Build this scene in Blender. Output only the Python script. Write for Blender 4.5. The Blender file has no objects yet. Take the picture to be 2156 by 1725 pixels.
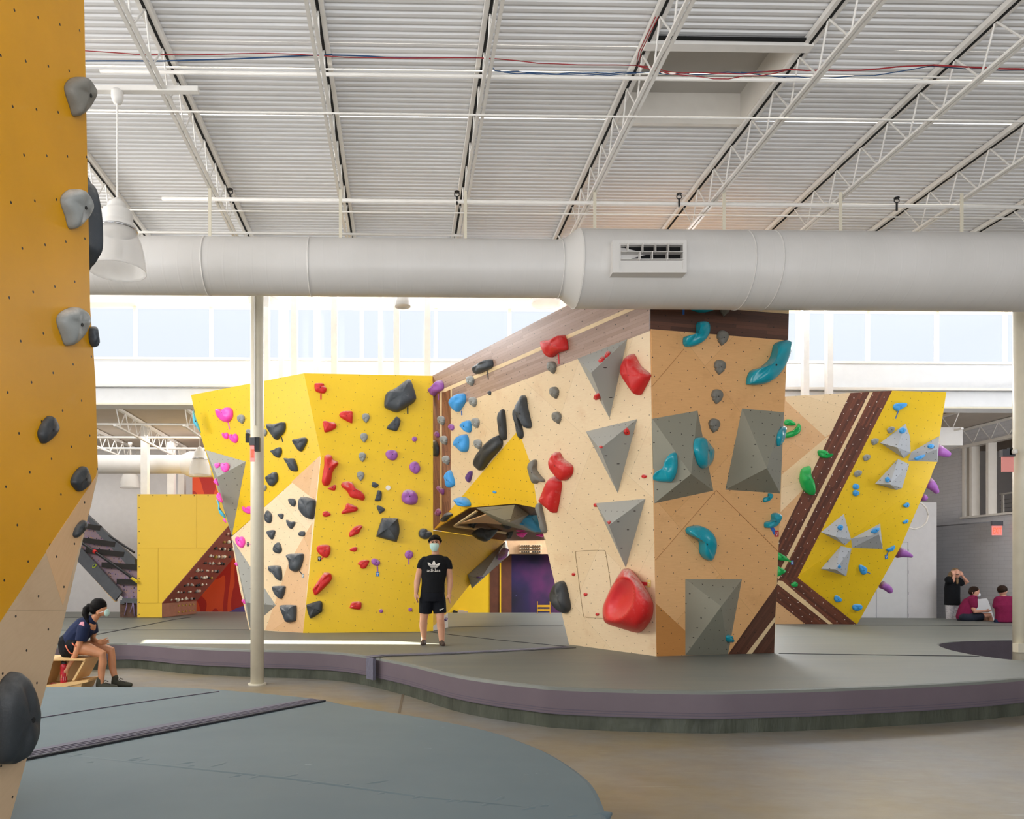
import bpy, bmesh, math, random
from mathutils import Vector, Matrix
from mathutils.geometry import tessellate_polygon
random.seed(7)
SC = bpy.context.scene
COL = SC.collection
# ---------------------------------------------------------------- camera (frame 2156 x 1725, architectural shift lens)
F, CX, HY, CZ = 1600.0, 880.0, 1208.0, 1.57      # focal length in px, principal point, eye height in metres
cam = bpy.data.cameras.new('camera'); camo = bpy.data.objects.new('camera', cam); COL.objects.link(camo)
camo.location = (0, 0, CZ); camo.rotation_euler = (math.pi/2, 0, 0)
cam.sensor_width = 36; cam.sensor_fit = 'HORIZONTAL'; cam.lens = F/2156*36
cam.shift_x = (1078-CX)/2156; cam.shift_y = (HY-862.5)/2156
cam.clip_start = 0.05; cam.clip_end = 300
SC.camera = camo
SC.view_settings.view_transform = 'Standard'; SC.view_settings.look = 'None'
SC.view_settings.gamma = 1; SC.view_settings.use_curve_mapping = False
SC.view_settings.exposure = 0.0
# ---------------------------------------------------------------- light: bright hazy sky, sun through a side-wall opening, added unseen fill lamps
world = bpy.data.worlds.new('sky'); SC.world = world; world.use_nodes = True
bg = world.node_tree.nodes['Background']; bg.inputs[0].default_value = (0.835, 0.905, 1.0, 1); bg.inputs[1].default_value = 1.03
def lamp(name, kind, loc, rot, energy, color, **kw):
    l = bpy.data.lights.new(name, kind); l.energy = energy; l.color = color
    for k, v in kw.items(): setattr(l, k, v)
    o = bpy.data.objects.new(name, l); COL.objects.link(o); o.location = loc; o.rotation_euler = rot
    return o
def aim(o, d): o.rotation_euler = Vector(d).to_track_quat('-Z', 'Y').to_euler()
sun = lamp('sun', 'SUN', (-20, 13, 9), (0, 0, 0), 70.0, (1.0, 0.93, 0.8), angle=0.004)
aim(sun, (1.0, -0.035, -0.364))
front_fill = lamp('front_fill_light', 'AREA', (1, -3.5, 2.6), (0, 0, 0), 1180, (0.95, 0.975, 1.0), shape='RECTANGLE', size=20, size_y=3.0)  # added fill aimed upward to brighten ceiling and tower front; no window there
aim(front_fill, (0.05, 0.62, 0.78))
side_fill = lamp('side_fill_light', 'AREA', (-9.5, 8, 5.2), (0, 0, 0), 800, (1.0, 0.97, 0.93), shape='RECTANGLE', size=10, size_y=2.5)  # added soft lamp inside the blank side wall, standing in for daylight
aim(side_fill, (1, 0.3, -0.35))
win3 = lamp('back_room_light', 'AREA', (-1, 21.0, 5.3), (0, 0, 0), 430, (1.0, 0.97, 0.93), shape='RECTANGLE', size=22, size_y=3)
aim(win3, (0, 0.1, -1))
win4 = lamp('clerestory_light', 'AREA', (3.5, 17.2, 7.1), (0, 0, 0), 1050, (0.92, 0.96, 1.0), shape='RECTANGLE', size=26, size_y=1.2)
aim(win4, (0, -1, 0.0))
overhead_fill = lamp('overhead_fill_light', 'AREA', (3, 13.0, 7.9), (0, 0, 0), 190, (0.96, 0.98, 1.0), shape='RECTANGLE', size=20, size_y=2.5)  # added overhead fill under the rear roof, no fitting there
aim(overhead_fill, (0, -0.35, -1))
cave_fill = lamp('cave_fill_light', 'AREA', (7.2, 19.8, 4.2), (0, 0, 0), 800, (0.97, 0.98, 1.0), shape='RECTANGLE', size=3, size_y=2)  # unseen lamp added to brighten the yellow cave pillar
aim(cave_fill, (-1, -0.25, -0.35))
right_rear_fill = lamp('right_rear_fill_light', 'AREA', (13.2, 14.2, 3.6), (0, 0, 0), 80, (0.95, 0.97, 1.0), shape='RECTANGLE', size=2, size_y=1.5)  # unseen lamp added to lift the dim rear right area
aim(right_rear_fill, (0.05, 1, -0.1))
upper_room_fill = lamp('upper_room_fill_light', 'AREA', (17.2, 18.5, 5.6), (0, 0, 0), 170, (1.0, 0.92, 0.82), shape='RECTANGLE', size=2.5, size_y=6)  # lamp added to brighten the room behind the block-wall window
aim(upper_room_fill, (0, 0, -1))
# ---------------------------------------------------------------- materials
def lin(c):
    c /= 255.0
    return c/12.92 if c <= 0.04045 else ((c+0.055)/1.055)**2.4
def rgb(h):
    return (lin(int(h[0:2], 16)), lin(int(h[2:4], 16)), lin(int(h[4:6], 16)), 1)
class NT:
    def __init__(s, name, rough=0.6, metal=0.0, spec=0.5):
        s.m = bpy.data.materials.new(name); s.m.use_nodes = True; s.t = s.m.node_tree
        s.b = s.t.nodes['Principled BSDF']; s.b.inputs['Roughness'].default_value = rough
        s.b.inputs['Metallic'].default_value = metal; s.b.inputs['Specular IOR Level'].default_value = spec
    def n(s, kind, **kw):
        x = s.t.nodes.new(kind)
        for k, v in kw.items(): setattr(x, k, v)
        return x
    def l(s, a, b): s.t.links.new(a, b)
    def math(s, op, a, b=None, c=None):
        x = s.n('ShaderNodeMath', operation=op)
        for i, v in enumerate((a, b, c)):
            if v is None: continue
            if isinstance(v, (int, float)): x.inputs[i].default_value = v
            else: s.l(v, x.inputs[i])
        return x.outputs[0]
    def mix(s, fac, a, b):
        x = s.n('ShaderNodeMix', data_type='RGBA')
        if isinstance(fac, (int, float)): x.inputs[0].default_value = fac
        else: s.l(fac, x.inputs[0])
        for i, v in ((6, a), (7, b)):
            if isinstance(v, tuple): x.inputs[i].default_value = v
            else: s.l(v, x.inputs[i])
        return x.outputs[2]
    def coord(s, uv=False, rot=0, scale=(1, 1, 1)):
        t = s.n('ShaderNodeTexCoord'); mp = s.n('ShaderNodeMapping')
        s.l(t.outputs['UV' if uv else 'Object'], mp.inputs[0]); mp.inputs['Rotation'].default_value = (0, 0, math.radians(rot)); mp.inputs['Scale'].default_value = scale
        return mp.outputs[0]
    def noise(s, vec, scale, detail=3, rough=0.55):
        x = s.n('ShaderNodeTexNoise'); x.inputs['Scale'].default_value = scale; x.inputs['Detail'].default_value = detail; x.inputs['Roughness'].default_value = rough
        s.l(vec, x.inputs['Vector']); return x.outputs[0]
    def ramp(s, v, lo, hi):
        x = s.n('ShaderNodeMapRange'); x.inputs[1].default_value = lo; x.inputs[2].default_value = hi; s.l(v, x.inputs[0]); return x.outputs[0]
    def bump(s, h, strength=0.2, dist=0.01):
        x = s.n('ShaderNodeBump'); x.inputs['Strength'].default_value = strength; x.inputs['Distance'].default_value = dist; s.l(h, x.inputs['Height']); s.l(x.outputs[0], s.b.inputs['Normal'])
    def holes(s, pitch=0.17, rot=33, r=0.008):
        c = s.coord(True, rot); sp = s.n('ShaderNodeSeparateXYZ'); s.l(c, sp.inputs[0]); d = []
        for i in (0, 1):
            f = s.math('FRACT', s.math('DIVIDE', sp.outputs[i], pitch)); d.append(s.math('POWER', s.math('SUBTRACT', f, 0.5), 2.0))
        dist = s.math('SQRT', s.math('ADD', d[0], d[1]))
        return s.math('LESS_THAN', dist, r/pitch)
    def col(s, c):
        if isinstance(c, tuple): s.b.inputs['Base Color'].default_value = c
        else: s.l(c, s.b.inputs['Base Color'])
        return s.m
def flat(name, h, rough=0.55, metal=0.0, var=0.12, scale=6.0, bump=0.0, spec=0.5):
    t = NT(name, rough, metal, spec); v = t.coord(); n = t.noise(v, scale, 4)
    c = rgb(h); d = tuple(x*(1-var) for x in c[:3])+(1,)
    if bump: t.bump(t.noise(v, scale*8, 5), bump, 0.01)
    return t.col(t.mix(t.ramp(n, 0.35, 0.65), d, c))
def panelmat(name, h, rough=0.5, hole=None, pitch=0.17, rot=33, r=0.008, var=0.06, holecol='201510', chalk=0.10):
    t = NT(name, rough); v = t.coord(True); n = t.noise(v, 1.3, 5, 0.6); c = rgb(h); d = tuple(x*(1-var) for x in c[:3])+(1,)
    o = t.mix(t.ramp(n, 0.3, 0.7), d, c)
    if chalk:
        n2 = t.noise(t.coord(True, 50, (1, 3, 1)), 2.2, 8, 0.7); o = t.mix(t.math('MULTIPLY', t.ramp(n2, 0.6, 0.8), chalk), o, rgb('FFF6E0'))
    o = t.mix(t.holes(pitch, rot, r), o, rgb(holecol))
    t.bump(t.noise(v, 90, 3), 0.08, 0.003)
    return t.col(o)
def plymat(name, h1, h2, rot=40, pitch=0.17, holerot=33, stain='C68A50', brick=1.7, r=0.0065, rough=0.5):
    t = NT(name, rough); v = t.coord(True)
    br = t.n('ShaderNodeTexBrick'); t.l(t.coord(True, rot), br.inputs['Vector'])
    br.inputs['Color1'].default_value = rgb(h1); br.inputs['Color2'].default_value = rgb(h2); br.inputs['Mortar'].default_value = tuple(x*0.8 for x in rgb(h2)[:3])+(1,)
    br.inputs['Scale'].default_value = 1; br.inputs['Mortar Size'].default_value = 0.0025; br.inputs['Mortar Smooth'].default_value = 0.2
    br.inputs['Brick Width'].default_value = brick; br.inputs['Row Height'].default_value = brick*0.72
    g = t.noise(t.coord(True, rot+8, (1, 9, 1)), 7, 6, 0.65)
    c = t.mix(t.math('MULTIPLY', t.ramp(g, 0.35, 0.75), 0.16), br.outputs[0], rgb(stain))
    s1 = t.noise(v, 1.7, 6, 0.65); c = t.mix(t.math('MULTIPLY', t.ramp(s1, 0.57, 0.75), 0.30), c, rgb(stain))
    c = t.mix(t.holes(pitch, holerot, r), c, rgb('251C14'))
    return t.col(c)
def walnut(name, rough=0.45, tones=('8A5A3C', '55301F', '6E4530'), holecol='1A120C', r=0.007, pitch=0.17):
    t = NT(name, rough)
    br = t.n('ShaderNodeTexBrick'); t.l(t.coord(True), br.inputs['Vector'])
    br.inputs['Color1'].default_value = rgb(tones[0]); br.inputs['Color2'].default_value = rgb(tones[1]); br.inputs['Mortar'].default_value = tuple(x*0.7 for x in rgb(tones[1])[:3])+(1,)
    br.inputs['Scale'].default_value = 1; br.inputs['Mortar Size'].default_value = 0.0012; br.inputs['Brick Width'].default_value = 0.95; br.inputs['Row Height'].default_value = 0.045
    g = t.noise(t.coord(True, 0, (1.5, 30, 1)), 3, 6, 0.7)
    c = t.mix(t.math('MULTIPLY', t.ramp(g, 0.3, 0.7), 0.5), br.outputs[0], rgb(tones[2]))
    c = t.mix(t.holes(pitch, 33, r), c, rgb(holecol))
    return t.col(c)
def holdmat(name, h, chalk=0.5, rough=0.5):
    t = NT(name, rough); v = t.coord(); n = t.noise(v, 14, 6, 0.7)
    g = t.n('ShaderNodeNewGeometry'); sp = t.n('ShaderNodeSeparateXYZ'); t.l(g.outputs['Normal'], sp.inputs[0])
    up = t.ramp(sp.outputs[2], 0.25, 0.85)
    f = t.math('MULTIPLY', t.math('MULTIPLY', up, chalk), t.ramp(n, 0.3, 0.6))
    c = t.mix(t.math('ADD', f, t.math('MULTIPLY', t.ramp(n, 0.55, 0.75), chalk*0.2)), rgb(h), rgb('E6E2DC'))
    t.bump(t.noise(v, 120, 2), 0.25, 0.004)
    return t.col(c)
M = {}
M['white'] = flat('white_paint', 'E9E4DC', 0.5, var=0.04)
M['steel'] = flat('white_steel', 'ECE9E4', 0.42, var=0.05)
M['duct'] = flat('painted_duct', 'DBD8D4', 0.38, var=0.05, scale=1.2)
M['wallwhite'] = flat('white_wall', 'DCDDDE', 0.7, var=0.03)
M['lowwall'] = flat('grey_white_wall', 'DEDCDC', 0.75, var=0.04)
M['beige'] = flat('cream_column', 'DDD6C2', 0.35, var=0.05)
M['black'] = flat('black', '17181A', 0.5)
M['darkslot'] = flat('dark_gap', '0B0B0B', 0.9)
M['chrome'] = flat('bright_metal', 'C8C8C8', 0.25, 0.9)
M['yellow'] = panelmat('yellow_panel', 'EDC410', 0.42, r=.0065, chalk=0.05)
M['yellowlow'] = panelmat('yellow_panel_matte', 'EFC01A', 0.45, pitch=0.17, rot=20)
M['yellowplain'] = flat('yellow_plain', 'F0C722', 0.5, var=0.03)
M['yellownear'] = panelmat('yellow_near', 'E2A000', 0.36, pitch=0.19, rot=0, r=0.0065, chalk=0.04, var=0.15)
M['ply'] = plymat('pale_birch_ply', 'F0D9B4', 'EAD0A6')
M['ply2'] = plymat('warm_birch_ply', 'F0BC82', 'E6AE70', 43, stain='A8692F', brick=2.3)
M['plyorange'] = plymat('orange_birch_ply', 'C98A48', 'BF8040', 43, stain='9C5F2A', brick=3)
M['plywarm'] = plymat('tan_birch_ply', 'E2B88A', 'DBAF7E', 30, stain='B87B45')
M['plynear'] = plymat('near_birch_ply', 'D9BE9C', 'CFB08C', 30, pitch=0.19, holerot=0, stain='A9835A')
M['plybare'] = flat('bare_ply', 'DDB67C', 0.55, var=0.1, scale=4)
M['stripe'] = flat('maple_stripe', 'EBCFA0', 0.5, var=0.1)
M['walnut'] = walnut('walnut_band', tones=('A06B4C', '6F432E', '87583F'))
M['walnutglare'] = walnut('walnut_band_painted_glare', 0.25, tones=('B89C8C', '987C6C', 'A88C7E'))  # paler tones: window glare painted into the walnut, some chalk too
M['walnutdark'] = walnut('walnut_dark', 0.45, tones=('6B4230', '40261B', '553323'))
M['walnutwhite'] = walnut('walnut_white_inserts', 0.4, tones=('7C4630', '4A281D', '643726'), holecol='E8DED4', r=0.010)
M['volgrey'] = panelmat('grey_volume', 'A3A49E', 0.6, pitch=0.13, rot=20, r=0.006, chalk=0.03)
M['volwarm'] = panelmat('warm_grey_volume', '8F8D7E', 0.6, pitch=0.15, rot=20, r=0.007, chalk=0.03)
M['vollight'] = panelmat('light_grey_volume', 'B4B9C0', 0.6, pitch=0.13, rot=20, r=0.008, chalk=0.03)
for k, h in dict(red='D0201F', dark='3E444B', grey='8E918F', pink='FF4FC0', purple='9E5CB0', blue='3FA0E8', teal='1098AC', green='18A850', cyan='58C8E8', greywarm='77746C', charcoal='34373A', skyblue='3A9AD0', purpledeep='5E3A80').items():
    M[k] = holdmat('hold_'+k, h, {'dark': .35, 'pink': .12, 'teal': .12, 'green': .12, 'greywarm': .12, 'charcoal': .1, 'blue': .3, 'skyblue': .1}.get(k, .6), {'teal': .15, 'pink': .35, 'green': .25}.get(k, .5))
for k, h in dict(tapered='D8303A', tapeblack='2A2D30', tapepink='F06AC0', tapepurple='A060B8', tapeblue='2C6CC8', cardblue='2F78C8', cardyellow='E8D070', cardred='C03038', cardblack='222222', tapegreen='30D060').items():
    M[k] = flat(k, h, 0.6, var=0.05)
# ---------------------------------------------------------------- geometry helpers
def link(name, me, mat=None, parent=None):
    o = bpy.data.objects.new(name, me); COL.objects.link(o)
    if mat is not None and len(me.materials) == 0: me.materials.append(mat)
    if parent is not None: o.parent = parent
    return o
def mesh(name, verts, faces, mat=None, parent=None, smooth=False, uv=None, fix=True):
    me = bpy.data.meshes.new(name); me.from_pydata([tuple(v) for v in verts], [], faces)
    if fix:
        bm = bmesh.new(); bm.from_mesh(me); bmesh.ops.recalc_face_normals(bm, faces=bm.faces); bm.to_mesh(me); bm.free()
    if smooth:
        for p in me.polygons: p.use_smooth = True
    if uv is not None:
        L = me.uv_layers.new(name='UVMap')
        for p in me.polygons:
            for li in p.loop_indices:
                L.data[li].uv = uv(me.vertices[me.loops[li].vertex_index].co)
    return link(name, me, mat, parent)
def tag(o, label, cat, group=None):
    o['label'] = label; o['category'] = cat
    if group: o['group'] = group
    return o
def struct(o): o['kind'] = 'structure'; return o
def thing(name, label, cat, loc=(0, 0, 0), group=None):
    o = bpy.data.objects.new(name, None); COL.objects.link(o); o.location = loc; o.empty_display_size = 0.1
    return tag(o, label, cat, group)
def origin_to(o, loc):
    """move a mesh's origin to loc, keeping it where it is"""
    loc = Vector(loc); o.data.transform(Matrix.Translation(-loc)); o.location = loc; return o
class MB:
    def __init__(s): s.v = []; s.f = []
    def add(s, vs, fs):
        k = len(s.v); s.v += [Vector(v) for v in vs]; s.f += [tuple(i+k for i in f) for f in fs]
    def box(s, a, b, T=None):
        x0, y0, z0 = a; x1, y1, z1 = b
        vs = [Vector(p) for p in ((x0, y0, z0), (x1, y0, z0), (x1, y1, z0), (x0, y1, z0), (x0, y0, z1), (x1, y0, z1), (x1, y1, z1), (x0, y1, z1))]
        if T is not None: vs = [T @ v for v in vs]
        s.add(vs, [(0, 3, 2, 1), (4, 5, 6, 7), (0, 1, 5, 4), (1, 2, 6, 5), (2, 3, 7, 6), (3, 0, 4, 7)])
    def bar(s, p, q, w, h=None, up=(0, 0, 1)):
        """square bar from p to q"""
        h = h or w; p = Vector(p); q = Vector(q); d = (q-p).normalized(); u = Vector(up)
        if abs(d.dot(u)) > 0.95: u = Vector((1, 0, 0))
        a = d.cross(u).normalized(); b = a.cross(d).normalized(); vs = []
        for e in (p, q):
            for i, j in ((-1, -1), (1, -1), (1, 1), (-1, 1)): vs.append(e+a*i*w/2+b*j*h/2)
        s.add(vs, [(0, 1, 2, 3), (7, 6, 5, 4), (0, 4, 5, 1), (1, 5, 6, 2), (2, 6, 7, 3), (3, 7, 4, 0)])
    def tube(s, pts, r, n=10, caps=True):
        pts = [Vector(p) for p in pts]; rs = r if isinstance(r, (list, tuple)) else [r]*len(pts); k = len(s.v); pa = None
        for i, p in enumerate(pts):
            d = (pts[min(i+1, len(pts)-1)]-pts[max(i-1, 0)]).normalized()
            if pa is None:
                u = Vector((0, 0, 1)) if abs(d.z) < 0.9 else Vector((1, 0, 0)); a = d.cross(u).normalized()
            else: a = (pa-d*pa.dot(d)).normalized()
            pa = a; b = d.cross(a)
            for j in range(n):
                t = 2*math.pi*j/n; s.v.append(p+(a*math.cos(t)+b*math.sin(t))*rs[i])
        for i in range(len(pts)-1):
            for j in range(n):
                s.f.append((k+i*n+j, k+i*n+(j+1) % n, k+(i+1)*n+(j+1) % n, k+(i+1)*n+j))
        if caps:
            s.f.append(tuple(k+j for j in range(n))); s.f.append(tuple(k+(len(pts)-1)*n+j for j in range(n))[::-1])
    def lathe(s, prof, c, n=32, axis=None):
        """prof: (radius, height) pairs about a vertical axis through c"""
        k = len(s.v); c = Vector(c)
        for r, z in prof:
            for j in range(n):
                t = 2*math.pi*j/n; s.v.append(c+Vector((r*math.cos(t), r*math.sin(t), z)))
        for i in range(len(prof)-1):
            for j in range(n): s.f.append((k+i*n+j, k+i*n+(j+1) % n, k+(i+1)*n+(j+1) % n, k+(i+1)*n+j))
    def build(s, name, mat, parent=None, smooth=False, uv=None): return mesh(name, s.v, s.f, mat, parent, smooth, uv)
def U(px, py, d): return Vector(((px-CX)/F*d, d, CZ+(HY-py)/F*d))
def Uz(px, py, z):
    """the point at height z seen at (px,py)"""
    return U(px, py, F*(z-CZ)/(HY-py))
BY = Vector((-0.02, 1, 0)).normalized(); BX = Vector((1, 0.02, 0)).normalized()
def B(u, v, z):
    """building grid: u across, v deep"""
    p = BX*u+BY*v; return Vector((p.x, p.y, z))
class Plane:
    def __init__(s, p, q, r, rot=0):
        s.o = Vector(p); s.n = (Vector(q)-s.o).cross(Vector(r)-s.o).normalized()
        if s.n.dot(s.o-Vector((0, 0, CZ))) > 0: s.n = -s.n
        z = Vector((0, 0, 1)); s.u = z.cross(s.n)
        s.u = s.u.normalized() if s.u.length > 1e-3 else Vector((1, 0, 0)); s.v = s.n.cross(s.u)
    def hit(s, px, py, off=0.0):
        c = Vector((0, 0, CZ)); r = U(px, py, 1)-c; t = (s.n.dot(s.o-c)+off)/s.n.dot(r); return c+r*t
    def uvf(s, rot=0):
        a = math.radians(rot); ca, sa = math.cos(a), math.sin(a)
        def f(co):
            d = co-s.o; x, y = d.dot(s.u)+40, d.dot(s.v)+40; return (x*ca+y*sa, -x*sa+y*ca)
        return f
    def band_rot(s, a, b):
        """angle that makes planks run from pixel a to pixel b"""
        d = s.hit(*b)-s.hit(*a); return math.degrees(math.atan2(d.dot(s.v), d.dot(s.u)))
def tess(pts2):
    return tessellate_polygon([[Vector((x, y, 0)) for x, y in pts2]])
def slab(name, pts, n, th, mat, parent=None, uv=None, lift=0.0):
    """prism: polygon pts (3-D, coplanar) pushed back by th along -n"""
    n = Vector(n); pts = [Vector(p)+n*lift for p in pts]; k = len(pts)
    u = n.orthogonal().normalized(); v = n.cross(u)
    tri = tess([(p.dot(u), p.dot(v)) for p in pts])
    vs = pts+[p-n*th for p in pts]; fs = [tuple(t) for t in tri]+[tuple(i+k for i in t[::-1]) for t in tri]
    fs += [(i, (i+1) % k, (i+1) % k+k, i+k) for i in range(k)]
    me = bpy.data.meshes.new(name); me.from_pydata([tuple(p) for p in vs], [], fs)
    bm = bmesh.new(); bm.from_mesh(me); bmesh.ops.recalc_face_normals(bm, faces=bm.faces)
    bmesh.ops.dissolve_limit(bm, angle_limit=0.01, verts=bm.verts, edges=bm.edges) if False else None
    bm.to_mesh(me); bm.free()
    if uv is not None:
        L = me.uv_layers.new(name='UVMap')
        for p in me.polygons:
            for li in p.loop_indices: L.data[li].uv = uv(me.vertices[me.loops[li].vertex_index].co)
    return link(name, me, mat, parent)
def panel(name, parent, pl, px, mat, th=0.04, rot=0, lift=0.0):
    return slab(name, [pl.hit(*p) for p in px], pl.n, th, mat, parent, pl.uvf(rot), lift)
def crop(ox, oy, s): return lambda pts: [(ox+x/s, oy+y/s) for x, y in pts]
def smooth_closed(pts, n=6):
    out = []; k = len(pts)
    for i in range(k):
        p0, p1, p2, p3 = (Vector(pts[(i+j-1) % k]) for j in range(4))
        for t in (j/n for j in range(n)):
            out.append(0.5*((2*p1)+(-p0+p2)*t+(2*p0-5*p1+4*p2-p3)*t*t+(-p0+3*p1-3*p2+p3)*t**3))
    return out
# ================================================================ the setting
H_TOP, H_BOT = CZ+4.93, CZ+4.55      # roof joist chords
ZD = CZ+5.0                           # underside of the low metal deck
ZU = CZ+6.45                          # underside of the raised rear roof
VG = 11.35                            # girder line where the roof steps up
VB = 17.5                             # clerestory wall
# concrete floor
t = NT('polished_concrete', 0.22, spec=0.4); v = t.coord()
n1 = t.noise(v, 0.35, 6, 0.65); n2 = t.noise(t.coord(False, 12, (1, 1.8, 1)), 1.5, 7, 0.65)
c = t.mix(t.ramp(n1, 0.35, 0.65), rgb('8C7B58'), rgb('7E7F80')); c = t.mix(t.math('MULTIPLY', t.ramp(n2, 0.40, 0.80), 0.40), c, rgb('6E604A'))
n3 = t.noise(t.coord(False, 63, (1, 22, 1)), 1.3, 3, 0.6); c = t.mix(t.math('MULTIPLY', t.ramp(n3, 0.68, 0.71), 0.25), c, rgb('D8D4CC'))
t.l(t.math('ADD', 0.20, t.math('MULTIPLY', n2, 0.35)), t.b.inputs['Roughness']); t.bump(n2, 0.05, 0.01); M['concrete'] = t.col(c)
struct(mesh('floor', [B(-14, -9, 0), B(22, -9, 0), B(22, 27, 0), B(-14, 27, 0)], [(0, 1, 2, 3)], M['concrete']))
struct(mesh('trim_5', [Vector((p.x, p.y, 0.003)) for p in (Uz(846, 1462, 0), Uz(851, 1462, 0), Uz(843, 1502, 0), Uz(838, 1502, 0))], [(0, 1, 2, 3)], flat('floor_joint', '6A5A45', 0.8)))
def wallbox(name, u0, u1, v0, v1, z0, z1, mat): 
    m = MB(); vs = [B(u0, v0, z0), B(u1, v0, z0), B(u1, v1, z0), B(u0, v1, z0), B(u0, v0, z1), B(u1, v0, z1), B(u1, v1, z1), B(u0, v1, z1)]
    m.add(vs, [(0, 3, 2, 1), (4, 5, 6, 7), (0, 1, 5, 4), (1, 2, 6, 5), (2, 3, 7, 6), (3, 0, 4, 7)]); return m.build(name, mat)
# corrugated metal roof deck with a skylight well
t = NT('white_deck', 0.7, spec=.25); v = t.coord(); nn = t.noise(t.coord(False, 0, (0.6, 14, 1)), 1.2, 6, 0.8)
c = t.mix(t.math('MULTIPLY', t.ramp(nn, 0.66, 0.72), 0.5), rgb('E8E8E9'), rgb('6F6A64')); M['deck'] = t.col(c)
def deck(name, u0, u1, v0, v1, z, pitch=0.085, dep=0.015, mat=None):
    vs = []; fs = []; k = 0; y = v0
    prof = []
    while y < v1:
        prof += [(y, 0), (y+pitch*0.42, 0), (y+pitch*0.55, dep), (y+pitch*0.87, dep)]; y += pitch
    for (yy, dz) in prof: vs += [B(u0, yy, z+dz), B(u1, yy, z+dz)]
    for i in range(len(prof)-1): fs.append((2*i, 2*i+1, 2*i+3, 2*i+2))
    return struct(mesh(name, vs, fs, mat or M['deck'], fix=False))
SU0, SU1, SV0, SV1 = 2.36, 3.73, 7.17, 8.33        # skylight well
deck('ceiling', -14, 22, 6.45, SV0, ZD)
deck('ceiling_bay', -14, SU0, SV0, SV1, ZD); deck('ceiling_bay', SU1, 22, SV0, SV1, ZD)
deck('ceiling_mid', -14, 22, SV1, VG+0.1, ZD)
deck('ceiling_rear', -14, 22, VG, VB+0.15, ZU, 0.15, 0.04)
def cq(name, pts): struct(mesh(name, [B(u, v, ZD) for u, v in pts], [tuple(range(len(pts)))], M['deck']))
cq('ceiling_front', [(-14, -9), (22, -9), (22, 6.46), (-14, 6.46)])
struct(wallbox('wall_front', -14, 22, -9.2, -9, 0, ZD+.2, M['lowwall']))
# unseen side wall; its opening is made up, shaped to throw the sun patch
UL = -14.0
def sunv(x, y, z=.42): k = (x-UL)/1.0; return (y+0.035*k, z+0.364*k)
hole = [sunv(-4.75, 13.25), sunv(-4.55, 12.52), sunv(.55, 12.30), sunv(-.4, 12.95)]
outer = [(-9, 0), (24, 0), (24, ZU+.1), (-9, ZU+.1)]
tri = tessellate_polygon([[Vector((a, b, 0)) for a, b in outer], [Vector((a, b, 0)) for a, b in hole]])
struct(mesh('wall_left', [Vector((UL, a, b)) for a, b in outer+hole], [tuple(t) for t in tri], M['lowwall']))
struct(wallbox('wall_fascia', -14, 22, VG, VG+0.1, ZD-0.02, ZU+0.1, M['wallwhite']))
for kk, (v, lb) in enumerate(((VG-0.02, 'roof_girder'),)):
    m = MB(); m.bar(B(-14, v, H_BOT+0.1), B(22, v, H_BOT+0.1), 0.18, 0.5); tag(m.build('roof_girder', M['steel']), 'deep white steel girder behind the round duct carrying the trusses', 'girder')
# skylight
sk = thing('skylight', 'square skylight well with a dull grey lens between two roof joists', 'skylight', B(SU0, SV0, ZD))
def P(par, mb, name, mat, smooth=False):
    o = mb.build(name, mat, None, smooth); o.parent = par; o.matrix_parent_inverse = Matrix.Translation(-Vector(par.location)); return o
m = MB(); e = 0.05
for a, b in (((SU0, SV0-e), (SU1, SV0)), ((SU0, SV1), (SU1, SV1+e)), ((SU0-e, SV0-e), (SU0, SV1+e)), ((SU1, SV0-e), (SU1+e, SV1+e))):
    p0, p1 = (a[0], a[1]), (b[0], b[1]); vs = [B(p0[0], p0[1], ZD-0.03), B(p1[0], p0[1], ZD-0.03), B(p1[0], p1[1], ZD-0.03), B(p0[0], p1[1], ZD-0.03)]
    m.add(vs+[q+Vector((0, 0, 0.38)) for q in vs], [(0, 3, 2, 1), (4, 5, 6, 7), (0, 1, 5, 4), (1, 2, 6, 5), (2, 3, 7, 6), (3, 0, 4, 7)])
P(sk, m, 'well', M['white'])
m = MB(); vs = [B(SU0-e, SV0-e, ZD+0.31), B(SU1+e, SV0-e, ZD+0.31), B(SU1+e, SV1+e, ZD+0.31), B(SU0-e, SV1+e, ZD+0.31)]
m.add(vs+[q+Vector((0, 0, 0.04)) for q in vs], [(0, 3, 2, 1), (4, 5, 6, 7), (0, 1, 5, 4), (1, 2, 6, 5), (2, 3, 7, 6), (3, 0, 4, 7)])
P(sk, m, 'lens', flat('skylight_lens', 'BFBBB5', 0.5, var=0.03))
m = MB(); m.bar(B(SU0-0.1, SV0-0.12, ZD-0.05), B(SU1+0.1, SV0-0.12, ZD-0.05), 0.1, 0.07); P(sk, m, 'header_angle', M['steel'])
m = MB(); m.bar(B(SU0-0.1, SV0-0.19, ZD-0.045), B(SU1+0.1, SV0-0.19, ZD-0.045), 0.03, 0.02); P(sk, m, 'gap', M['darkslot'])
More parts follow.
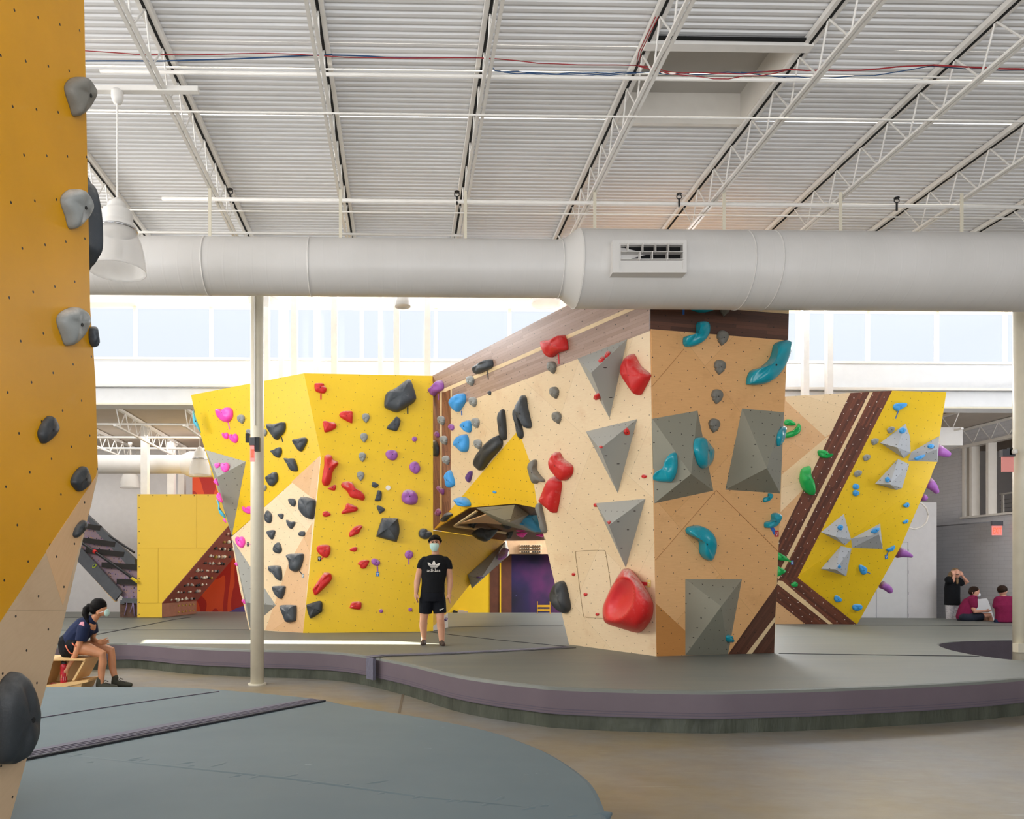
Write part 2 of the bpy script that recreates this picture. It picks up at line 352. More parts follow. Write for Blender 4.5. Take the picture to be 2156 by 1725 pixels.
# joists
for k in range(-1, 9):
    u = -2.255+1.512*k
    v0 = 4.2; lab = {-1: 'white roof truss farthest to the side, mostly behind the near yellow wall', 0: 'white roof truss just beside the hanging bell lamp', 1: 'white roof truss second from the bell lamp, over the yellow wall', 2: 'white roof truss third from the bell lamp, over the walking man', 3: 'white roof truss with red cable looped over it, edge of skylight', 4: 'white roof truss on the far edge of the skylight, over the plywood tower', 5: 'white roof truss next after the skylight bay', 6: 'white roof truss second after the skylight bay, over yellow walnut boulder', 7: 'white roof truss third after the skylight bay, over the cream column', 8: 'white roof truss last before the block wall, only its end visible'}[k]
    j = thing('roof_joist', lab, 'roof joist', B(u, v0, H_TOP), 'white open-web roof trusses')
    m = MB()
    for s in (-0.035, 0.035): m.bar(B(u+s, v0, H_TOP+0.035), B(u+s, VG, H_TOP+0.035), 0.042, 0.055)
    P(j, m, 'top_chord', M['steel'])
    m = MB(); m.bar(B(u, v0, H_TOP+0.015), B(u, VG, H_TOP+0.015), 0.022, 0.03); P(j, m, 'chord_gap', M['darkslot'])
    m = MB()
    for s in (-0.024, 0.024): m.bar(B(u+s, v0, H_BOT), B(u+s, VG-0.75, H_BOT), 0.03, 0.025)
    m.bar(B(u, VG-0.75, H_BOT), B(u, VG-0.3, H_TOP), 0.025)
    P(j, m, 'bottom_chord', M['steel'])
    m = MB(); n = int((VG-v0-0.75)/0.5)
    for i in range(n):
        a = v0+i*0.5; m.tube([B(u, a, H_TOP+0.02), B(u, a+0.17, H_BOT)], 0.009, 6); m.tube([B(u, a+0.17, H_BOT), B(u, a+0.5, H_TOP+0.02)], 0.009, 6)
    P(j, m, 'web', M['steel'])
# bridging, pipes
def pipe(name, label, cat, pts, r, mat, n=8, group=None):
    m = MB(); m.tube(pts, r, n); o = m.build(name, mat, None, True); return tag(o, label, cat, group)
G = 'thin bridging bars across the joists'
pipe('bridging_bar', 'thin white bar tying the upper joist chords just behind the skylight', 'bridging bar', [B(-6, 7.40, H_TOP-0.03), B(14, 7.40, H_TOP-0.03)], 0.008, M['steel'], 8, G)
pipe('bridging_bar', 'thin white bar tying the lower joist chords in front of the duct run, nearer one', 'bridging bar', [B(-6, 7.49, H_BOT-0.02), B(14, 7.49, H_BOT-0.02)], 0.009, M['steel'], 8, G)
pipe('bridging_bar', 'thin white bar tying the lower joist chords low behind the sprinkler pipe', 'bridging bar', [B(-6, 9.53, H_BOT-0.02), B(14, 9.53, H_BOT-0.02)], 0.008, M['steel'], 8, G)
pipe('bridging_bar', 'thin white bar tying the joists just above the round duct', 'bridging bar', [B(-6, 10.15, H_BOT-0.02), B(0.8, 10.15, H_BOT-0.02)], 0.016, M['steel'], 8, G)
pipe('sprinkler_pipe', 'white sprinkler pipe nearer the camera, crossing below the skylight', 'pipe', [B(-2.8, 7.09, H_BOT+0.1), B(14, 7.09, H_BOT+0.1)], 0.018, M['steel'])
sp_root = thing('sprinkler_pipe', 'white sprinkler pipe farther back, with four black sprinkler heads on it', 'pipe', B(0, 9.22, H_BOT-0.03))
m = MB(); m.tube([B(-2.9, 9.22, H_BOT-0.03), B(14, 9.22, H_BOT-0.03)], 0.024, 8); P(sp_root, m, 'pipe_run', M['steel'], True)
for x, y in ((485, 405), (962, 410), (1430, 415), (1888, 423)):
    p = U(x, y, 9.22)
    m = MB(); m.tube([p+Vector((0, 0, -0.12)), p+Vector((0, 0, -0.02))], 0.012, 8); hd_ = P(sp_root, m, 'sprinkler_head', M['black'])
    m = MB(); m.lathe([(0.0, 0.028), (0.032, 0.028), (0.032, 0.04), (0.0, 0.045)], p, 12); P(hd_, m, 'deflector', M['black'])
    m = MB()
    for sx in (-1, 1): m.tube([p+Vector((0, 0, -0.03)), p+Vector((sx*0.028, 0, -0.01)), p+Vector((sx*0.030, 0, 0.012)), p+Vector((0.008*sx, 0, 0.03))], 0.006, 6)
    P(hd_, m, 'frame_arms', M['black'])
# cables
def sag(p, q, s, n=14, wob=0.02, seed=1):
    r = random.Random(seed); out = []
    for i in range(n+1):
        f = i/n; v = Vector(p).lerp(Vector(q), f); v.z += -s*4*f*(1-f)+r.uniform(-wob, wob)*(0 < i < n); out.append(v)
    return out
RC = flat('red_cable', 'A02028', 0.5); BC = flat('blue_cable', '1E4A78', 0.5)
m = MB()
m.tube(sag(U(120, 104, 7.13), U(560, 112, 7.13), 0.03, 8, 0.008), 0.0042, 6); m.tube(sag(U(560, 112, 7.13), U(1010, 122, 7.13), 0.02, 8, 0.008), 0.0042, 6)
m.tube(sag(U(1010, 122, 7.13), U(1340, 138, 7.13), 0.02, 8, 0.01), 0.0042, 6)
m.tube([U(1340, 138, 7.13), U(1345, 110, 6.98), U(1378, 40, 6.75), U(1405, -20, 6.6)], 0.0042, 6); m.tube([U(1344, 140, 7.13), U(1350, 108, 6.98), U(1384, 40, 6.75), U(1412, -20, 6.6)], 0.0042, 6)
m.tube(sag(U(1340, 138, 7.13), U(1660, 146, 7.13), 0.06, 10, 0.012, 2), 0.0046, 6); m.tube(sag(U(1345, 140, 7.13), U(1660, 147, 7.13), 0.09, 10, 0.012, 3), 0.0042, 6)
m.tube(sag(U(1660, 146, 7.13), U(1965, 137, 7.13), 0.02, 8, 0.01, 4), 0.0061, 6); m.tube(sag(U(1965, 137, 7.13), U(2180, 147, 7.13), 0.01, 6, 0.008, 5), 0.0070, 6)
tag(m.build('cable', RC, None, True), 'red cable bundle strung across the roof trusses', 'cable')
m = MB()
m.tube(sag(U(120, 129, 7.17), U(700, 115, 7.17), 0.02, 8, 0.006), 0.0061, 6); m.tube(sag(U(700, 116, 7.17), U(1003, 122, 7.17), 0.01, 8, 0.006), 0.0061, 6)
m.tube([U(1033, 136, 7.17), U(1042, 149, 7.17), U(1060, 151, 7.17)], 0.0046, 6); m.tube(sag(U(1060, 151, 7.17), U(1340, 153, 7.17), 0.01, 10, 0.01, 6), 0.0051, 6); m.tube(sag(U(1060, 152, 7.17), U(1340, 154, 7.17), 0.02, 10, 0.01, 7), 0.0042, 6)
m.tube(sag(U(1340, 153, 7.17), U(1660, 148, 7.17), 0.02, 10, 0.012, 8), 0.0046, 6); m.tube(sag(U(1560, 152, 7.17), U(1960, 139, 7.17), 0.08, 10, 0.008, 9), 0.0042, 6); m.tube(sag(U(1960, 139, 7.17), U(2180, 148, 7.17), 0.01, 6, 0.006, 9), 0.0046, 6)
tag(m.build('cable', BC, None, True), 'dark blue cable strung across the roof trusses beside the red one', 'cable')
# round duct
VD = 9.0; ZDU = 5.19
du = thing('air_duct', 'large round white air duct crossing the hall under the trusses', 'air duct', B(0, VD, ZDU))
t = NT('duct_skin', 0.4); v = t.coord(); w = t.n('ShaderNodeTexWave', wave_type='BANDS', bands_direction='X'); mp = t.coord(False, 0, (1, 1, 1)); t.l(mp, w.inputs['Vector']); w.inputs['Scale'].default_value = 1.9; w.inputs['Distortion'].default_value = 1.5; w.inputs['Detail'].default_value = 1; w.inputs['Detail Scale'].default_value = 0.6
t.bump(t.ramp(w.outputs[1], 0.95, 1.0), 0.12, 0.005); M['ductskin'] = t.col(t.mix(t.ramp(t.noise(v, 1.5, 4), 0.3, 0.7), rgb('DCD9D6'), rgb('D4D1CD')))
def dpos(px): return Vector((( px-CX)/F*VD, 0, 0)).x
def ring(mb, secs, n=40):
    k = len(mb.v)
    for u, r, dz in secs:
        for j in range(n):
            a = 2*math.pi*j/n; p = B(u, VD, ZDU+dz); mb.v.append(p+BY*math.cos(a)*r+Vector((0, 0, math.sin(a)*r)))
    for i in range(len(secs)-1):
        for j in range(n): mb.f.append((k+i*n+j, k+i*n+(j+1) % n, k+(i+1)*n+(j+1) % n, k+(i+1)*n+j))
def uD(px): return (px-848)/F*VD
R1, R2 = 0.326, 0.444
m = MB(); ring(m, [(uD(-200), R1, 0), (uD(1178), R1, 0.0)]); P(du, m, 'narrow_run', M['ductskin'], True)
m = MB(); ring(m, [(uD(1178), R1, 0), (uD(1184), R1+0.004, 0), (uD(1212), R2, 0)]); P(du, m, 'reducer', M['duct'], True)
m = MB(); ring(m, [(uD(1212), R2, 0), (uD(2500), R2, 0)]); P(du, m, 'wide_run', M['ductskin'], True)
for px, r in ((440, R1), (655, R1), (1178, R1), (1214, R2), (1620, R2), (1563, R2)):
    m = MB(); ring(m, [(uD(px)-0.008, r, 0), (uD(px)-0.008, r+0.006, 0), (uD(px)+0.008, r+0.006, 0), (uD(px)+0.008, r, 0)]); P(du, m, 'seam_ring', M['duct'], True)
# vent in the duct
def VV(px, py, dy=0.0): return U(px, py, VD-0.45-dy)
m = MB()
def fr(mb, x0, y0, x1, y1, X0, Y0, X1, Y1, dy, dep):
    a = [VV(x0, y0, dy), VV(x1, y0, dy), VV(x1, y1, dy), VV(x0, y1, dy)]; b = [VV(X0, Y0, dy), VV(X1, Y0, dy), VV(X1, Y1, dy), VV(X0, Y1, dy)]
    D = Vector((0, dep, 0)); vs = a+b+[p+D for p in a]+[p+D for p in b]; fs = []
    for i in range(4):
        j = (i+1) % 4; fs += [(i, j, j+4, i+4), (i+8, i+12, j+12, j+8), (i, i+8, j+8, j), (i+4, j+4, j+12, i+12)]
    mb.add(vs, fs)
ve = thing('duct_vent', 'rectangular supply register on the side of the round duct', 'vent', VV(1367, 540)); ve.parent = None
fr(m, 1290, 506, 1446, 574, 1304, 512, 1438, 566, 0.02, 0.3); P(ve, m, 'frame', M['duct'])
m = MB(); fr(m, 1304, 512, 1438, 566, 1307, 515, 1438, 549, 0.012, 0.1); P(ve, m, 'inner_frame', M['duct'])
m = MB()
for x in (1321, 1352, 1379, 1406): m.bar(VV(x, 515, 0.01), VV(x, 533, 0.01), 0.006, 0.08, (0, 1, 0))
for x in (1346, 1372, 1404): m.bar(VV(x, 533, 0.01), VV(x, 549, 0.01), 0.006, 0.08, (0, 1, 0))
for y in (515, 533, 549): m.bar(VV(1306, y, -0.02), VV(1438, y, -0.02), 0.09, 0.006)
P(ve, m, 'vanes', M['duct'])
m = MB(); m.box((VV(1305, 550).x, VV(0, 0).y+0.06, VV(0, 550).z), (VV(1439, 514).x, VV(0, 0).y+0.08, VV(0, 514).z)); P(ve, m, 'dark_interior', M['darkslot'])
for px, lb in ((444, 'over the bell lamp end'), (717, 'above the yellow wall ridge'), (980, 'above the walking man'), (1254, 'just past the reducer, by the vent'), (1530, 'above the plywood tower face'), (1780, 'above the boulder with walnut stripe'), (2042, 'nearest the cream column end')):
    m = MB(); u = uD(px); r = R1 if px < 1180 else R2
    m.bar(B(u, VD, ZDU+r-0.02), B(u, VD, H_BOT+0.02), 0.035, 0.012, (0, 1, 0)); o = m.build('duct_hanger', M['beige']); tag(o, 'flat strap hanging the round duct, '+lb, 'duct hanger', 'duct hanger straps')
# clerestory wall, beams
ZS, ZT = 6.49, 7.72
struct(wallbox('wall_back', -14, 22, VB, VB+0.25, 5.80, ZS, M['wallwhite']))
struct(wallbox('trim_1', -14, 22, VB-0.02, VB+0.27, ZS-0.03, ZS+0.03, M['white']))
struct(wallbox('trim_2', -14, 22, VB-0.14, VB+0.25, ZT, ZU+0.06, flat('cream_header', 'F6EEDD', 0.6, var=0.03)))
struct(wallbox('trim_3', -14, 22, VB-0.30, VB+0.2, 5.37, 5.80, M['wallwhite']))
struct(wallbox('trim_4', -14, 22, VB-0.34, VB-0.30, 5.77, 5.83, M['white']))
struct(wallbox('trim_6', -14, 22, VB-0.33, VB-0.298, 5.36, 5.40, M['beige']))
pipe('wall_pipe', 'thin dark pipe running along the beam below the high windows', 'pipe', [B(-9, VB-0.36, 5.74), B(14, VB-0.36, 5.74)], 0.015, flat('pipe_grey', '8A8A88', 0.5))
gt = NT('window_glass', 0.02); tr = gt.n('ShaderNodeBsdfTransparent'); gl = gt.n('ShaderNodeBsdfGlossy'); gl.inputs['Roughness'].default_value = 0.02; mx = gt.n('ShaderNodeMixShader'); mx.inputs[0].default_value = 0.015
gt.l(tr.outputs[0], mx.inputs[1]); gt.l(gl.outputs[0], mx.inputs[2]); gt.l(mx.outputs[0], gt.t.nodes['Material Output'].inputs['Surface']); M['glass'] = gt.m
mull = [-30, 127, 285, 444, 602, 761, 918, 1075, 1233, 1390, 1541, 1694, 1846, 1996, 2146, 2296]
us = [(x-848)/F*VB for x in mull]
for i in range(len(us)-1):
    w = thing('window_%d' % (i+1), 'high clerestory window', 'window', B(us[i], VB, ZS)); del w['label']; del w['category']; w['kind'] = 'structure'
    m = MB()
    vs = [B(us[i]+0.03, VB+0.14, ZS), B(us[i+1]-0.03, VB+0.14, ZS), B(us[i+1]-0.03, VB+0.14, ZT), B(us[i]+0.03, VB+0.14, ZT)]; m.add(vs, [(0, 1, 2, 3)]); o = P(w, m, 'pane', M['glass']); o['kind'] = 'structure'
    m = MB()
    for a in (us[i]+0.0, us[i+1]-0.038): vs = [B(a, VB+0.10, ZS), B(a+0.038, VB+0.10, ZS), B(a+0.038, VB+0.16, ZS), B(a, VB+0.16, ZS)]; m.add(vs+[p+Vector((0, 0, ZT-ZS)) for p in vs], [(0, 3, 2, 1), (4, 5, 6, 7), (0, 1, 5, 4), (1, 2, 6, 5), (2, 3, 7, 6), (3, 0, 4, 7)])
    o = P(w, m, 'frame', flat('window_frame_cream', 'FCF6EA', 0.5, var=0.02)); o['kind'] = 'structure'
# white posts in front of the clerestory
for px, d, lb in ((561, 16.6, 'just behind the front pipe column'), (592, 16.9, 'second, close to the front pipe column'), (620, 16.6, 'third from the front pipe column'), (667, 17.1, 'over the yellow wall crest'), (704, 16.6, 'just past the bolted-plate post'), (801, 16.9, 'paired with the one by the small can light'), (835, 16.6, 'right under the small can light'), (900, 16.6, 'where the yellow wall meets walnut band'), (1695, 17.12, 'beside the plywood tower top'), (1745, 17.12, 'second from the plywood tower top')):
    w = 0.13 if px not in (801, 592) else 0.10; p = U(px, 700, d)
    m = MB(); m.box((p.x-w/2, p.y-w/2, 0.43 if px < 1500 else 5.3), (p.x+w/2, p.y+w/2, ZU-0.02)); o = m.build('support_post', M['steel']); tag(o, 'slim white post before the high windows, '+lb, 'post', 'white posts before the clerestory')
# pipe columns
def column(name, px, d, label, z0=0.0, r=0.0935):
    p = U(px, 1000, d); c = thing(name, label, 'column', (p.x, p.y, z0))
    m = MB(); m.tube([(p.x, p.y, z0), (p.x, p.y, H_BOT-0.15)], r, 36); P(c, m, 'shaft', M['beige'], True)
    return c, p
c1, pc = column('pipe_column', 541.5, 10.75, 'cream pipe column on the concrete floor beside the mat curve')
m = MB(); m.bar((pc.x-0.015, pc.y-0.10, 3.65), (pc.x-0.015, pc.y-0.10, 5.8), 0.02); P(c1, m, 'conduit', M['steel'])
m = MB(); m.lathe([(0.094, 0), (0.13, 0), (0.13, 0.02), (0.094, 0.02)], (pc.x, pc.y, 0.0), 30); P(c1, m, 'base_ring', M['beige'])
c2, pc2 = column('pipe_column', 2151, 10.4, 'cream pipe column at the picture edge beside the dark mat cutout', 0.0, 0.1)
m = MB(); m.box((pc2.x-0.14, pc2.y-0.12, 0.50), (pc2.x-0.05, pc2.y-0.02, 0.62)); P(c2, m, 'bracket', M['beige'])
# exit sign strobes on columns
def exitsign(px, py, d, w, h, label, face=0.0, letters=True, dim=False):
    p = U(px, py, d); e = thing('exit_sign', label, 'exit sign', p)
    m = MB(); m.box((p.x-w/2, p.y-0.03, p.z), (p.x+w/2, p.y+0.03, p.z+h*0.32)); P(e, m, 'housing', flat('sign_housing', '55555A', 0.5))
    t = NT('red_sign_glow', 0.2); t.b.inputs['Emission Color'].default_value = (1, 0.06, 0.05, 1); t.b.inputs['Emission Strength'].default_value = 0.22 if not dim else 0.1; t.b.inputs['Alpha'].default_value = 1.0
    m = MB(); m.box((p.x-w/2+0.005, p.y-0.006, p.z-h*0.68), (p.x+w/2-0.005, p.y+0.006, p.z)); P(e, m, 'lit_panel', t.col(rgb('F2B0AC' if not dim else 'F0A8A0')))
    return e, p
e1, p = exitsign(531.5, 938, 10.45, 0.075, 0.33, 'glowing red exit sign edge-on on the cream pipe column')
m = MB(); m.box((p.x+0.03, p.y-0.02, p.z-0.08), (p.x+0.10, p.y+0.05, p.z+0.11)); P(e1, m, 'mount_plate', M['black'])
m = MB(); m.box((p.x-0.09, p.y-0.03, p.z+0.04), (p.x-0.04, p.y+0.03, p.z+0.16)); P(e1, m, 'test_lamp', M['black'])
def text_mesh(body, size, name, mat, parent, loc, rot, sx=1.0, ext=0.003):
    cu = bpy.data.curves.new(name, 'FONT'); cu.body = body; cu.size = size; cu.extrude = ext; cu.align_x = 'CENTER'
    o = bpy.data.objects.new(name, cu); COL.objects.link(o); bpy.context.view_layer.update()
    me = bpy.data.meshes.new_from_object(o); bpy.data.objects.remove(o)
    me.transform(Matrix.Translation(loc) @ Matrix.Rotation(rot[2], 4, 'Z') @ Matrix.Rotation(rot[0], 4, 'X') @ Matrix.Diagonal((sx, 1, 1, 1)))
    r = link(name, me, mat, parent); me.materials.clear(); me.materials.append(mat)
    if parent is not None: r.matrix_parent_inverse = Matrix.Translation(-Vector(parent.location))
    return r
t = NT('letter_glow', 0.3); t.b.inputs['Emission Color'].default_value = (1, 0.12, 0.05, 1); t.b.inputs['Emission Strength'].default_value = 1.6; M['letterglow'] = t.col(rgb('FF2A10'))
text_mesh('EXIT', 0.17, 'sign_lettering', M['letterglow'], e1, (p.x, p.y-0.012, p.z-0.17), (math.pi/2, 0, 0), 0.13)
# ---------------------------------------------------------------- low room behind and the right side
def fbox(name, x0, y0, x1, y1, d, dep, mat, parent=None):
    """box whose front face at depth d covers pixel rect"""
    a = U(x0, y1, d); b = U(x1, y0, d); m = MB(); m.box((a.x, d, a.z), (b.x, d+dep, b.z))
    return m.build(name, mat) if parent is None else P(parent, m, name, mat)
LZ = 5.50; LV = 24.0
struct(mesh('ceiling_low', [B(-14, VB+0.2, LZ), B(22, VB+0.2, LZ), B(22, LV, LZ), B(-14, LV, LZ)], [(0, 1, 2, 3)], flat('low_ceiling', 'C9BDAF', 0.7, var=0.12, scale=1)))
struct(wallbox('wall_rear', -16, 22, LV, LV+0.2, 0, LZ+0.3, M['lowwall']))
struct(wallbox('wall_side', -14.2, -14, VB, LV, 0, LZ+0.3, M['lowwall']))
for k in range(9):
    u = [-11.5, -9.9, -8.3, -6.7, -5.1, 9.5, 11.4, 13.3, 15.2][k]
    lab = ['farthest to the side', 'second from the outer side', 'above the grey adjustable board', 'above the far round duct', 'over the yellow box corner', 'behind the boulder', 'just beside the grey box duct', 'over the block wall corner', 'above the block wall window'][k]
    j = thing('low_roof_joist', 'beige open-web joist in the low back room, '+lab, 'roof joist', B(u, VB+0.3, LZ), 'beige joists of the back room')
    m = MB(); m.bar(B(u, VB+0.3, LZ-0.05), B(u, LV, LZ-0.05), 0.08, 0.06); P(j, m, 'top_chord', M['steel'])
    m = MB(); m.bar(B(u, VB+0.3, LZ-0.48), B(u, LV-0.5, LZ-0.48), 0.06, 0.04); P(j, m, 'bottom_chord', M['steel'])
    m = MB()
    for i in range(10): a = VB+0.4+i*0.6; m.tube([B(u, a, LZ-0.06), B(u, a+0.25, LZ-0.46), B(u, a+0.6, LZ-0.06)], 0.013, 5)
    P(j, m, 'web', M['steel'])
for v, lb in ((18.6, 'nearest the opening'), (20.4, 'in the middle of the room'), (22.2, 'closest to the rear wall')):
    o = pipe('cross_pipe', 'thin beige pipe crossing under the low ceiling, '+lb, 'pipe', [B(-13, v, LZ-0.3), B(-3, v, LZ-0.3)], 0.03, M['steel'])
d2 = thing('air_duct', 'smaller beige round duct in the low back room behind the yellow box', 'air duct', U(300, 978, 21))
m = MB(); m.tube([U(60, 978, 21), U(386, 978, 21.2)], 0.26, 28, False); P(d2, m, 'narrow_run', M['ductskin'], True)
m = MB(); m.tube([U(384, 978, 21.2), U(400, 978, 21.2), U(560, 978, 21.2)], [0.26, 0.36, 0.36], 28, False); P(d2, m, 'wide_run', M['ductskin'], True)
for x0, x1, y, d, lb in ((296, 310, 890, 20.2, 'in front of the far duct'), (352, 366, 913, 22.3, 'second, behind the yellow box'), (375, 388, 930, 23.2, 'third, before the red mural')):
    a = U(x0, 1300, d); b = U(x1, y, d); m = MB(); m.box((a.x, d, 0.3), (b.x, d+0.18, LZ)); o = m.build('support_post', M['steel']); tag(o, 'square cream post in the low back room, '+lb, 'post', 'square posts of the low back room')
# pendant lamps
def pend(px, py, d, R, label, z1=None, kind=0):
    """high bay lamp: centre of the rim at (px,py)"""
    c = U(px, py, d); l = thing('pendant_lamp', label, 'pendant lamp', c, None); k = R/0.29
    t = M.get('refl')
    if t is None:
        g = NT('prismatic_shade', 0.12); g.b.inputs['Alpha'].default_value = 0.45; wv = g.n('ShaderNodeTexWave', wave_type='RINGS', rings_direction='Z'); M['refl'] = g.col(rgb('EFECE8')); t = M['refl']
    m = MB(); m.lathe([(0.195*k, 0.42*k), (0.215*k, 0.38*k), (0.243*k, 0.30*k), (0.265*k, 0.21*k), (0.281*k, 0.11*k), (0.288*k, 0.03*k), (0.290*k, 0), (0.284*k, 0.0), (0.282*k, 0.03*k), (0.275*k, 0.11*k), (0.259*k, 0.21*k), (0.237*k, 0.30*k), (0.19*k, 0.40*k)], c, 40); P(l, m, 'shade', t, True)
    m = MB(); m.lathe([(0.19*k, 0.415*k), (0.203*k, 0.42*k), (0.203*k, 0.437*k), (0.19*k, 0.445*k)], c, 32); P(l, m, 'trim_ring', M['chrome'], True)
    m = MB(); m.lathe([(0.0, 0.43*k), (0.195*k, 0.43*k), (0.19*k, 0.47*k), (0.165*k, 0.50*k), (0.158*k, 0.515*k), (0.155*k, 0.60*k), (0.135*k, 0.635*k), (0.095*k, 0.66*k), (0.09*k, 0.70*k), (0.06*k, 0.73*k), (0.03*k, 0.76*k), (0.0, 0.78*k)], c, 36); P(l, m, 'housing', M['steel'], True)
    m = MB(); m.tube([c+Vector((0, 0, 0.75*k)), (c.x, c.y, z1)], 0.010*max(k, .6), 8); P(l, m, 'rod', M['steel'])
    m = MB(); m.lathe([(0, 0.02), (0.05*k, 0.02), (0.062*k, 0.0), (0.062*k, -0.05), (0.04*k, -0.10), (0, -0.11)], (c.x, c.y, z1), 20); P(l, m, 'canopy', M['steel'], True)
    m = MB(); m.lathe([(0.0, 0.16*k), (0.05*k, 0.18*k), (0.06*k, 0.27*k), (0.03*k, 0.40*k), (0, 0.43*k)], c, 16); P(l, m, 'bulb', M['white'], True)
    return l
pend(247, 572, 7.15, 0.262, 'big bell pendant lamp hanging beside the near yellow wall', U(0, 195, 7.15).z)
m = MB(); m.bar(U(120, 188, 7.15), U(418, 190, 7.15), 0.06, 0.045); tag(m.build('strut_channel', M['steel']), 'white steel channel carrying the big bell pendant lamp', 'steel channel')
pend(553, 634, 14.2, 0.30, 'bell pendant lamp half hidden behind the cream pipe column top', ZU-0.05)
pend(1150, 641, 14.6, 0.30, 'bell pendant lamp peeking below the duct reducer', ZU-0.05)
pend(421, 1001, 19.5, 0.28, 'bell pendant lamp in the low back room, beside the yellow wall edge', LZ-0.05)
pend(274, 1028, 22.5, 0.29, 'bell pendant lamp under the far round duct', LZ-0.05)
p = U(848, 646, 14.0); l = thing('can_lamp', 'small white can lamp hanging below the duct in front of the windows', 'lamp', p)
m = MB(); m.lathe([(0.0, 0.03), (0.13, 0.03), (0.145, 0.0), (0.15, 0.0), (0.11, 0.30), (0, 0.32)], p, 28); P(l, m, 'can', M['steel'], True)
m = MB(); m.tube([p+Vector((0, 0, 0.3)), (p.x, p.y, ZU-0.02)], 0.012, 8); P(l, m, 'rod', M['steel'])
# yellow training-board box
YD = 19.7; yb = thing('training_board', 'bright yellow box side of the steep training board with rows of small holds', 'training board', Uz(380, 1301, 0.42))
PY = Plane(U(289, 1300, YD), U(480, 1300, YD), U(289, 1041, YD))
yp = [(289, 1041), (505, 1041), (505, 1079), (341, 1270), (341, 1300.5), (289, 1300.5)]
off = Vector((0.34, 1.9, 0))
fr3 = [PY.hit(*q) for q in yp]
def Pm(par, o): o.parent = par; o.matrix_parent_inverse = Matrix.Translation(-Vector(par.location)); return o
m = MB(); k = len(fr3); tr_ = tess([(q.x, q.z) for q in fr3]); vs = fr3+[q+off for q in fr3]
m.add(vs, [tuple(t) for t in tr_]+[tuple(i+k for i in t[::-1]) for t in tr_]+[(i, (i+1) % k, (i+1) % k+k, i+k) for i in (0, 1, 4, 5)])
t = NT('yellow_box_skin', 0.5); v = t.coord(True); M['boxyellow'] = t.col(rgb('EFC52C'))
Pm(yb, m.build('box_shell', M['boxyellow']))
m = MB()
for a, b in (((289, 1270), (341, 1270)), ((289, 1154), (440, 1154)), ((414, 1041), (414, 1154)), ((333, 1154), (333, 1270))):
    A = PY.hit(*a, 0.004); Bq = PY.hit(*b, 0.004); m.bar(A, Bq, 0.008, 0.004)
Pm(yb, m.build('seam', flat('seam_ochre', 'C79E20', 0.7)))
m = MB()
for q in [(293, 1044+i*25) for i in range(11)]+[(293+i*29, 1044) for i in range(1, 7)]:
    A = PY.hit(*q, 0.003); m.box(A-Vector((.012, .003, .012)), A+Vector((.012, .003, .012)))
Pm(yb, m.build('screw_heads', flat('screw_dark', '7A6420', 0.6)))
kt = NT('red_brown_board', 0.55); kv = kt.coord(); M['kilter'] = kt.col(kt.mix(kt.ramp(kt.noise(kv, 1.5), .3, .7), rgb('7A3A2C'), rgb('8F4434')))
e = 0.012
q = [fr3[2]+Vector((e, 0, -e)), fr3[3]+Vector((e, 0, -e)), fr3[3]+off+Vector((e, 0, -e)), fr3[2]+off+Vector((e, 0, -e))]
nrm = (q[1]-q[0]).cross(q[3]-q[0]).normalized()
if nrm.x < 0: nrm = -nrm
Pm(yb, slab('climbing_board', q, nrm, 0.02, M['kilter']))
q2 = [fr3[3], fr3[4], fr3[4]+off, fr3[3]+off]; kn = Vector((1.9, -0.34, 0)).normalized()
kick = Pm(yb, slab('kick_board', q2, kn, 0.02, flat('kick_board_wood', '8E5A42', 0.6, var=0.2)))
r = random.Random(4); cols = [flat('small_hold_'+a, b, 0.6) for a, b in (('cream', 'D8CCB8'), ('black', '1C1A1A'), ('ochre', 'A88838'), ('grey', '9A8C84'), ('tan', 'C8A088'))]
base = []
for ci in range(5):
    m = MB(); m.lathe([(0.0, 0.0), (0.06, 0.0), (0.06, 0.02), (0.045, 0.05), (0.0, 0.06)], (0, 0, 0), 8)
    me = bpy.data.meshes.new('small_hold'); me.from_pydata([tuple(x) for x in m.v], [], m.f); me.materials.append(cols[ci]); me.shade_smooth(); base.append(me)
rowdir = off; slope = fr3[2]-fr3[3]; Q = nrm.to_track_quat('Z', 'Y')
for i in range(12):
    for jx in range(8):
        f = (i+0.45)/12.2; g = 0.18+jx*0.09+r.uniform(-.03, .03)+0.0*f
        if r.random() < 0.06: continue
        p = fr3[3]+slope*f+off*min(g, .97)+nrm*0.01+slope.normalized()*r.uniform(-.02, .02)
        o = link('small_hold', base[r.choice((0, 0, 3, 1, 1, 2, 4))]); o.location = p; o.rotation_euler = Q.to_euler(); s = r.uniform(.5, 1.0); o.scale = (s*r.uniform(.8, 1.5), s, s*1.2)
        tag(o, 'tiny pale or dark hold in rows on the steep red-brown training board', 'climbing hold', 'tiny holds on the training board')
for i in range(2):
    for jx in range(5):
        p = q2[0].lerp(q2[3], 0.45+jx*0.11); p.z = 0.42+0.28-(i*0.17); o = link('foot_hold', base[2]); o.location = p+kn*0.005; o.rotation_euler = kn.to_track_quat('Z', 'Y').to_euler(); o.scale = (.45, .45, .45)
        tag(o, 'tiny yellow foot chip on the reddish kick board', 'climbing hold', 'foot chips on the kick board')
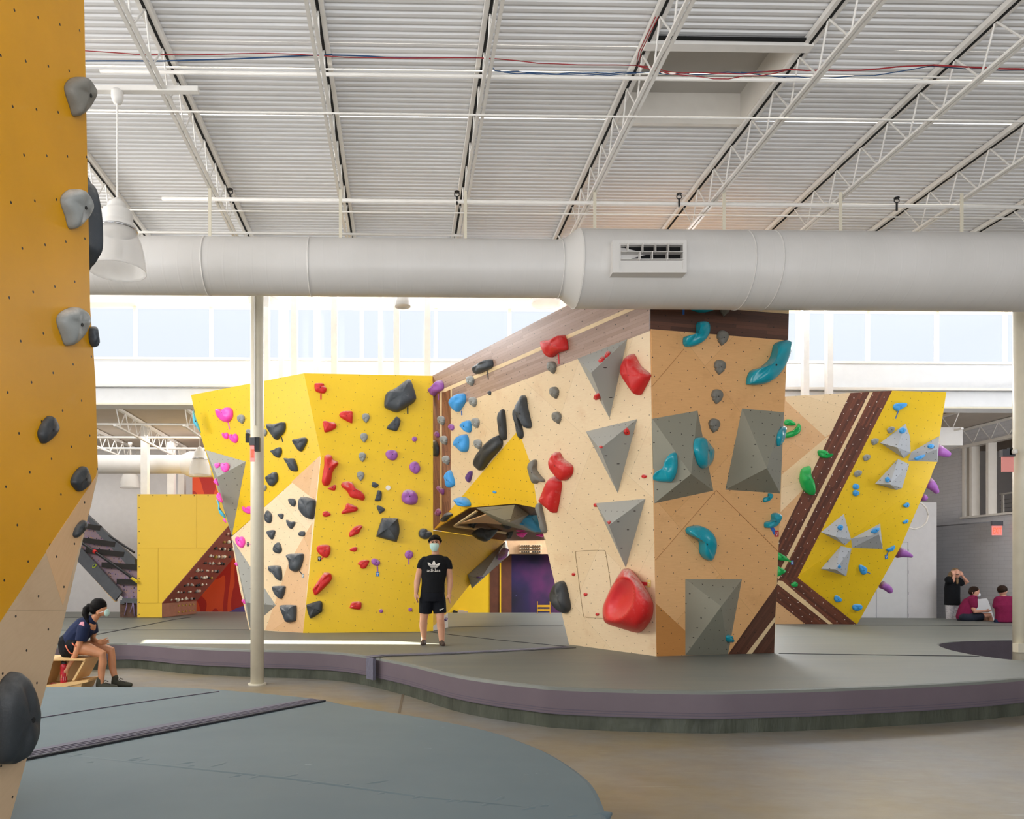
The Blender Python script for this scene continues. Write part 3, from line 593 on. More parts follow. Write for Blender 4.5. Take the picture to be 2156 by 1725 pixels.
# red mural
t = NT('mural_red', 0.6); v = t.coord(False, 0, (1, 1, 0.45)); n = t.noise(v, 1.1, 1, 0.4); x = t.math('SINE', t.math('MULTIPLY', n, 34.0))
M['mural'] = t.col(t.mix(t.math('GREATER_THAN', x, 0.15), rgb('A81E14'), rgb('D2481C')))
m = MB(); a = U(405, 1310, 22.9); b = U(545, 1000, 22.9); m.box((a.x, 22.9, 0.42), (b.x+0.3, 23.0, b.z)); tag(m.build('mural_wall', M['mural']), 'red wall painted with orange flame streaks behind the training board', 'painted wall')
a = [U(478, 1291, 22.85), U(500, 1280, 22.85), U(530, 1272, 22.85), U(545, 1272, 22.85), U(545, 1291, 22.85)]
tag(slab('painted_hill', a, Vector((0, -1, 0)), 0.04, flat('violet_paint', '5A4488', 0.7)), 'violet painted curve at the foot of the red mural', 'painted panel')
# grey adjustable board
C = crop(140, 1060, 6.9)
ab = thing('adjustable_board', 'tilted adjustable climbing board seen from its grey steel back, beside the yellow box', 'adjustable board', U(230, 1290, 20.6))
PB = Plane(U(160, 1080, 21.0), U(289, 1290, 19.9), U(200, 1290, 20.4))
def ap(name, pts, mat, th, lift=0.0): return Pm(ab, panel(name, None, PB, C(pts), mat, th, 0, lift))
t = NT('wired_backing', 0.7); v = t.coord(True, 0); vo = t.n('ShaderNodeTexVoronoi'); t.l(v, vo.inputs['Vector']); vo.inputs['Scale'].default_value = 11
c = t.mix(t.math('LESS_THAN', vo.outputs['Distance'], 0.22), rgb('A08890'), rgb('2A2540')); c = t.mix(t.ramp(t.noise(v, 14, 3), .58, .62), c, rgb('8A7AA8')); c = t.mix(t.ramp(t.noise(v, 9, 3), .6, .64), c, rgb('B08A70')); M['wired'] = t.col(c)
DS = flat('grey_steel_frame', '5A5D62', 0.6, var=0.15)
ap('backing', [(150, 60), (300, 160), (1040, 950), (1040, 1420), (850, 1400), (120, 640)], M['wired'], 0.03)
ap('side_rail', [(20, 560), (200, 560), (890, 1300), (790, 1425), (140, 740)], DS, 0.05, 0.22)
ap('far_rail', [(250, 60), (310, 140), (1040, 820), (1040, 970), (950, 930), (500, 450), (290, 180)], DS, 0.10, 0.12)
ap('ply_edge', [(0, 600), (140, 745), (760, 1435), (790, 1425), (150, 735), (20, 590)], M['plybare'], 0.05, 0.16)
for i, (a, b) in enumerate((((240, 325), (500, 365)), ((210, 530), (715, 600)), ((290, 685), (845, 745)), ((520, 895), (1040, 930)), ((740, 1135), (1040, 1150)))):
    m = MB(); A, Bq = C([a, b]); m.bar(PB.hit(*A, 0.10), PB.hit(*Bq, 0.10), 0.06, 0.14); Pm(ab, m.build('crossbar', flat('dark_bar', '2C2826', 0.6)))
for a, b, w in (((200, 560), (1000, 1115), 0.07), ((620, 470), (985, 715), 0.06)):
    m = MB(); A, Bq = C([a, b]); m.tube([PB.hit(*A, 0.35), PB.hit(*Bq, 0.35)], w*0.5, 10); Pm(ab, m.build('actuator_strut', flat('black_strut', '1A1B1E', 0.3)))
m = MB(); A, Bq = C([(400, 695), (430, 715)]); m.tube([PB.hit(*A, 0.35), PB.hit(*Bq, 0.35)], 0.055, 10); Pm(ab, m.build('red_collar', flat('red_band', 'D02020', 0.5)))
m = MB(); A, Bq = C([(955, 1090), (1025, 1140)]); m.tube([PB.hit(*A, 0.36), PB.hit(*Bq, 0.36)], 0.04, 10); Pm(ab, m.build('strut_foot', flat('yellow_foot', 'D8C020', 0.4)))
Cc = C([(372, 935), (385, 895), (420, 880), (437, 890), (420, 925), (395, 938)])
Pm(ab, slab('oval_emblem', [PB.hit(*q, 0.235) for q in smooth_closed(Cc, 4) for q in [(q.x, q.y)]], PB.n, 0.01, flat('emblem_green', 'A8B83A', 0.5)))
Cc = C([(380, 920), (392, 898), (415, 890), (410, 910), (395, 922)])
Pm(ab, slab('oval_emblem_core', [PB.hit(*q, 0.245) for q in smooth_closed(Cc, 4) for q in [(q.x, q.y)]], PB.n, 0.01, flat('emblem_navy', '20305A', 0.5)))
bb = fbox('board_base', 253, 1268, 292, 1302, 19.9, 0.5, flat('base_wood', '6A4A3A', 0.7, var=0.5, scale=9)); tag(bb, 'dark wooden kick box with dangling wires below the adjustable board', 'kick box')
m = MB(); a = U(258, 1264, 19.85); m.bar(a, U(290, 1266, 19.85), 0.07, 0.12); m.box(a-Vector((.05, .02, .1)), a+Vector((.06, .03, .0))); Pm(ab, m.build('hinge_bracket', DS))
m = MB()
for x0, x1, y1 in ((268, 262, 1296), (276, 283, 1298), (280, 274, 1290), (286, 289, 1295)): m.tube([U(x0, 1255, 19.84), U((x0+x1)/2+2, 1275, 19.82), U(x1, y1, 19.86)], 0.012, 6)
tag(m.build('loose_wires', flat('violet_wire', '9A8AB8', 0.5), None, True), 'loose violet wires hanging over the dark kick box', 'wires')
# back of the cave
BK = 22.4
o = fbox('yellow_back_panel', 930, 1060, 1031, 1291, BK, 0.1, M['yellowplain']); tag(o, 'plain yellow wall panel at the back of the cave', 'wall panel')
cw = fbox('walnut_back_panel', 1031, 1100, 1077, 1291, BK-0.02, 0.12, flat('back_walnut', '6A3D2C', 0.55, var=0.35, scale=3)); tag(cw, 'walnut plank wall strip at the back of the cave beside the night mural', 'wall panel')
st = fbox('yellow_stripe', 1052, 1100, 1055, 1291, BK-0.04, 0.03, M['yellowplain']); tag(st, 'thin yellow stripe running up the walnut back strip', 'stripe')
t = NT('galaxy_mural', 0.7); v = t.coord(); n = t.noise(v, 0.7, 3, 0.5); c = t.mix(t.ramp(n, .35, .65), rgb('0E0A1C'), rgb('2A1A58'))
sp = t.n('ShaderNodeSeparateXYZ'); t.l(v, sp.inputs[0]); c = t.mix(t.ramp(t.math('ADD', t.math('MULTIPLY', sp.outputs[0], .35), t.math('MULTIPLY', t.math('SUBTRACT', n, .5), 3.0)), 1.2, 2.6), c, rgb('8A1450'))
vo = t.n('ShaderNodeTexVoronoi'); t.l(v, vo.inputs['Vector']); vo.inputs['Scale'].default_value = 2.6; c = t.mix(t.math('LESS_THAN', vo.outputs['Distance'], 0.035), c, rgb('6A60A0')); M['galaxy'] = t.col(c)
o = fbox('galaxy_mural', 1077, 1166, 1290, 1291, BK-0.02, 0.12, M['galaxy']); tag(o, 'dark purple night-sky mural with pink glow at the back of the cave', 'painted wall')
hd = thing('hangboard_header', 'pale wooden header with slotted training boards above the night mural', 'hangboard header', U(1160, 1166, 22.0))
a = U(1060, 1167, 22.0); b = U(1290, 1120, 22.0); m = MB(); m.box((a.x, 22.0, a.z), (b.x, 22.38, b.z)); P(hd, m, 'beam', flat('header_ply', 'C8A480', 0.6, var=0.15))
for y in (1152, 1158.5, 1165):
    a = U(1094, y, 21.95); b = U(1140, y-5, 21.95); m = MB(); m.box((a.x, 21.9, a.z+.01), (b.x, 21.99, b.z)); gb_ = P(hd, m, 'grip_board', flat('grip_board_ply', 'D8BC98', 0.6))
    m = MB()
    for i in range(4):
        for s in (0, 23): a = U(1098+i*4.6+s, y-1.5, 21.89); b = U(1101+i*4.6+s, y-3.8, 21.89); m.box((a.x, 21.885, a.z), (b.x, 21.9, b.z))
    P(gb_, m, 'finger_slots', M['darkslot'])
ch = thing('yellow_rack', 'small yellow two-rail metal rack standing before the night mural', 'rack', Uz(1145, 1291, 0.42))
YM = flat('yellow_metal', 'E0A820', 0.4)
for x in (1131.5, 1158): m = MB(); m.bar(Uz(x, 1293, .42), Uz(x, 1293, .42)+Vector((0, 0, .36)), 0.02); P(ch, m, 'upright', YM)
for y0, y1 in ((1274, 1278.5), (1282.5, 1287)): a = U(1131, y1, 21.6); b = U(1158, y0, 21.6); m = MB(); m.box((a.x, 21.57, a.z), (b.x, 21.6, b.z)); P(ch, m, 'rail', YM)
for x0, x1, lb, mt in ((953, 963, 'dark flat shoe lying at the foot of the yellow back panel', M['black']), (964, 985, 'pale brush tray lying at the foot of the yellow back panel', flat('tray', 'B8A898', 0.6))):
    a = Uz(x0, 1290.5, .42); m = MB(); m.box((a.x, a.y, .42), (a.x+(x1-x0)/F*a.y, a.y+.12, .47)); m.box((a.x+.02, a.y+.02, .47), (a.x+(x1-x0)/F*a.y*.6, a.y+.1, .49)); tag(m.build('shoe' if x0 == 953 else 'tray', mt), lb, 'shoe' if x0 == 953 else 'tray')
# block wall side of the hall
UR = 15.2
bt = NT('painted_block', 0.7); br = bt.n('ShaderNodeTexBrick'); bt.l(bt.coord(True), br.inputs['Vector'])
br.inputs['Color1'].default_value = rgb('CBCBCF'); br.inputs['Color2'].default_value = rgb('C7C7CB'); br.inputs['Mortar'].default_value = rgb('BABABF'); br.inputs['Scale'].default_value = 1; br.inputs['Brick Width'].default_value = 0.4; br.inputs['Row Height'].default_value = 0.1; br.inputs['Mortar Size'].default_value = 0.005
bt.bump(br.outputs['Fac'], -0.5, 0.01); M['block'] = bt.col(br.outputs[0])
UW0, UW1, ZW0, ZW1 = 16.0, 20.35, 3.08, 5.0      # opening along v
def vq(name, v0, v1, z0, z1, mat, u=UR, th=0.3):
    m = MB(); vs = [B(u, v0, z0), B(u+th, v0, z0), B(u+th, v1, z0), B(u, v1, z0), B(u, v0, z1), B(u+th, v0, z1), B(u+th, v1, z1), B(u, v1, z1)]
    m.add(vs, [(0, 3, 2, 1), (4, 5, 6, 7), (0, 1, 5, 4), (1, 2, 6, 5), (2, 3, 7, 6), (3, 0, 4, 7)]); return m.build(name, mat, None, False, lambda co: (co.y, co.z))
struct(vq('wall_right', -9, LV, 0, ZW0, M['block'])); struct(vq('wall_right_upper', -9, VB+.25, ZW1, ZU+0.2, M['block'])); struct(vq('wall_right_corner', VB+.25, LV, ZW1, LZ+0.3, M['block']))
struct(vq('wall_right_rear', UW1, LV, ZW0, ZW1, M['block'])); struct(vq('wall_right_near', -9, UW0, ZW0, ZW1, M['block']))
w = thing('window_16', 'x', 'window', B(UR, 18, 3)); del w['label']; del w['category']; w['kind'] = 'structure'
for a in (20.24, 19.98, 19.4, 18.4, 17.2):
    m = MB(); vs = [B(UR-0.02, a, ZW0), B(UR+0.2, a, ZW0), B(UR+0.2, a+0.09, ZW0), B(UR-0.02, a+0.09, ZW0)]; m.add(vs+[q+Vector((0, 0, ZW1-ZW0)) for q in vs], [(0, 3, 2, 1), (4, 5, 6, 7), (0, 1, 5, 4), (1, 2, 6, 5), (2, 3, 7, 6), (3, 0, 4, 7)]); o = P(w, m, 'mullion', M['white']); o['kind'] = 'structure'
m = MB(); m.bar(B(UR+0.05, UW0, ZW1), B(UR+0.05, UW1, ZW1), 0.2, 0.08); m.bar(B(UR+0.05, UW0, ZW0), B(UR+0.05, UW1, ZW0), 0.24, 0.05); o = P(w, m, 'frame', M['white']); o['kind'] = 'structure'
m = MB(); m.add([B(UR+0.12, UW0, ZW0), B(UR+0.12, UW1, ZW0), B(UR+0.12, UW1, ZW1), B(UR+0.12, UW0, ZW1)], [(0, 1, 2, 3)]); o = P(w, m, 'pane', M['glass']); o['kind'] = 'structure'
struct(vq('wall_far_room', 10, 30, 0, 6, flat('tan_room', 'C4AE96', 0.8), UR+4.5, 0.2))
struct(mesh('floor_upper', [B(UR+.3, 12, 2.8), B(UR+4.5, 12, 2.8), B(UR+4.5, 28, 2.8), B(UR+.3, 28, 2.8)], [(0, 1, 2, 3)], flat('upper_floor', '8A7A6A', 0.7)))
ra = thing('cable_railing', 'pale steel railing with thin cables seen through the block wall window', 'railing', B(UR+1, 18, 2.8))
m = MB(); m.bar(B(UR+1, 15.5, 3.72), B(UR+1, 20.3, 3.72), 0.05, 0.04); P(ra, m, 'top_rail', M['steel'])
m = MB()
for i in range(7): m.tube([B(UR+1, 15.5, 2.9+i*0.11), B(UR+1, 20.3, 2.9+i*0.11)], 0.006, 5)
P(ra, m, 'cables', M['chrome'])
for v in (20.2, 19.7, 17.4): m = MB(); m.bar(B(UR+1, v, 2.8), B(UR+1, v, 3.72), 0.07, 0.04); P(ra, m, 'post', M['steel'])
o = pipe('conduit', 'thin grey conduit running along the block wall to the exit sign', 'conduit', [U(1972, 1108.3, 21.4), U(2096, 1098, 19.4)], 0.015, flat('conduit_grey', '9A9AA0', .5))
# exit sign on block wall (projecting) and on the near column
e2, p = exitsign(2099, 1107, 19.1, 0.27, 0.36, 'glowing red exit sign fixed to the block wall below the window')
text_mesh('EXIT', 0.22, 'sign_lettering', M['letterglow'], e2, (p.x, p.y-0.015, p.z-0.20), (math.pi/2, 0, 0), 0.5)
e3, p = exitsign(2121, 962, 10.3, 0.17, 0.3, 'pinkish clear exit sign panel with emergency lamp on the edge column', dim=True)
m = MB(); m.lathe([(0, 0), (.03, 0.0), (.035, .03), (.03, .06), (0, .065)], (p.x+0.06, p.y-0.05, p.z+0.03), 16); P(e3, m, 'lamp_head', M['white'], True)
m = MB(); m.box((p.x+.01, p.y-.03, p.z+.02), (p.x+.05, p.y+.02, p.z+.12)); P(e3, m, 'lamp_bracket', M['black'])
# white closet volume with doors
wb = fbox('wall_closet', 1700, 1058, 1972, 1304, 19.9, 3.8, M['lowwall']); struct(wb)
for i, (x0, x1) in enumerate(((1780, 1845), (1845, 1911))):
    d = fbox('door_%d' % (i+1), x0+.6, 1142, x1-.6, 1303, 19.87, 0.03, M['wallwhite']); struct(d)
m = MB()
for y in (1160, 1205, 1250, 1296): m.box(U(1911, y+3, 19.86), U(1913, y-3, 19.84))
for x in (1845, 1911.5): m.bar(U(x, 1142, 19.868), U(x, 1303, 19.868), 0.012, 0.006)
m.bar(U(1780, 1142, 19.868), U(1912, 1142, 19.868), 0.012, 0.006)
struct(m.build('trim_7', flat('door_shadow_gap', '8A8E96', 0.6)))
o = fbox('box_duct', 1940, 900, 2027, 938, 18.3, 1.6, M['duct']); tag(o, 'boxy cream duct under the low ceiling beyond the boulder top', 'air duct')
m = MB(); a = U(1925, 1085, 19.0); m.tube([a+Vector((.35*math.cos(t/12*6.283), 0, .35*math.sin(t/12*6.283))) for t in range(13)], 0.02, 8); tag(m.build('cable_coil', M['white'], None, True), 'loop of white cable hanging behind the boulder edge', 'cable')
# ---------------------------------------------------------------- mats
t = NT('mat_vinyl', 0.5, spec=.35); v = t.coord(); n = t.noise(t.coord(False, 10, (0.4, 2.2, 1)), 1.1, 6, 0.65)
c = t.mix(t.ramp(n, .3, .7), rgb('6A6F6B'), rgb('76776F')); n2 = t.noise(t.coord(False, 25, (1, 4, 1)), 3.5, 8, 0.8); c = t.mix(t.math('MULTIPLY', t.ramp(n2, .64, .72), .35), c, rgb('C4C4BE'))
t.bump(t.noise(t.coord(False, 0, (0.5, 2.2, 1)), 1.2, 3), 0.15, 0.03); M['mat'] = t.col(c)
t = NT('front_mat_vinyl', 0.6, spec=.25); v = t.coord(); n = t.noise(v, 0.8, 5, 0.6); c = t.mix(t.ramp(n, .3, .7), rgb('57666C'), rgb('616F73')); n2 = t.noise(t.coord(False, 20, (1, 3, 1)), 2.5, 9, 0.8); c = t.mix(t.math('MULTIPLY', t.ramp(n2, .66, .74), .45), c, rgb('D8DCDC'))
t.bump(t.noise(t.coord(False, -12, (0.7, 1.6, 1)), 0.9, 2), 0.18, 0.05); M['frontmat'] = t.col(c)
M['skirt'] = flat('purple_grey_skirt', '6A5E66', 0.5, var=0.08, scale=2, bump=0.05)
t = NT('olive_skirt', 0.45); w = t.noise(t.coord(False, 0, (1.6, 1.6, .5)), 2.2, 4, .6); t.bump(w, .9, .06); M['skirtlow'] = t.col(t.mix(t.ramp(w, .35, .65), rgb('3A3E33'), rgb('4E5246')))
M['skirtseam'] = flat('skirt_seam', '5E5664', 0.6)
MZ = 0.42
def cr(pts, n=6):
    out = []
    for i in range(len(pts)-1):
        p0 = Vector(pts[max(i-1, 0)]); p1 = Vector(pts[i]); p2 = Vector(pts[i+1]); p3 = Vector(pts[min(i+2, len(pts)-1)])
        for t in (j/n for j in range(n)): out.append(0.5*((2*p1)+(-p0+p2)*t+(2*p0-5*p1+4*p2-p3)*t*t+(-p0+3*p1-3*p2+p3)*t**3))
    out.append(Vector(pts[-1])); return out
def mat(root, edge, rest, topmat, z=MZ, r=0.035, lowz=0.145, inset=0.02):
    """edge: curve of the visible rim (xy); rest: remaining outline points (xy); returns"""
    k = len(edge); out = [Vector((p.x, p.y)) for p in edge]+[Vector(p) for p in rest]
    area = sum(out[i].x*out[(i+1) % len(out)].y-out[(i+1) % len(out)].x*out[i].y for i in range(len(out)))
    sg = 1 if area > 0 else -1
    def nrm(i):
        a = out[(i-1) % len(out)]; b = out[(i+1) % len(out)]; d = (b-a).normalized(); return Vector((d.y, -d.x))*sg
    N = [nrm(i) for i in range(len(out))]
    ins = [out[i]-N[i]*r for i in range(len(out))]
    tri = tessellate_polygon([[Vector((p.x, p.y, 0)) for p in ins]])
    vs = [Vector((p.x, p.y, z)) for p in ins]; n = len(out)
    vs += [Vector((out[i].x-N[i].x*r*.3, out[i].y-N[i].y*r*.3, z-r*.25)) for i in range(n)]; vs += [Vector((out[i].x, out[i].y, z-r)) for i in range(n)]
    fs = [tuple(t) for t in tri]+[(i, (i+1) % n, (i+1) % n+n, i+n) for i in range(n)]+[(i+n, (i+1) % n+n, (i+1) % n+2*n, i+2*n) for i in range(n)]
    Pm(root, mesh('mat_top', vs, fs, topmat))
    def strip(name, za, zb, off, mt, ripple=0.0):
        rr = random.Random(3); vs = []; fs = []
        for i in range(k):
            o = off+(rr.uniform(-ripple, ripple)); p = out[i]+N[i]*off; q = out[i]+N[i]*o
            vs += [Vector((p.x, p.y, za)), Vector((q.x, q.y, (za+zb)/2)), Vector((q.x, q.y, zb))]
        for i in range(k-1): fs += [(3*i, 3*i+3, 3*i+4, 3*i+1), (3*i+1, 3*i+4, 3*i+5, 3*i+2)]
        Pm(root, mesh(name, vs, fs, mt, None, True))
    strip('skirt', z-r, lowz, 0.0, M['skirt'])
    strip('base_wrap', lowz+0.01, 0.0, -inset, M['skirtlow'], 0.006)
    for zz in (lowz+.055, lowz+.03, lowz+.005): strip('seam', zz+.004, zz-.004, 0.003, M['skirtseam'])
main = [(-160, 1352), (60, 1361), (111, 1363), (245, 1356), (300, 1357), (390, 1364), (500, 1368.5), (556, 1370), (640, 1372), (718, 1376), (773, 1383), (790, 1386), (862, 1400), (946, 1420), (1029, 1433.5), (1113, 1443), (1164, 1448), (1257, 1452), (1368, 1455), (1500, 1457), (1575, 1455.5), (1716, 1452), (1856, 1446.5), (1961, 1442), (2066, 1436), (2156, 1429), (2300, 1419), (2480, 1400)]
E = cr([tuple(Uz(x, y-1.5, MZ).xy) for x, y in main])
notch = [(2480, 1391), (2300, 1391.5), (2200, 1391), (2135, 1389.5), (2060, 1380), (2010, 1370), (1985, 1362), (1978, 1357), (1990, 1353), (2040, 1349.5), (2135, 1347.5), (2300, 1346), (2480, 1345)]
NE = cr([tuple(Uz(x, y, MZ).xy) for x, y in notch], 4)
back = [(2360, 1321), (2135, 1309.5), (1972, 1301.8), (1850, 1300.8), (1694, 1300.5), (1690, 1294), (1500, 1290), (900, 1288.5), (130, 1288.5), (-80, 1289)]
BKP = [tuple(Uz(x, y, MZ).xy) for x, y in back]
mm = thing('main_mat', 'large grey landing mat with purple-grey curved side under the climbing walls', 'mat', (2, 8, 0))
mat(mm, E, [tuple(p) for p in NE]+BKP, M['mat'])
# inner side of the cutout
vs = []; fs = []
for i, p in enumerate(NE): vs += [Vector((p.x, p.y, MZ-.01)), Vector((p.x, p.y, 0))]
for i in range(len(NE)-1): fs.append((2*i, 2*i+2, 2*i+3, 2*i+1))
Pm(mm, mesh('cutout_side', vs, fs, flat('cutout_cloth', '5C545E', .6, bump=.3), None, True))
def strap(root, name, pts, w, mt, z=MZ+.004, h=.006):
    m = MB(); q = [Uz(x, y, z) for x, y in pts]
    for i in range(len(q)-1): m.bar(q[i], q[i+1], w, h)
    Pm(root, m.build(name, mt))
M['velcro'] = flat('velcro_strip', '6A6878', 0.8, var=.2, scale=30); M['seamblack'] = flat('seam_black', '24242A', .8)
sp_ = [(775, 1383.5), (800, 1380), (900, 1377), (1000, 1372.5), (1100, 1367.5), (1200, 1362)]
strap(mm, 'cover_strip', sp_, .16, M['velcro']); strap(mm, 'cover_strip_edge', [(x+12, y+2.4) for x, y in sp_], .02, M['seamblack'], MZ+.008)
for pts, w in ((([(905, 1331), (960, 1338), (1060, 1349), (1190, 1361)]), .03), (([(110, 1327.5), (330, 1326.5), (525, 1326.5)]), .02), (([(110, 1354), (290, 1320), (365, 1305), (400, 1300)]), .05), (([(1640, 1376), (1800, 1378.5), (2000, 1381), (2060, 1382)]), .05), (([(1800, 1316.5), (1950, 1316.5), (2135, 1318.5)]), .03), (([(945, 1321), (1100, 1318), (1185, 1318)]), .03), (([(110, 1301), (250, 1300)]), .02), (([(700, 1345), (790, 1343)]), .0)):
    if w: strap(mm, 'panel_seam', pts, w, M['seamblack'])
q0, q1 = Uz(775, 1384.5, MZ), Uz(789, 1387, MZ)
m = MB(); d = Vector((-.9, -.43, 0)).normalized(); 
for a in (q0, ): 
    nx = Vector((q1.x-q0.x, q1.y-q0.y, 0)).normalized(); out = Vector((nx.y, -nx.x, 0)); 
    vs = [a+out*.03-nx*.0+Vector((0, 0, z)) for z in (.0, -.29)]+[q1+out*.03+Vector((0, 0, z)) for z in (-.29, .0)]; m.add(vs+[p-out*.05 for p in vs], [(0, 1, 2, 3), (7, 6, 5, 4), (0, 4, 5, 1), (1, 5, 6, 2), (2, 6, 7, 3), (3, 7, 4, 0)])
Pm(mm, m.build('strap_tail', M['velcro']))
fm = thing('front_mat', 'blue-grey landing mat in front with a ribbed seam strip across it', 'mat', (-1, 5, 0))
fe = [(-300, 1452), (86, 1447.5), (278, 1447.5), (390, 1449), (473, 1454), (556, 1461), (668, 1472.5), (751, 1489), (890, 1511), (1029, 1539), (1113, 1567), (1165, 1590), (1219.5, 1625), (1256.6, 1662), (1281, 1725), (1290, 1830), (1270, 2050), (1150, 2500)]
FE = cr([tuple(Uz(x, y-1.5, MZ).xy) for x, y in fe]); mat(fm, FE, [(-.2, .4), (-3.8, .4)], M['frontmat'])
sp_ = [(22, 1597), (200, 1559), (400, 1521), (560, 1492), (668, 1473.5)]
strap(fm, 'cover_strip', sp_, .18, M['velcro'])
for o_ in (-.06, -.02, .02, .06):
    m = MB(); q = [Uz(x, y, MZ+.008) for x, y in sp_]; dd = (q[-1]-q[0]).normalized(); nn = Vector((-dd.y, dd.x, 0)); m.bar(q[0]+nn*o_, q[-1]+nn*o_, .008, .006); Pm(fm, m.build('rib', M['skirtseam']))
m = MB(); m.bar(q[0]-nn*.095, q[-1]-nn*.095, .02, .012); Pm(fm, m.build('strip_edge', M['seamblack']))
strap(fm, 'panel_seam', [(74, 1513), (200, 1493), (330, 1474), (461, 1456)], .012, M['skirtseam'])
r = random.Random(5); m = MB()
for i in range(26):
    x = 120+i*44+r.uniform(-15, 15); y = 1592+(x-120)*.112+r.uniform(-8, 12); a = Uz(x, y, MZ); L = r.uniform(.10, .30); ang = r.uniform(.5, 1.1); b = a+Vector((L*math.cos(ang), L*math.sin(ang), 0)); c_ = (a+b)/2
    m.tube([a+Vector((0, 0, -.02)), a.lerp(c_, .5)+Vector((0, 0, -.027)), c_+Vector((.01, 0, -.029)), b.lerp(c_, .5)+Vector((0, 0, -.027)), b+Vector((0, 0, -.02))], [.008, .028, .034, .028, .008], 24)
q = [Uz(x, y, MZ-.030) for x, y in ((60, 1590), (300, 1618), (600, 1650), (900, 1692), (1120, 1714))]; m.tube(q, [.030, .034, .036, .034, .03], 24)
Pm(fm, m.build('wrinkles', M['frontmat'], None, True))
# ================================================================ climbing walls
def wall(name, label, loc): return thing(name, label, 'climbing wall', loc)
def W(root, name, pl, px, mat, th=0.04, rot=0, lift=0.0): return Pm(root, panel(name, None, pl, px, mat, th, rot, lift))
class FP:
    """face plane of a volume"""
def volume(label, pl, base, apex, h, mat, group=None, mats=None):
    """faceted volume: base polygon on the wall plane, one raised corner; returns the planes of its faces"""
    bp = [pl.hit(*q, 0.002) for q in base]; ap_ = pl.hit(apex[0], apex[1], h); bk = [p-pl.n*0.03 for p in bp]; k = len(bp)
    vs = []; fs = []; uv = pl.uvf(15)
    me = mesh('wall_volume', bp+[ap_]+bk, [(i, (i+1) % k, k) for i in range(k)]+[(i, i+k+1, (i+1) % k+k+1, (i+1) % k) for i in range(k)], mat, None, False, uv)
    origin_to(me, sum(bp, Vector())/k); tag(me, label, 'wall volume', group)
    return [Plane(bp[i], bp[(i+1) % k], ap_) for i in range(k)]
# --- wide yellow wall (front facet, angled facet, cave pillar)
yw = wall('yellow_wall', 'wide yellow climbing wall with pale wood triangles, behind the walking man', U(640, 1333, 14.7))
T1, T3, B1 = U(640, 786, 14.7), U(912, 791, 14.9), U(638, 1333, 14.7)
PYW = Plane(T1, T3, B1)
W(yw, 'yellow_panel', PYW, [(640, 786), (911.5, 791.5), (912, 1329), (882, 1330.5), (638, 1333.5), (676, 962)], M['yellow'], .08, 20)
Mp = PYW.hit(676, 962); T2, B2 = U(402, 832, 16.5), U(525, 1326, 15.49)
Lp = None
PLU = Plane(T1, T2, Mp); PLL = Plane(Mp, U(638, 1333, 14.72), B2)
W(yw, 'yellow_panel', PLU, [(640, 786), (402, 832), (417, 898), (450, 1010), (490, 1127), (676, 962)], M['yellow'], .08, -8)
W(yw, 'plywood_panel', PLL, [(676, 962), (638, 1333.5), (525, 1326), (505, 1240), (487, 1131)], M['ply'], .08, 0)
W(yw, 'plywood_panel', PLL, crop(400, 780, 5.39)([(1480, 965), (1150, 1268), (1425, 1480)]), M['plywarm'], .04, 20, .002)
W(yw, 'plywood_panel', PLL, [(658, 1100), (638, 1333), (559, 1327), (606, 1190), (640, 1130)], M['plywarm'], .04, 60, .002)
PW = Plane(U(912, 1120, 14.95), U(943, 1322, 16.1), U(1062, 1138, 21.4))
W(yw, 'yellow_pillar_panel', PW, [(912, 1117), (1062, 1139), (943, 1290), (912, 1319)], M['yellowlow'], .08, 10)
W(yw, 'white_pillar_foot', PW, [(912, 1319), (943, 1290), (943, 1321.5), (912, 1329)], panelmat('white_panel', 'D8D2C8', .5), .08)
# --- plywood tower
tw = wall('plywood_tower', 'tall plywood climbing tower with walnut bands, pale side and orange side meeting at a corner', U(1382, 1382, 10.56))
A1, A2, A3 = U(1368, 559, 9.57), U(1382, 1382, 10.56), U(912, 790, 14.85)
PT = Plane(A1, A2, A3)
PR = Plane(A1, A2, U(1630, 1375, 11.0))
topx = 565
W(tw, 'walnut_band', PT, [(911, 791), (1368, 552), (1368, 697), (949, 860), (911, 874)], M['walnutglare'], .05, PT.band_rot((912, 790), (1368, 575)))
W(tw, 'maple_stripe', PT, [(927, 826), (936, 818), (1100, 747), (1368, 629), (1368, 638), (1100, 755), (936, 826)], M['stripe'], .03, 0, .003)
W(tw, 'walnut_edge_band', PT, [(911, 792), (927, 822), (949, 812), (949, 1073), (912, 1116)], M['walnut'], .04, 90, .002)
W(tw, 'maple_stripe', PT, [(927, 824), (930.5, 823), (930.5, 1092), (927, 1096)], M['stripe'], .03, 0, .005)
W(tw, 'maple_stripe', PT, [(949, 813), (951.5, 812), (951.5, 858), (949, 859)], M['stripe'], .03, 0, .005)
C3 = crop(1100, 640, 4.79); C1 = crop(890, 700, 4.792); C4 = crop(1100, 980, 4.107); C5 = crop(1350, 630, 4.424); C6 = crop(1350, 1000, 4.312); C7 = crop(1620, 800, 3.195)
W(tw, 'plywood_panel', PT, [(949, 860), (1368, 697), (1382, 1382.5), (1199, 1361.5), (1152, 1160), (1132, 1070), (1118, 980), (1091.5, 905.6), (949, 1073)], M['ply'], .05, 0)
W(tw, 'yellow_arch_panel', PT, [(1091.5, 905.6), (1118, 980), (1132, 1070), (1083.8, 1060.8), (987.6, 1069), (912.5, 1116)], M['yellowlow'], .05, 10)
W(tw, 'orange_plywood_face', PR, [(1369, 552), (1663, 575), (1658, 720), (1644, 1020), (1633, 1240), (1630, 1375.5), (1382.5, 1382.5)], M['ply2'], .05, 0)
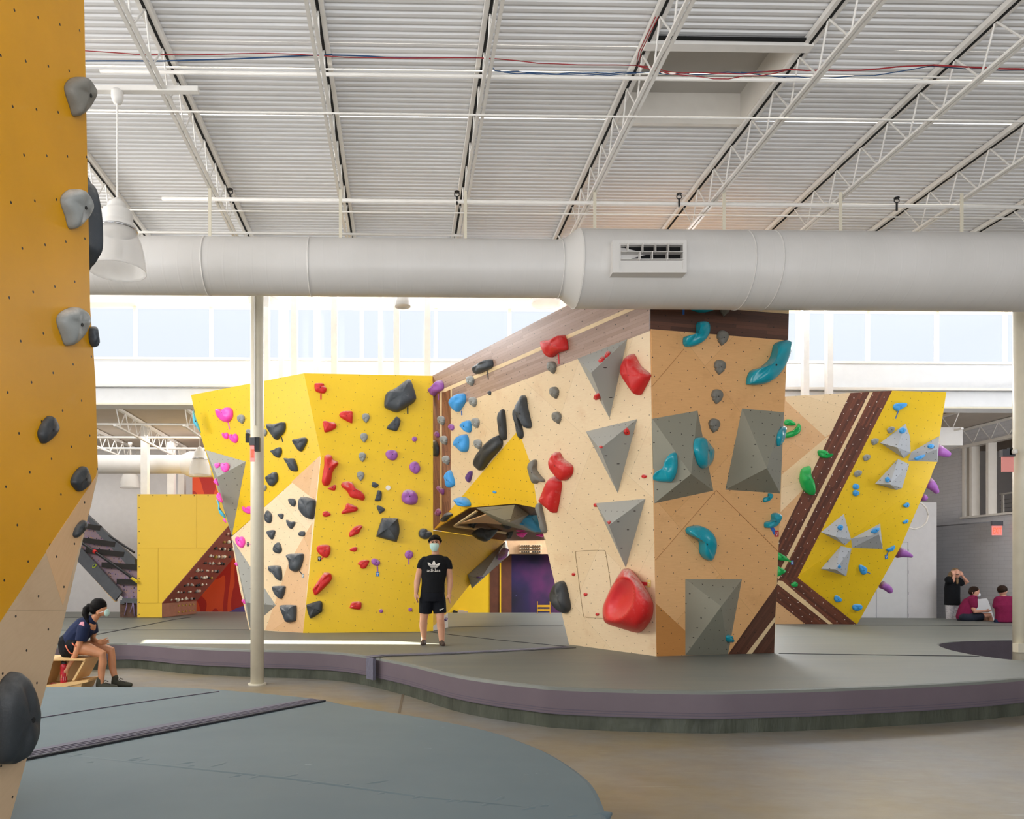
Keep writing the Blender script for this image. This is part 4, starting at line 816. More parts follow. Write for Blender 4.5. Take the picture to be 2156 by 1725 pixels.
W(tw, 'walnut_band', PR, [(1369, 552), (1663, 575), (1659, 717), (1369, 693)], M['walnutdark'], .03, PR.band_rot((1369, 693), (1659, 717)), .002)
W(tw, 'maple_stripe', PR, [(1369, 633), (1660.5, 654), (1660.5, 661), (1369, 639)], M['stripe'], .03, 0, .005)
W(tw, 'walnut_corner', PR, [(1533, 1378), (1636, 1232), (1632, 1299), (1571, 1377)], M['walnutdark'], .03, PR.band_rot((1533, 1378), (1636, 1232)), .002)
W(tw, 'maple_stripe', PR, [(1571, 1377), (1632, 1298), (1631.5, 1309), (1583, 1376.5)], M['stripe'], .03, 0, .004)
W(tw, 'walnut_corner', PR, [(1583, 1376.5), (1631.5, 1309), (1630, 1375.5)], M['walnutdark'], .03, PR.band_rot((1533, 1378), (1636, 1232)), .002)
W(tw, 'dark_plywood_corner', PR, [(1381, 1271), (1443, 1329), (1443, 1380), (1382.5, 1382.4)], M['plyorange'], .03, 0, .002)
for a, b in (((1372, 815), (1440, 735)), ((1380, 1180), (1508, 1033)), ((1508, 1033), (1640, 1163))):
    m = MB(); m.bar(PR.hit(*a, .002), PR.hit(*b, .002), .006, .004); Pm(tw, m.build('panel_joint', flat('joint_brown', 'A8703A', .8)))
m = MB()
hp = C4([(460, 770), (480, 742), (690, 735), (715, 750), (725, 790), (765, 1060), (770, 1300), (745, 1322), (580, 1318), (545, 1310), (522, 1270), (470, 860)])
hs = [PT.hit(q.x, q.y, .003) for q in smooth_closed(hp, 3)]
for i in range(len(hs)): m.bar(hs[i], hs[(i+1) % len(hs)], .007, .004)
Pm(tw, m.build('access_hatch_joint', flat('hatch_line', '9A7A52', .8)))
# hidden far sides so the tower is solid: back walls and top
a = [U(1663, 575, 9.95)+Vector((.05, .1, 0)), U(1630, 1375.5, 11.0)+Vector((.0, .1, 0))]
m = MB(); q = [PR.hit(1663, 575), PR.hit(1630, 1375.5), Vector((5.3, 13.2, MZ)), Vector((5.2, 13.2, 5.45))]; m.add(q+[p+Vector((-.08, 0, 0)) for p in q], [(0, 1, 2, 3), (7, 6, 5, 4), (0, 4, 5, 1), (1, 5, 6, 2), (2, 6, 7, 3), (3, 7, 4, 0)])
Pm(tw, m.build('rear_side', M['plybare']))
# cave roof behind the yellow arch
L_ = PT.hit(912.5, 1116); m1 = PT.hit(987.6, 1069); m2 = PT.hit(1083.8, 1060.8); m3 = PT.hit(1132, 1070); r1 = U(1062, 1139, 21.4); r2 = U(1160, 1137, 21.0); m4 = PT.hit(1152, 1160)
rv = [L_, m1, m2, m3, Vector((m3.x+1.2, m3.y-.2, m3.z)), Vector((r2.x+1.5, r2.y, r2.z)), r1]
t = walnut('roof_walnut', .5, tones=('7A5236', '523422', '684530'))
Pm(tw, mesh('cave_roof', rv, [(0, 1, 6), (1, 2, 6), (2, 3, 6), (3, 5, 6), (3, 4, 5)], t, None, False, lambda co: (co.y*.3+co.x, co.x*.3-co.y)))
def rz(px, py, dz=0.0):
    """point on the cave roof seen at a pixel"""
    pl = Plane(L_, m2, r1) if True else None; return pl.hit(px, py, dz)
RP = Plane(L_, m2, r1)
if RP.n.z > 0: RP.n = -RP.n
W(tw, 'roof_maple_stripe', RP, [(955, 1107), (1002, 1076), (1006, 1077), (960, 1107.5), (1090, 1124), (1150, 1130), (1150, 1132), (1085, 1126.5), (955, 1109.5)], M['stripe'], .02, 0, .01)
W(tw, 'roof_plywood_triangle', RP, [(966, 1103), (1026, 1082), (1060, 1104), (1010, 1100)], M['plywarm'], .02, 0, .012)
# roof volume
q = [RP.hit(1001, 1069.5, .02), RP.hit(1084, 1063.5, .02), RP.hit(1134, 1074, .02), RP.hit(1146, 1130, .02), RP.hit(1060, 1106, .02)]
apx = RP.hit(1073, 1100, .35)
o = mesh('wall_volume', q+[apx], [(0, 1, 5), (1, 2, 5), (2, 3, 5), (3, 4, 5), (4, 0, 5), (0, 4, 3, 2, 1)], M['volwarm'], None, False, PT.uvf(10)); tag(origin_to(o, q[0]), 'olive-grey volume under the cave roof behind the yellow arch', 'wall volume')
# back of the tower and rear side of left wall to close the cave
# --- boulder with walnut stripe
bw = wall('striped_boulder', 'overhanging yellow and plywood boulder wall crossed by a walnut stripe, beyond the tower', U(1700, 1312, 17.2))
PBX = Plane(U(1655, 835, 16.6), U(1990, 826, 16.2), U(1700, 1312, 17.25))
PBL = Plane(PBX.hit(1688, 1216), PBX.hit(1962, 1000), U(1805, 1315, 17.30))
W(bw, 'plywood_panel', PBX, C7([(60, 116), (545, 88), (65, 1080), (60, 1330), (45, 1480), (240, 1643), (0, 1643), (0, 118)]), M['plywarm'], .08, 0)
W(bw, 'pale_plywood_panel', PBX, C7([(108, 112), (545, 88), (415, 360), (375, 385), (108, 140)]), M['ply'], .03, 20, .002)
W(bw, 'pale_plywood_panel', PBX, C7([(380, 390), (402, 380), (245, 720), (75, 890), (80, 640)]), M['ply'], .03, 60, .002)
W(bw, 'walnut_stripe', PBX, C7([(545, 88), (825, 73), (190, 1330), (130, 1390), (30, 1330), (35, 1145)]), M['walnutwhite'], .05, PBX.band_rot((1640, 1200), (1834, 825)), .004)
W(bw, 'maple_stripe', PBX, C7([(672, 85), (695, 83), (95, 1285), (60, 1345), (50, 1320)]), M['stripe'], .03, 0, .008)
W(bw, 'walnut_stripe', PBX, C7([(190, 1330), (585, 1645), (240, 1643), (30, 1478), (35, 1340)]), M['walnutwhite'], .05, PBX.band_rot((1679, 1216), (1803, 1315)), .005)
W(bw, 'maple_stripe', PBX, C7([(60, 1350), (85, 1352), (425, 1643), (395, 1643), (50, 1372)]), M['stripe'], .03, 0, .009)
W(bw, 'yellow_panel', PBX, C7([(825, 73), (1190, 83), (1145, 380), (1130, 550), (1106, 600), (1090, 645), (190, 1330)]), M['yellow'], .08, 15)
W(bw, 'yellow_panel', PBL, C7([(1090, 645), (885, 1120), (590, 1645), (190, 1330)]), M['yellow'], .08, 50)
q = [PBX.hit(1992.4, 826), PBX.hit(1965, 985), PBL.hit(1961, 1002), PBL.hit(1804.7, 1315)]; qb = [p+Vector((-.1, 1.8, 0)) for p in q]
Pm(bw, mesh('rear_side', q+qb, [(0, 1, 5, 4), (1, 2, 6, 5), (2, 3, 7, 6), (4, 5, 6, 7)], M['plybare']))
# --- near yellow wall at the picture edge
nw = wall('near_wall', 'near yellow and plywood climbing wall cropped by the picture edge, grey pinches on it', (-1.7, 4, 0.42))
Ue = Vector((.1375, 1, .53)); E0 = U(206, 985, 4.2)
PN = Plane(E0, E0+Ue, E0+Vector((-.026, -.465, .885))); PN.u = Ue.normalized(); PN.v = PN.n.cross(PN.u)
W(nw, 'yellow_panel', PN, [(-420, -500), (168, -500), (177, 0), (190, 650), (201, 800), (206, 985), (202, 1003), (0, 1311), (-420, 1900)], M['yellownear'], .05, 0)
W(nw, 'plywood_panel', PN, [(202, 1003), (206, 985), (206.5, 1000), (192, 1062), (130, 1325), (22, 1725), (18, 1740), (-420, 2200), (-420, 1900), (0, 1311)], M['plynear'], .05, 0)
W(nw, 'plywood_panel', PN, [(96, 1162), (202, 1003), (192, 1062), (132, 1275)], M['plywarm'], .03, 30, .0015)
# back skin
q = [PN.hit(177, 0), PN.hit(190, 650), PN.hit(201, 800), PN.hit(206, 985), PN.hit(130, 1325), PN.hit(22, 1725)]; q = [p-PN.n*.05 for p in q]; qb = [p+Vector((-.9, .45, 0)) for p in q]
Pm(nw, mesh('rear_side', q+qb, [(i, i+1, i+7, i+6) for i in range(5)], M['plybare']))
# --- volumes
G1 = 'grey pyramid volumes on the pale tower side'
FA = volume('uppermost of three grey pyramid volumes on the pale tower side, below the walnut band', PT, C3([(555, 553), (1055, 357), (877, 1153)]), C3([(693, 695)])[0], .42, M['volgrey'], G1)
FB = volume('middle grey pyramid volume on the pale tower side', PT, C3([(640, 1288), (1155, 1163), (961, 1908)]), C3([(783, 1465)])[0], .42, M['volgrey'], G1)
FC = volume('lowest grey pyramid volume on the pale tower side, tip above the big red hold', PT, C4([(632, 328), (1062, 290), (893, 885)]), C4([(748, 518)])[0], .40, M['volgrey'], G1)
G2 = 'olive-grey volumes on the orange tower side'
FD = volume('olive-grey volume on the orange tower side wrapping its corner, teal hold on it', PR, [(1373.7, 882), (1468.7, 865), (1502, 1033.6), (1378, 1060)], (1455, 998.5), .42, M['volwarm'], G2)
FE_ = volume('olive-grey volume at the outer edge of the orange tower side', PR, [(1562.5, 860), (1650.6, 868.5), (1643, 1039.4), (1527.4, 1031.3)], (1614.5, 986), .42, M['volwarm'], G2)
FF = volume('olive-grey volume standing on the mat at the foot of the orange tower side', PR, [(1443, 1220), (1562, 1220), (1533, 1378), (1443, 1380)], (1518.8, 1277), .42, M['volwarm'], G2)
G3 = 'grey volumes on the angled yellow wall'
C4a = crop(400, 780, 5.39); C5a = crop(400, 1060, 5.39); C6a = crop(640, 780, 5.39); C7a = crop(640, 1060, 5.39)
FG = volume('large upper grey spike volume on the yellow wall edge, pink holds on it', PLU, C4a([(180, 905), (633, 1035), (475, 1880)]), C4a([(310, 1210)])[0], .42, M['volgrey'], G3)
FH = volume('large lower grey spike volume on the plywood edge, half behind the cream column', PLL, C5a([(480, 410), (975, 1160), (680, 1420)]), C5a([(640, 1128)])[0], .36, M['volgrey'], G3)
for lb, bs, ax in (('upper blade of the higher grey propeller volumes', [(745, 425), (915, 295), (945, 380), (950, 490), (905, 528)], (860, 455)), ('outer blade of the higher grey propeller volumes, at the boulder edge', [(932, 545), (955, 485), (1143, 378), (1132, 552)], (1128, 466)), ('lower blade of the higher grey propeller volumes', [(710, 700), (865, 532), (940, 568), (893, 728), (855, 742)], (812, 704)),
                   ('upper blade of the lower grey propeller volumes', [(347, 1025), (500, 903), (550, 1075), (510, 1113)], (445, 1055)), ('outer blade of the lower grey propeller volumes', [(550, 1070), (745, 967), (762, 1138), (555, 1130)], (738, 1040)), ('bottom blade of the lower grey propeller volumes', [(347, 1272), (480, 1118), (552, 1135), (517, 1322)], (445, 1275))):
    volume(lb, PBX if '1' and bs[0][1] < 800 else PBL if lb.startswith('bottom') or 'outer' in lb else PBX, C7(bs), C7([ax])[0], .26, M['vollight'], 'grey propeller volumes on the boulder')
Cw = crop(860, 1000, 4.311)
q = [PW.hit(985, 1210.6, .01), PW.hit(1066, 1138, .01), PW.hit(1073, 1168, .01), PW.hit(993.4, 1240, .01)]; a = PW.hit(1010, 1222, .30); b = PW.hit(1073, 1167, .10)
o = mesh('wall_volume', q+[a], [(0, 1, 4), (1, 2, 4), (2, 3, 4), (3, 0, 4), (0, 3, 2, 1)], M['volgrey'], None, False, PW.uvf(10)); tag(origin_to(o, q[0]), 'long slanted grey volume on the yellow cave pillar', 'wall volume')
# ================================================================ climbing holds
SCREW = flat('bolt_dark', '0E0E10', .6)
def hold(label, pl, mat, pts, h=None, off=0.0, bolt=None, group=None, n=5, dish=None, name='climbing_hold', back=0.0):
    """moulded hold: outline as seen on its panel, domed out along the panel normal"""
    sp = smooth_closed(pts, n if len(pts) > 5 else n+1)
    base = [pl.hit(q.x, q.y, off) for q in sp]; c = sum(base, Vector())/len(base); k = len(base)
    R = sum((p-c).length for p in base)/k
    if h is None: h = max(.025, min(R*.6, .15))
    rng = random.Random(len(label)+k); ctr2 = c+pl.u*R*rng.uniform(-.12, .12)+pl.v*R*rng.uniform(0, .15)
    prof = [(1.0, -back), (1.0, .12), (.985, .42), (.90, .72), (.72, .92), (.42, 1.0)]
    vs = []; fs = []
    for s, z in prof:
        cc = c.lerp(ctr2, (1-s)); lump = 1.0
        for i, p in enumerate(base):
            hh = h*z*(1+.10*math.sin(3*6.283*i/k+R*40)*(z > .5)); vs.append(cc+(p-c)*s+pl.n*hh)
    for r in range(len(prof)-1):
        for i in range(k): fs.append((r*k+i, r*k+(i+1) % k, (r+1)*k+(i+1) % k, (r+1)*k+i))
    vs.append(ctr2+pl.n*h*1.0); L = len(vs)-1
    for i in range(k): fs.append(((len(prof)-1)*k+i, (len(prof)-1)*k+(i+1) % k, L))
    fs.append(tuple(range(k))[::-1])
    o = mesh(name, vs, fs, mat, None, True); origin_to(o, c)
    tag(o, label, 'climbing hold', group)
    if bolt is None: bolt = R > .045
    if bolt:
        rr = max(.008, min(.014, R*.09)); p = ctr2+pl.n*(h*1.0-.004)+pl.u*R*.08-pl.v*R*.1
        m = MB(); m.tube([p-pl.n*.01, p+pl.n*.006], rr, 8); b = m.build('bolt', SCREW); b.parent = o; b.matrix_parent_inverse = Matrix.Translation(-c)
    return o
def tape(label, pl, a, b, wpx, mat, card=None, cardmat=None):
    """tape strip below a start hold, with its grade card"""
    (x0, y0), (x1, y1) = a, b; d = Vector((x1-x0, y1-y0)).normalized(); nx, ny = -d.y*wpx/2, d.x*wpx/2
    q = [(x0+nx, y0+ny), (x1+nx, y1+ny), (x1-nx, y1-ny), (x0-nx, y0-ny)]
    o = slab('tape_strip', [pl.hit(*p, .006) for p in q], pl.n, .005, mat); tag(o, label, 'tape')
    if card:
        (cx0, cy0), (cx1, cy1) = card; o = slab('grade_card', [pl.hit(*p, .010) for p in ((cx0, cy0), (cx1, cy0), (cx1, cy1), (cx0, cy1))], pl.n, .006, cardmat)
        origin_to(o, pl.hit(cx0, cy0)); tag(o, 'grade card on the '+label, 'card')
        w = (cx1-cx0); hh = cy1-cy0; mk = flat('card_print', 'F0F0F0', .6) if 'card_print' not in M else M['card_print']; M['card_print'] = mk
        m = MB()
        for fx, fy in ((.3, .35), (.65, .35), (.5, .68)):
            p = pl.hit(cx0+w*fx, cy0+hh*fy, .012); e = pl.u*.006; f = pl.v*.008; m.add([p-e-f, p+e-f, p+e+f, p-e+f], [(0, 1, 2, 3)])
        pr = m.build('printed_marks', mk); pr.parent = o; pr.matrix_parent_inverse = Matrix.Translation(-o.location)
ARW = [(-.5, .12), (-.44, .36), (-.22, .49), (.05, .5), (.33, .42), (.49, .18), (.46, -.06), (.36, -.12), (.40, -.20), (.2, -.36), (.02, -.5), (-.16, -.36), (-.38, -.2), (-.34, -.12), (-.46, -.05)]
def arrow(label, pl, mat, cx, cy, w, h, rot=0, group=None, off=0):
    a = math.radians(rot); ca, sa = math.cos(a), math.sin(a)
    pts = [(cx+(x*w*ca+y*h*sa), cy-(y*h*ca-x*w*sa)) for x, y in ARW]
    return hold(label, pl, mat, pts, None, off, True, group, 2)
HOLDS = []
def HH(C, pl, mat, group, rows, off=0.0):
    for row in rows:
        lb, pts = row[0], row[1]; kw = row[2] if len(row) > 2 else {}
        hold(lb, pl, M[kw.pop('mat', mat)], C(pts), group=group, off=kw.pop('off', off), **kw)
def dot(cx, cy, r): return [(cx+r*math.cos(a*1.0472), cy+r*math.sin(a*1.0472)) for a in range(6)]
gY = 'holds on the wide yellow wall'
# angled yellow facet
HH(C4a, PLU, 'pink', gY, [
 ('large pink two-eared hold high on the angled yellow facet', [(310, 455), (325, 436), (350, 440), (378, 466), (405, 460), (418, 430), (445, 420), (478, 440), (490, 480), (485, 535), (460, 572), (425, 590), (370, 570), (325, 520)]),
 ('small pink eared hold, smaller of the pair below the large one', [(370, 712), (385, 712), (400, 725), (418, 705), (436, 722), (436, 765), (417, 782), (382, 757)]),
 ('medium pink eared hold, bigger of the pair below the large one', [(450, 738), (470, 724), (486, 730), (495, 745), (518, 718), (546, 748), (547, 795), (520, 826), (480, 805), (455, 770)]),
])
tape('pink tape strip under the large pink two-eared hold', PLU, *C4a([(430, 590), (450, 672)]), 2.0, M['tapepink'])
arrow('small grey arrow-shaped hold beside the large pink hold', PLU, M['grey'], *C4a([(588, 556)])[0], 15, 20, -12, gY)
HH(C4a, PLU, 'grey', gY, [
 ('small grey hold half hidden by one edge of the cream column, near the red sign', [(642, 682), (665, 668), (695, 680), (705, 720), (680, 742), (652, 712)]),
 ('small grey hold peeking out on the far edge of the cream column, high up', [(825, 680), (850, 665), (872, 683), (877, 712), (860, 748), (832, 735)]),
 ('small grey hold peeking past the cream column beside the dark pentagon hold', [(840, 1300), (868, 1310), (872, 1345), (850, 1368), (815, 1350), (818, 1310)])])
HH(C4a, PLU, 'dark', gY, [
 ('large dark shield-shaped hold high beside the cream column, with black tape', [(890, 620), (905, 603), (960, 612), (1040, 592), (1075, 590), (1088, 615), (1080, 690), (1030, 752), (990, 790), (940, 730), (903, 670)]),
 ('dark heart-shaped hold on the angled yellow facet', [(1177, 810), (1188, 783), (1232, 776), (1290, 762), (1322, 768), (1333, 805), (1310, 860), (1265, 922), (1212, 870)]),
 ('dark wing-shaped hold below the large shield hold', [(920, 915), (975, 893), (1018, 872), (1040, 888), (1044, 940), (1015, 990), (980, 980), (950, 945)]),
 ('dark boot-shaped hold on the angled yellow facet', [(1078, 995), (1125, 1000), (1178, 998), (1200, 1030), (1222, 1100), (1218, 1145), (1155, 1135), (1125, 1070), (1088, 1022)]),
 ('dark pentagon hold low on the angled yellow facet', [(870, 1220), (900, 1190), (958, 1155), (990, 1165), (1002, 1230), (985, 1275), (935, 1318), (892, 1272)])])
tape('black tape strip under the large dark shield hold', PLU, *C4a([(1035, 755), (1052, 815)]), 1.9, M['tapeblack'])
gP = 'dark holds on the pale plywood facet'
HH(C4a, PLL, 'dark', gP, [
 ('small dark twin-bolt hold at the top of the pale plywood facet', [(1123, 1465), (1160, 1455), (1195, 1465), (1203, 1515), (1185, 1547), (1150, 1530)]),
 ('huge dark block-shaped hold at the edge of the pale plywood facet', [(1255, 1500), (1268, 1450), (1310, 1438), (1408, 1462), (1430, 1500), (1420, 1600), (1408, 1672), (1380, 1692), (1310, 1660), (1262, 1590)])])
HH(C5a, PLL, 'dark', gP, [
 ('dark flame-shaped hold beside the column on the plywood facet', [(853, 150), (868, 115), (885, 82), (918, 108), (934, 150), (925, 210), (900, 227), (868, 205)]),
 ('tiny dark triangular hold on the plywood facet', [(1002, 125), (1055, 118), (1063, 150), (1045, 182), (1020, 160)]),
 ('dark horned hold on the plywood facet', [(1100, 195), (1118, 192), (1150, 210), (1192, 208), (1195, 235), (1155, 292), (1122, 258)]),
 ('dark tooth-shaped hold below the flame-shaped one', [(878, 322), (942, 303), (970, 315), (960, 370), (935, 413), (905, 380)]),
 ('small dark peanut hold on the plywood facet', [(1237, 340), (1258, 320), (1300, 318), (1310, 345), (1300, 372), (1265, 376), (1240, 365)]),
 ('dark pear-shaped hold on the plywood facet', [(950, 520), (970, 475), (1010, 443), (1035, 480), (1044, 535), (1015, 568), (968, 558)]),
 ('large dark mushroom-shaped hold with black tape on the plywood facet', [(1114, 598), (1140, 577), (1210, 572), (1280, 570), (1293, 600), (1280, 680), (1240, 762), (1185, 775), (1145, 740), (1140, 660)]),
 ('dark axe-shaped hold on the plywood facet', [(905, 722), (925, 710), (1010, 708), (1040, 740), (1045, 865), (1005, 868), (968, 808), (912, 768)]),
 ('dark guitar-pick-shaped hold on the plywood facet', [(945, 948), (1015, 937), (1082, 940), (1087, 970), (1068, 1045), (1040, 1085), (1000, 1060), (962, 1005)]),
 ('dark square-ish hold at the foot of the plywood facet', [(1045, 1180), (1062, 1155), (1190, 1155), (1212, 1180), (1208, 1310), (1188, 1340), (1110, 1350), (1080, 1290)])])
tape('short black tape strip under the dark mushroom-shaped hold', PLL, *C5a([(1240, 765), (1272, 808)]), 1.9, M['tapeblack'], C5a([(1268, 800), (1292, 848)]), M['grey'])
HH(C5a, PLU, 'pink', gY, [('pink eared hold cut in half by the cream column', [(600, 45), (615, 36), (632, 52), (655, 46), (672, 32), (695, 40), (712, 70), (700, 110), (668, 118), (620, 92)])])
HH(C5a, PLL, 'pink', gP, [
 ('pink heart-shaped hold with pink tape on the plywood point', [(525, 412), (542, 380), (562, 388), (575, 400), (595, 378), (620, 400), (628, 450), (610, 492), (585, 505), (548, 472)]),
 ('pink sliver hold low beside the cream column', [(632, 985), (652, 958), (690, 960), (705, 990), (685, 1020)], dict(off=.12)),
 ('tiny pink hold sticking out of the plywood edge, middle one', [(508, 690), (530, 668), (545, 685), (540, 712)], dict(off=.03)),
 ('tiny pink hold sticking out of the plywood edge near the mat', [(592, 1112), (610, 1088), (628, 1110), (628, 1145)], dict(off=.1))])
tape('pink tape strip beside the pink heart-shaped hold', PLL, *C5a([(628, 463), (690, 466)]), 1.6, M['tapepink'], C5a([(645, 443), (665, 490)]), M['cardblack'])
P0 = FG[0]
HH(C4a, P0, 'pink', 'pink holds on the upper grey spike volume', [
 ('small pink hold on the upper grey spike volume', [(280, 1075), (300, 1062), (322, 1068), (338, 1052), (342, 1078), (320, 1105), (292, 1108)]),
 ('medium pink eared hold on the upper grey spike volume', [(352, 1085), (370, 1068), (390, 1080), (408, 1066), (432, 1062), (452, 1088), (436, 1135), (397, 1158), (360, 1132)])])
PV = Plane(U(455, 1000, 16.0), U(460, 1100, 15.7), U(500, 1050, 15.6))
HH(C4a, PV, 'pink', 'pink holds along the grey volume edge', [
 ('pink hold on the thin pale edge of the grey spike, higher', [(275, 1262), (300, 1228), (318, 1270), (322, 1308), (292, 1292)]),
 ('pink hold on the thin pale edge of the grey spike, lower', [(308, 1432), (338, 1388), (362, 1440), (372, 1502), (335, 1485)]),
 ('tiny pink hold at the bottom tip of the grey spike edge', [(380, 1692), (395, 1682), (410, 1710), (412, 1730), (390, 1718)])], 0)
PV2 = Plane(U(455, 1060, 16.2), U(460, 1100, 16.2), U(500, 1050, 16.2))
HH(C4a, PV2, 'cyan', 'pale cyan holds behind the yellow wall edge', [
 ('pale cyan crescent hold sticking out behind the top yellow edge', [(38, 450), (60, 520), (100, 620), (125, 712), (90, 660), (50, 610), (38, 540)]),
 ('pale cyan long hold sticking out behind the grey spike edge', [(305, 1468), (335, 1500), (340, 1560), (395, 1640), (405, 1680), (350, 1640), (325, 1580), (325, 1520)])], 0)
# front yellow facet
HH(C6a, PYW, 'red', gY, [
 ('red mitten-shaped hold highest on the front yellow facet, tape below', [(120, 160), (145, 148), (218, 150), (232, 180), (256, 205), (248, 245), (220, 263), (150, 248), (124, 220)]),
 ('red shell-shaped hold with chalky top, upper of two below the mitten', [(402, 500), (440, 468), (535, 465), (553, 490), (550, 580), (540, 601), (480, 575), (412, 532)]),
 ('red heart-like hold pointing sideways, chalky corner, beside the shell', [(215, 590), (245, 575), (290, 590), (345, 595), (368, 625), (350, 665), (245, 706), (225, 660)]),
 ('tall red boot-shaped hold near the facet crease', [(207, 1280), (205, 1240), (230, 1080), (232, 990), (262, 960), (310, 968), (332, 1015), (380, 1040), (388, 1070), (330, 1150), (305, 1270), (270, 1310), (230, 1312)]),
 ('small red spike hold beside the foot of the red boot hold', [(268, 1345), (310, 1320), (345, 1300), (365, 1310), (355, 1358), (330, 1365)]),
 ('long red slug-shaped hold slanting down', [(427, 1320), (430, 1280), (485, 1262), (545, 1275), (590, 1340), (660, 1385), (692, 1440), (670, 1478), (600, 1460), (530, 1440), (485, 1370)]),
 ('red cap-shaped hold with chalky top under the slug', [(428, 1610), (465, 1565), (480, 1520), (505, 1510), (590, 1545), (610, 1575), (588, 1602), (445, 1630)]),
 ('small red drop-shaped hold near the crease', [(210, 1630), (225, 1605), (262, 1600), (305, 1635), (270, 1660), (225, 1660)])])
tape('red tape strip under the red mitten hold', PYW, *C6a([(192, 262), (192, 333)]), 3, M['tapered'])
for i, (x, y) in enumerate(((703, 545), (682, 767), (662, 987), (643, 1203))):
    arrow('grey arrow-shaped hold, %s of four in a column on the front yellow facet' % ('highest', 'second highest', 'third', 'lowest')[i], PYW, M['grey'], *C6a([(x, y)])[0], 16, 20.5, 0, 'grey arrow holds on the yellow wall')
HH(C6a, PYW, 'dark', gY, [
 ('huge dark boulder-like hold high on the front yellow facet, black tape', [(910, 395), (920, 300), (950, 255), (1040, 210), (1120, 150), (1165, 118), (1195, 115), (1222, 150), (1270, 300), (1262, 345), (1220, 385), (1090, 465), (1030, 475), (930, 432)], dict(h=.22)),
 ('dark wedge hold under the huge boulder-like one', [(937, 655), (1010, 570), (1050, 528), (1095, 570), (1080, 640), (1050, 690), (1000, 682)]),
 ('small dark cup hold beside the red slug', [(768, 1300), (785, 1265), (848, 1300), (815, 1335), (772, 1318)]),
 ('small dark upright block hold by the white disc', [(828, 1390), (840, 1362), (878, 1375), (883, 1430), (870, 1478), (805, 1483), (815, 1440)]),
 ('small dark pick-shaped hold above the big trapezoid', [(825, 1550), (850, 1533), (920, 1580), (865, 1627), (845, 1600)])])
tape('black tape strip under the huge dark boulder-like hold', PYW, *C6a([(1177, 420), (1177, 495)]), 2.8, M['tapeblack'])
HH(C6a, PYW, 'purple', gY, [
 ('small round purple hold, highest purple on the yellow wall', dot(1253, 781, 30)),
 ('purple double-egg hold, chalky face, upper one', [(925, 955), (948, 912), (1010, 903), (1055, 930), (1060, 985), (1020, 1022), (960, 1008)]),
 ('purple double-egg hold nearer the walnut band, lower one', [(1195, 1085), (1228, 1042), (1280, 1042), (1318, 1100), (1305, 1155), (1262, 1175), (1212, 1140)]),
 ('largest round purple dome hold on the yellow wall', [(1105, 1440), (1130, 1375), (1180, 1357), (1250, 1375), (1290, 1440), (1275, 1510), (1200, 1528), (1130, 1500)], dict(h=.16))])
o = slab('wall_disc', [PYW.hit(q.x, q.y, .02) for q in smooth_closed(C6a(dot(955, 1333, 28)), 4)], PYW.n, .02, M['white']); tag(o, 'small flat white disc on the yellow wall', 'disc')
HH(C7a, PYW, 'dark', gY, [
 ('large dark trapezoid hold in the middle of the yellow wall', [(880, 185), (900, 168), (1050, 170), (1068, 190), (1085, 310), (1060, 415), (1040, 437), (940, 412), (838, 383), (823, 360)], dict(h=.17)),
 ('dark angular hold low by the plywood seam', [(1322-1293, 1165), (60, 1140), (195, 1110), (208, 1220), (190, 1240), (85, 1305), (55, 1270)], dict(mat='charcoal')),
 ('dark grey smooth jug hold just above the walking man', [(1300, 335), (1328, 290), (1380, 290), (1408, 315), (1445, 330), (1450, 365), (1400, 405), (1350, 405), (1310, 378)], dict(h=.14)),
 ('small dark hold half hidden behind the walking man arm', [(1330, 830), (1350, 812), (1375, 830), (1370, 855), (1335, 855)])])
HH(C7a, PYW, 'red', gY, [
 ('red bone-shaped slanted hold left of the dark trapezoid'.replace('left of', 'beside'), [(513, 340), (540, 300), (580, 262), (640, 250), (662, 262), (650, 290), (620, 340), (570, 365), (520, 382)]),
 ('red heart hold with thick chalk and a black grade card', [(143, 515), (165, 480), (220, 470), (280, 475), (300, 510), (295, 570), (270, 610), (235, 618), (190, 590), (155, 552)]),
 ('small red teardrop hold below the bone-shaped one', [(518, 530), (560, 498), (600, 500), (600, 530), (570, 550)]),
 ('red notched hold beside the purple hold with blue card', [(610, 690), (650, 648), (730, 645), (738, 670), (700, 735), (650, 740), (635, 705)]),
 ('long red slanted bar hold near the wall foot', [(107, 965), (215, 805), (240, 787), (290, 790), (313, 820), (305, 880), (170, 1020), (125, 1042), (108, 1010)]),
 ('red rounded rectangle hold lowest on the yellow wall', [(520, 1175), (545, 1125), (580, 1115), (645, 1120), (650, 1185), (622, 1205), (530, 1192)])])
tape('red tape strip under the chalky red heart hold', PYW, *C7a([(225, 606), (190, 640)]), 2.2, M['tapered'], C7a([(157, 603), (192, 657)]), M['cardblack'])
HH(C7a, PYW, 'purple', gY, [
 ('purple mushroom hold with purple tape and blue card', [(763, 660), (775, 632), (805, 625), (850, 650), (865, 680), (840, 708), (790, 700)]),
 ('purple chalk-topped round hold with tape, beside the walking man', [(1143, 590), (1155, 550), (1190, 533), (1228, 550), (1238, 590), (1215, 625), (1165, 625)]),
 ('tiny round purple hold near the mat, farther from the man', dot(875, 1222, 23)),
 ('tiny round purple hold near the mat, next to the man', dot(1206, 1207, 23))])
tape('purple tape strip under the purple mushroom hold', PYW, *C7a([(831, 705), (835, 780)]), 2.6, M['tapepurple'], C7a([(820, 777), (852, 830)]), M['cardblue'])
tape('purple tape strip under the chalk-topped round purple hold', PYW, *C7a([(1189, 625), (1190, 696)]), 2.3, M['tapepurple'])
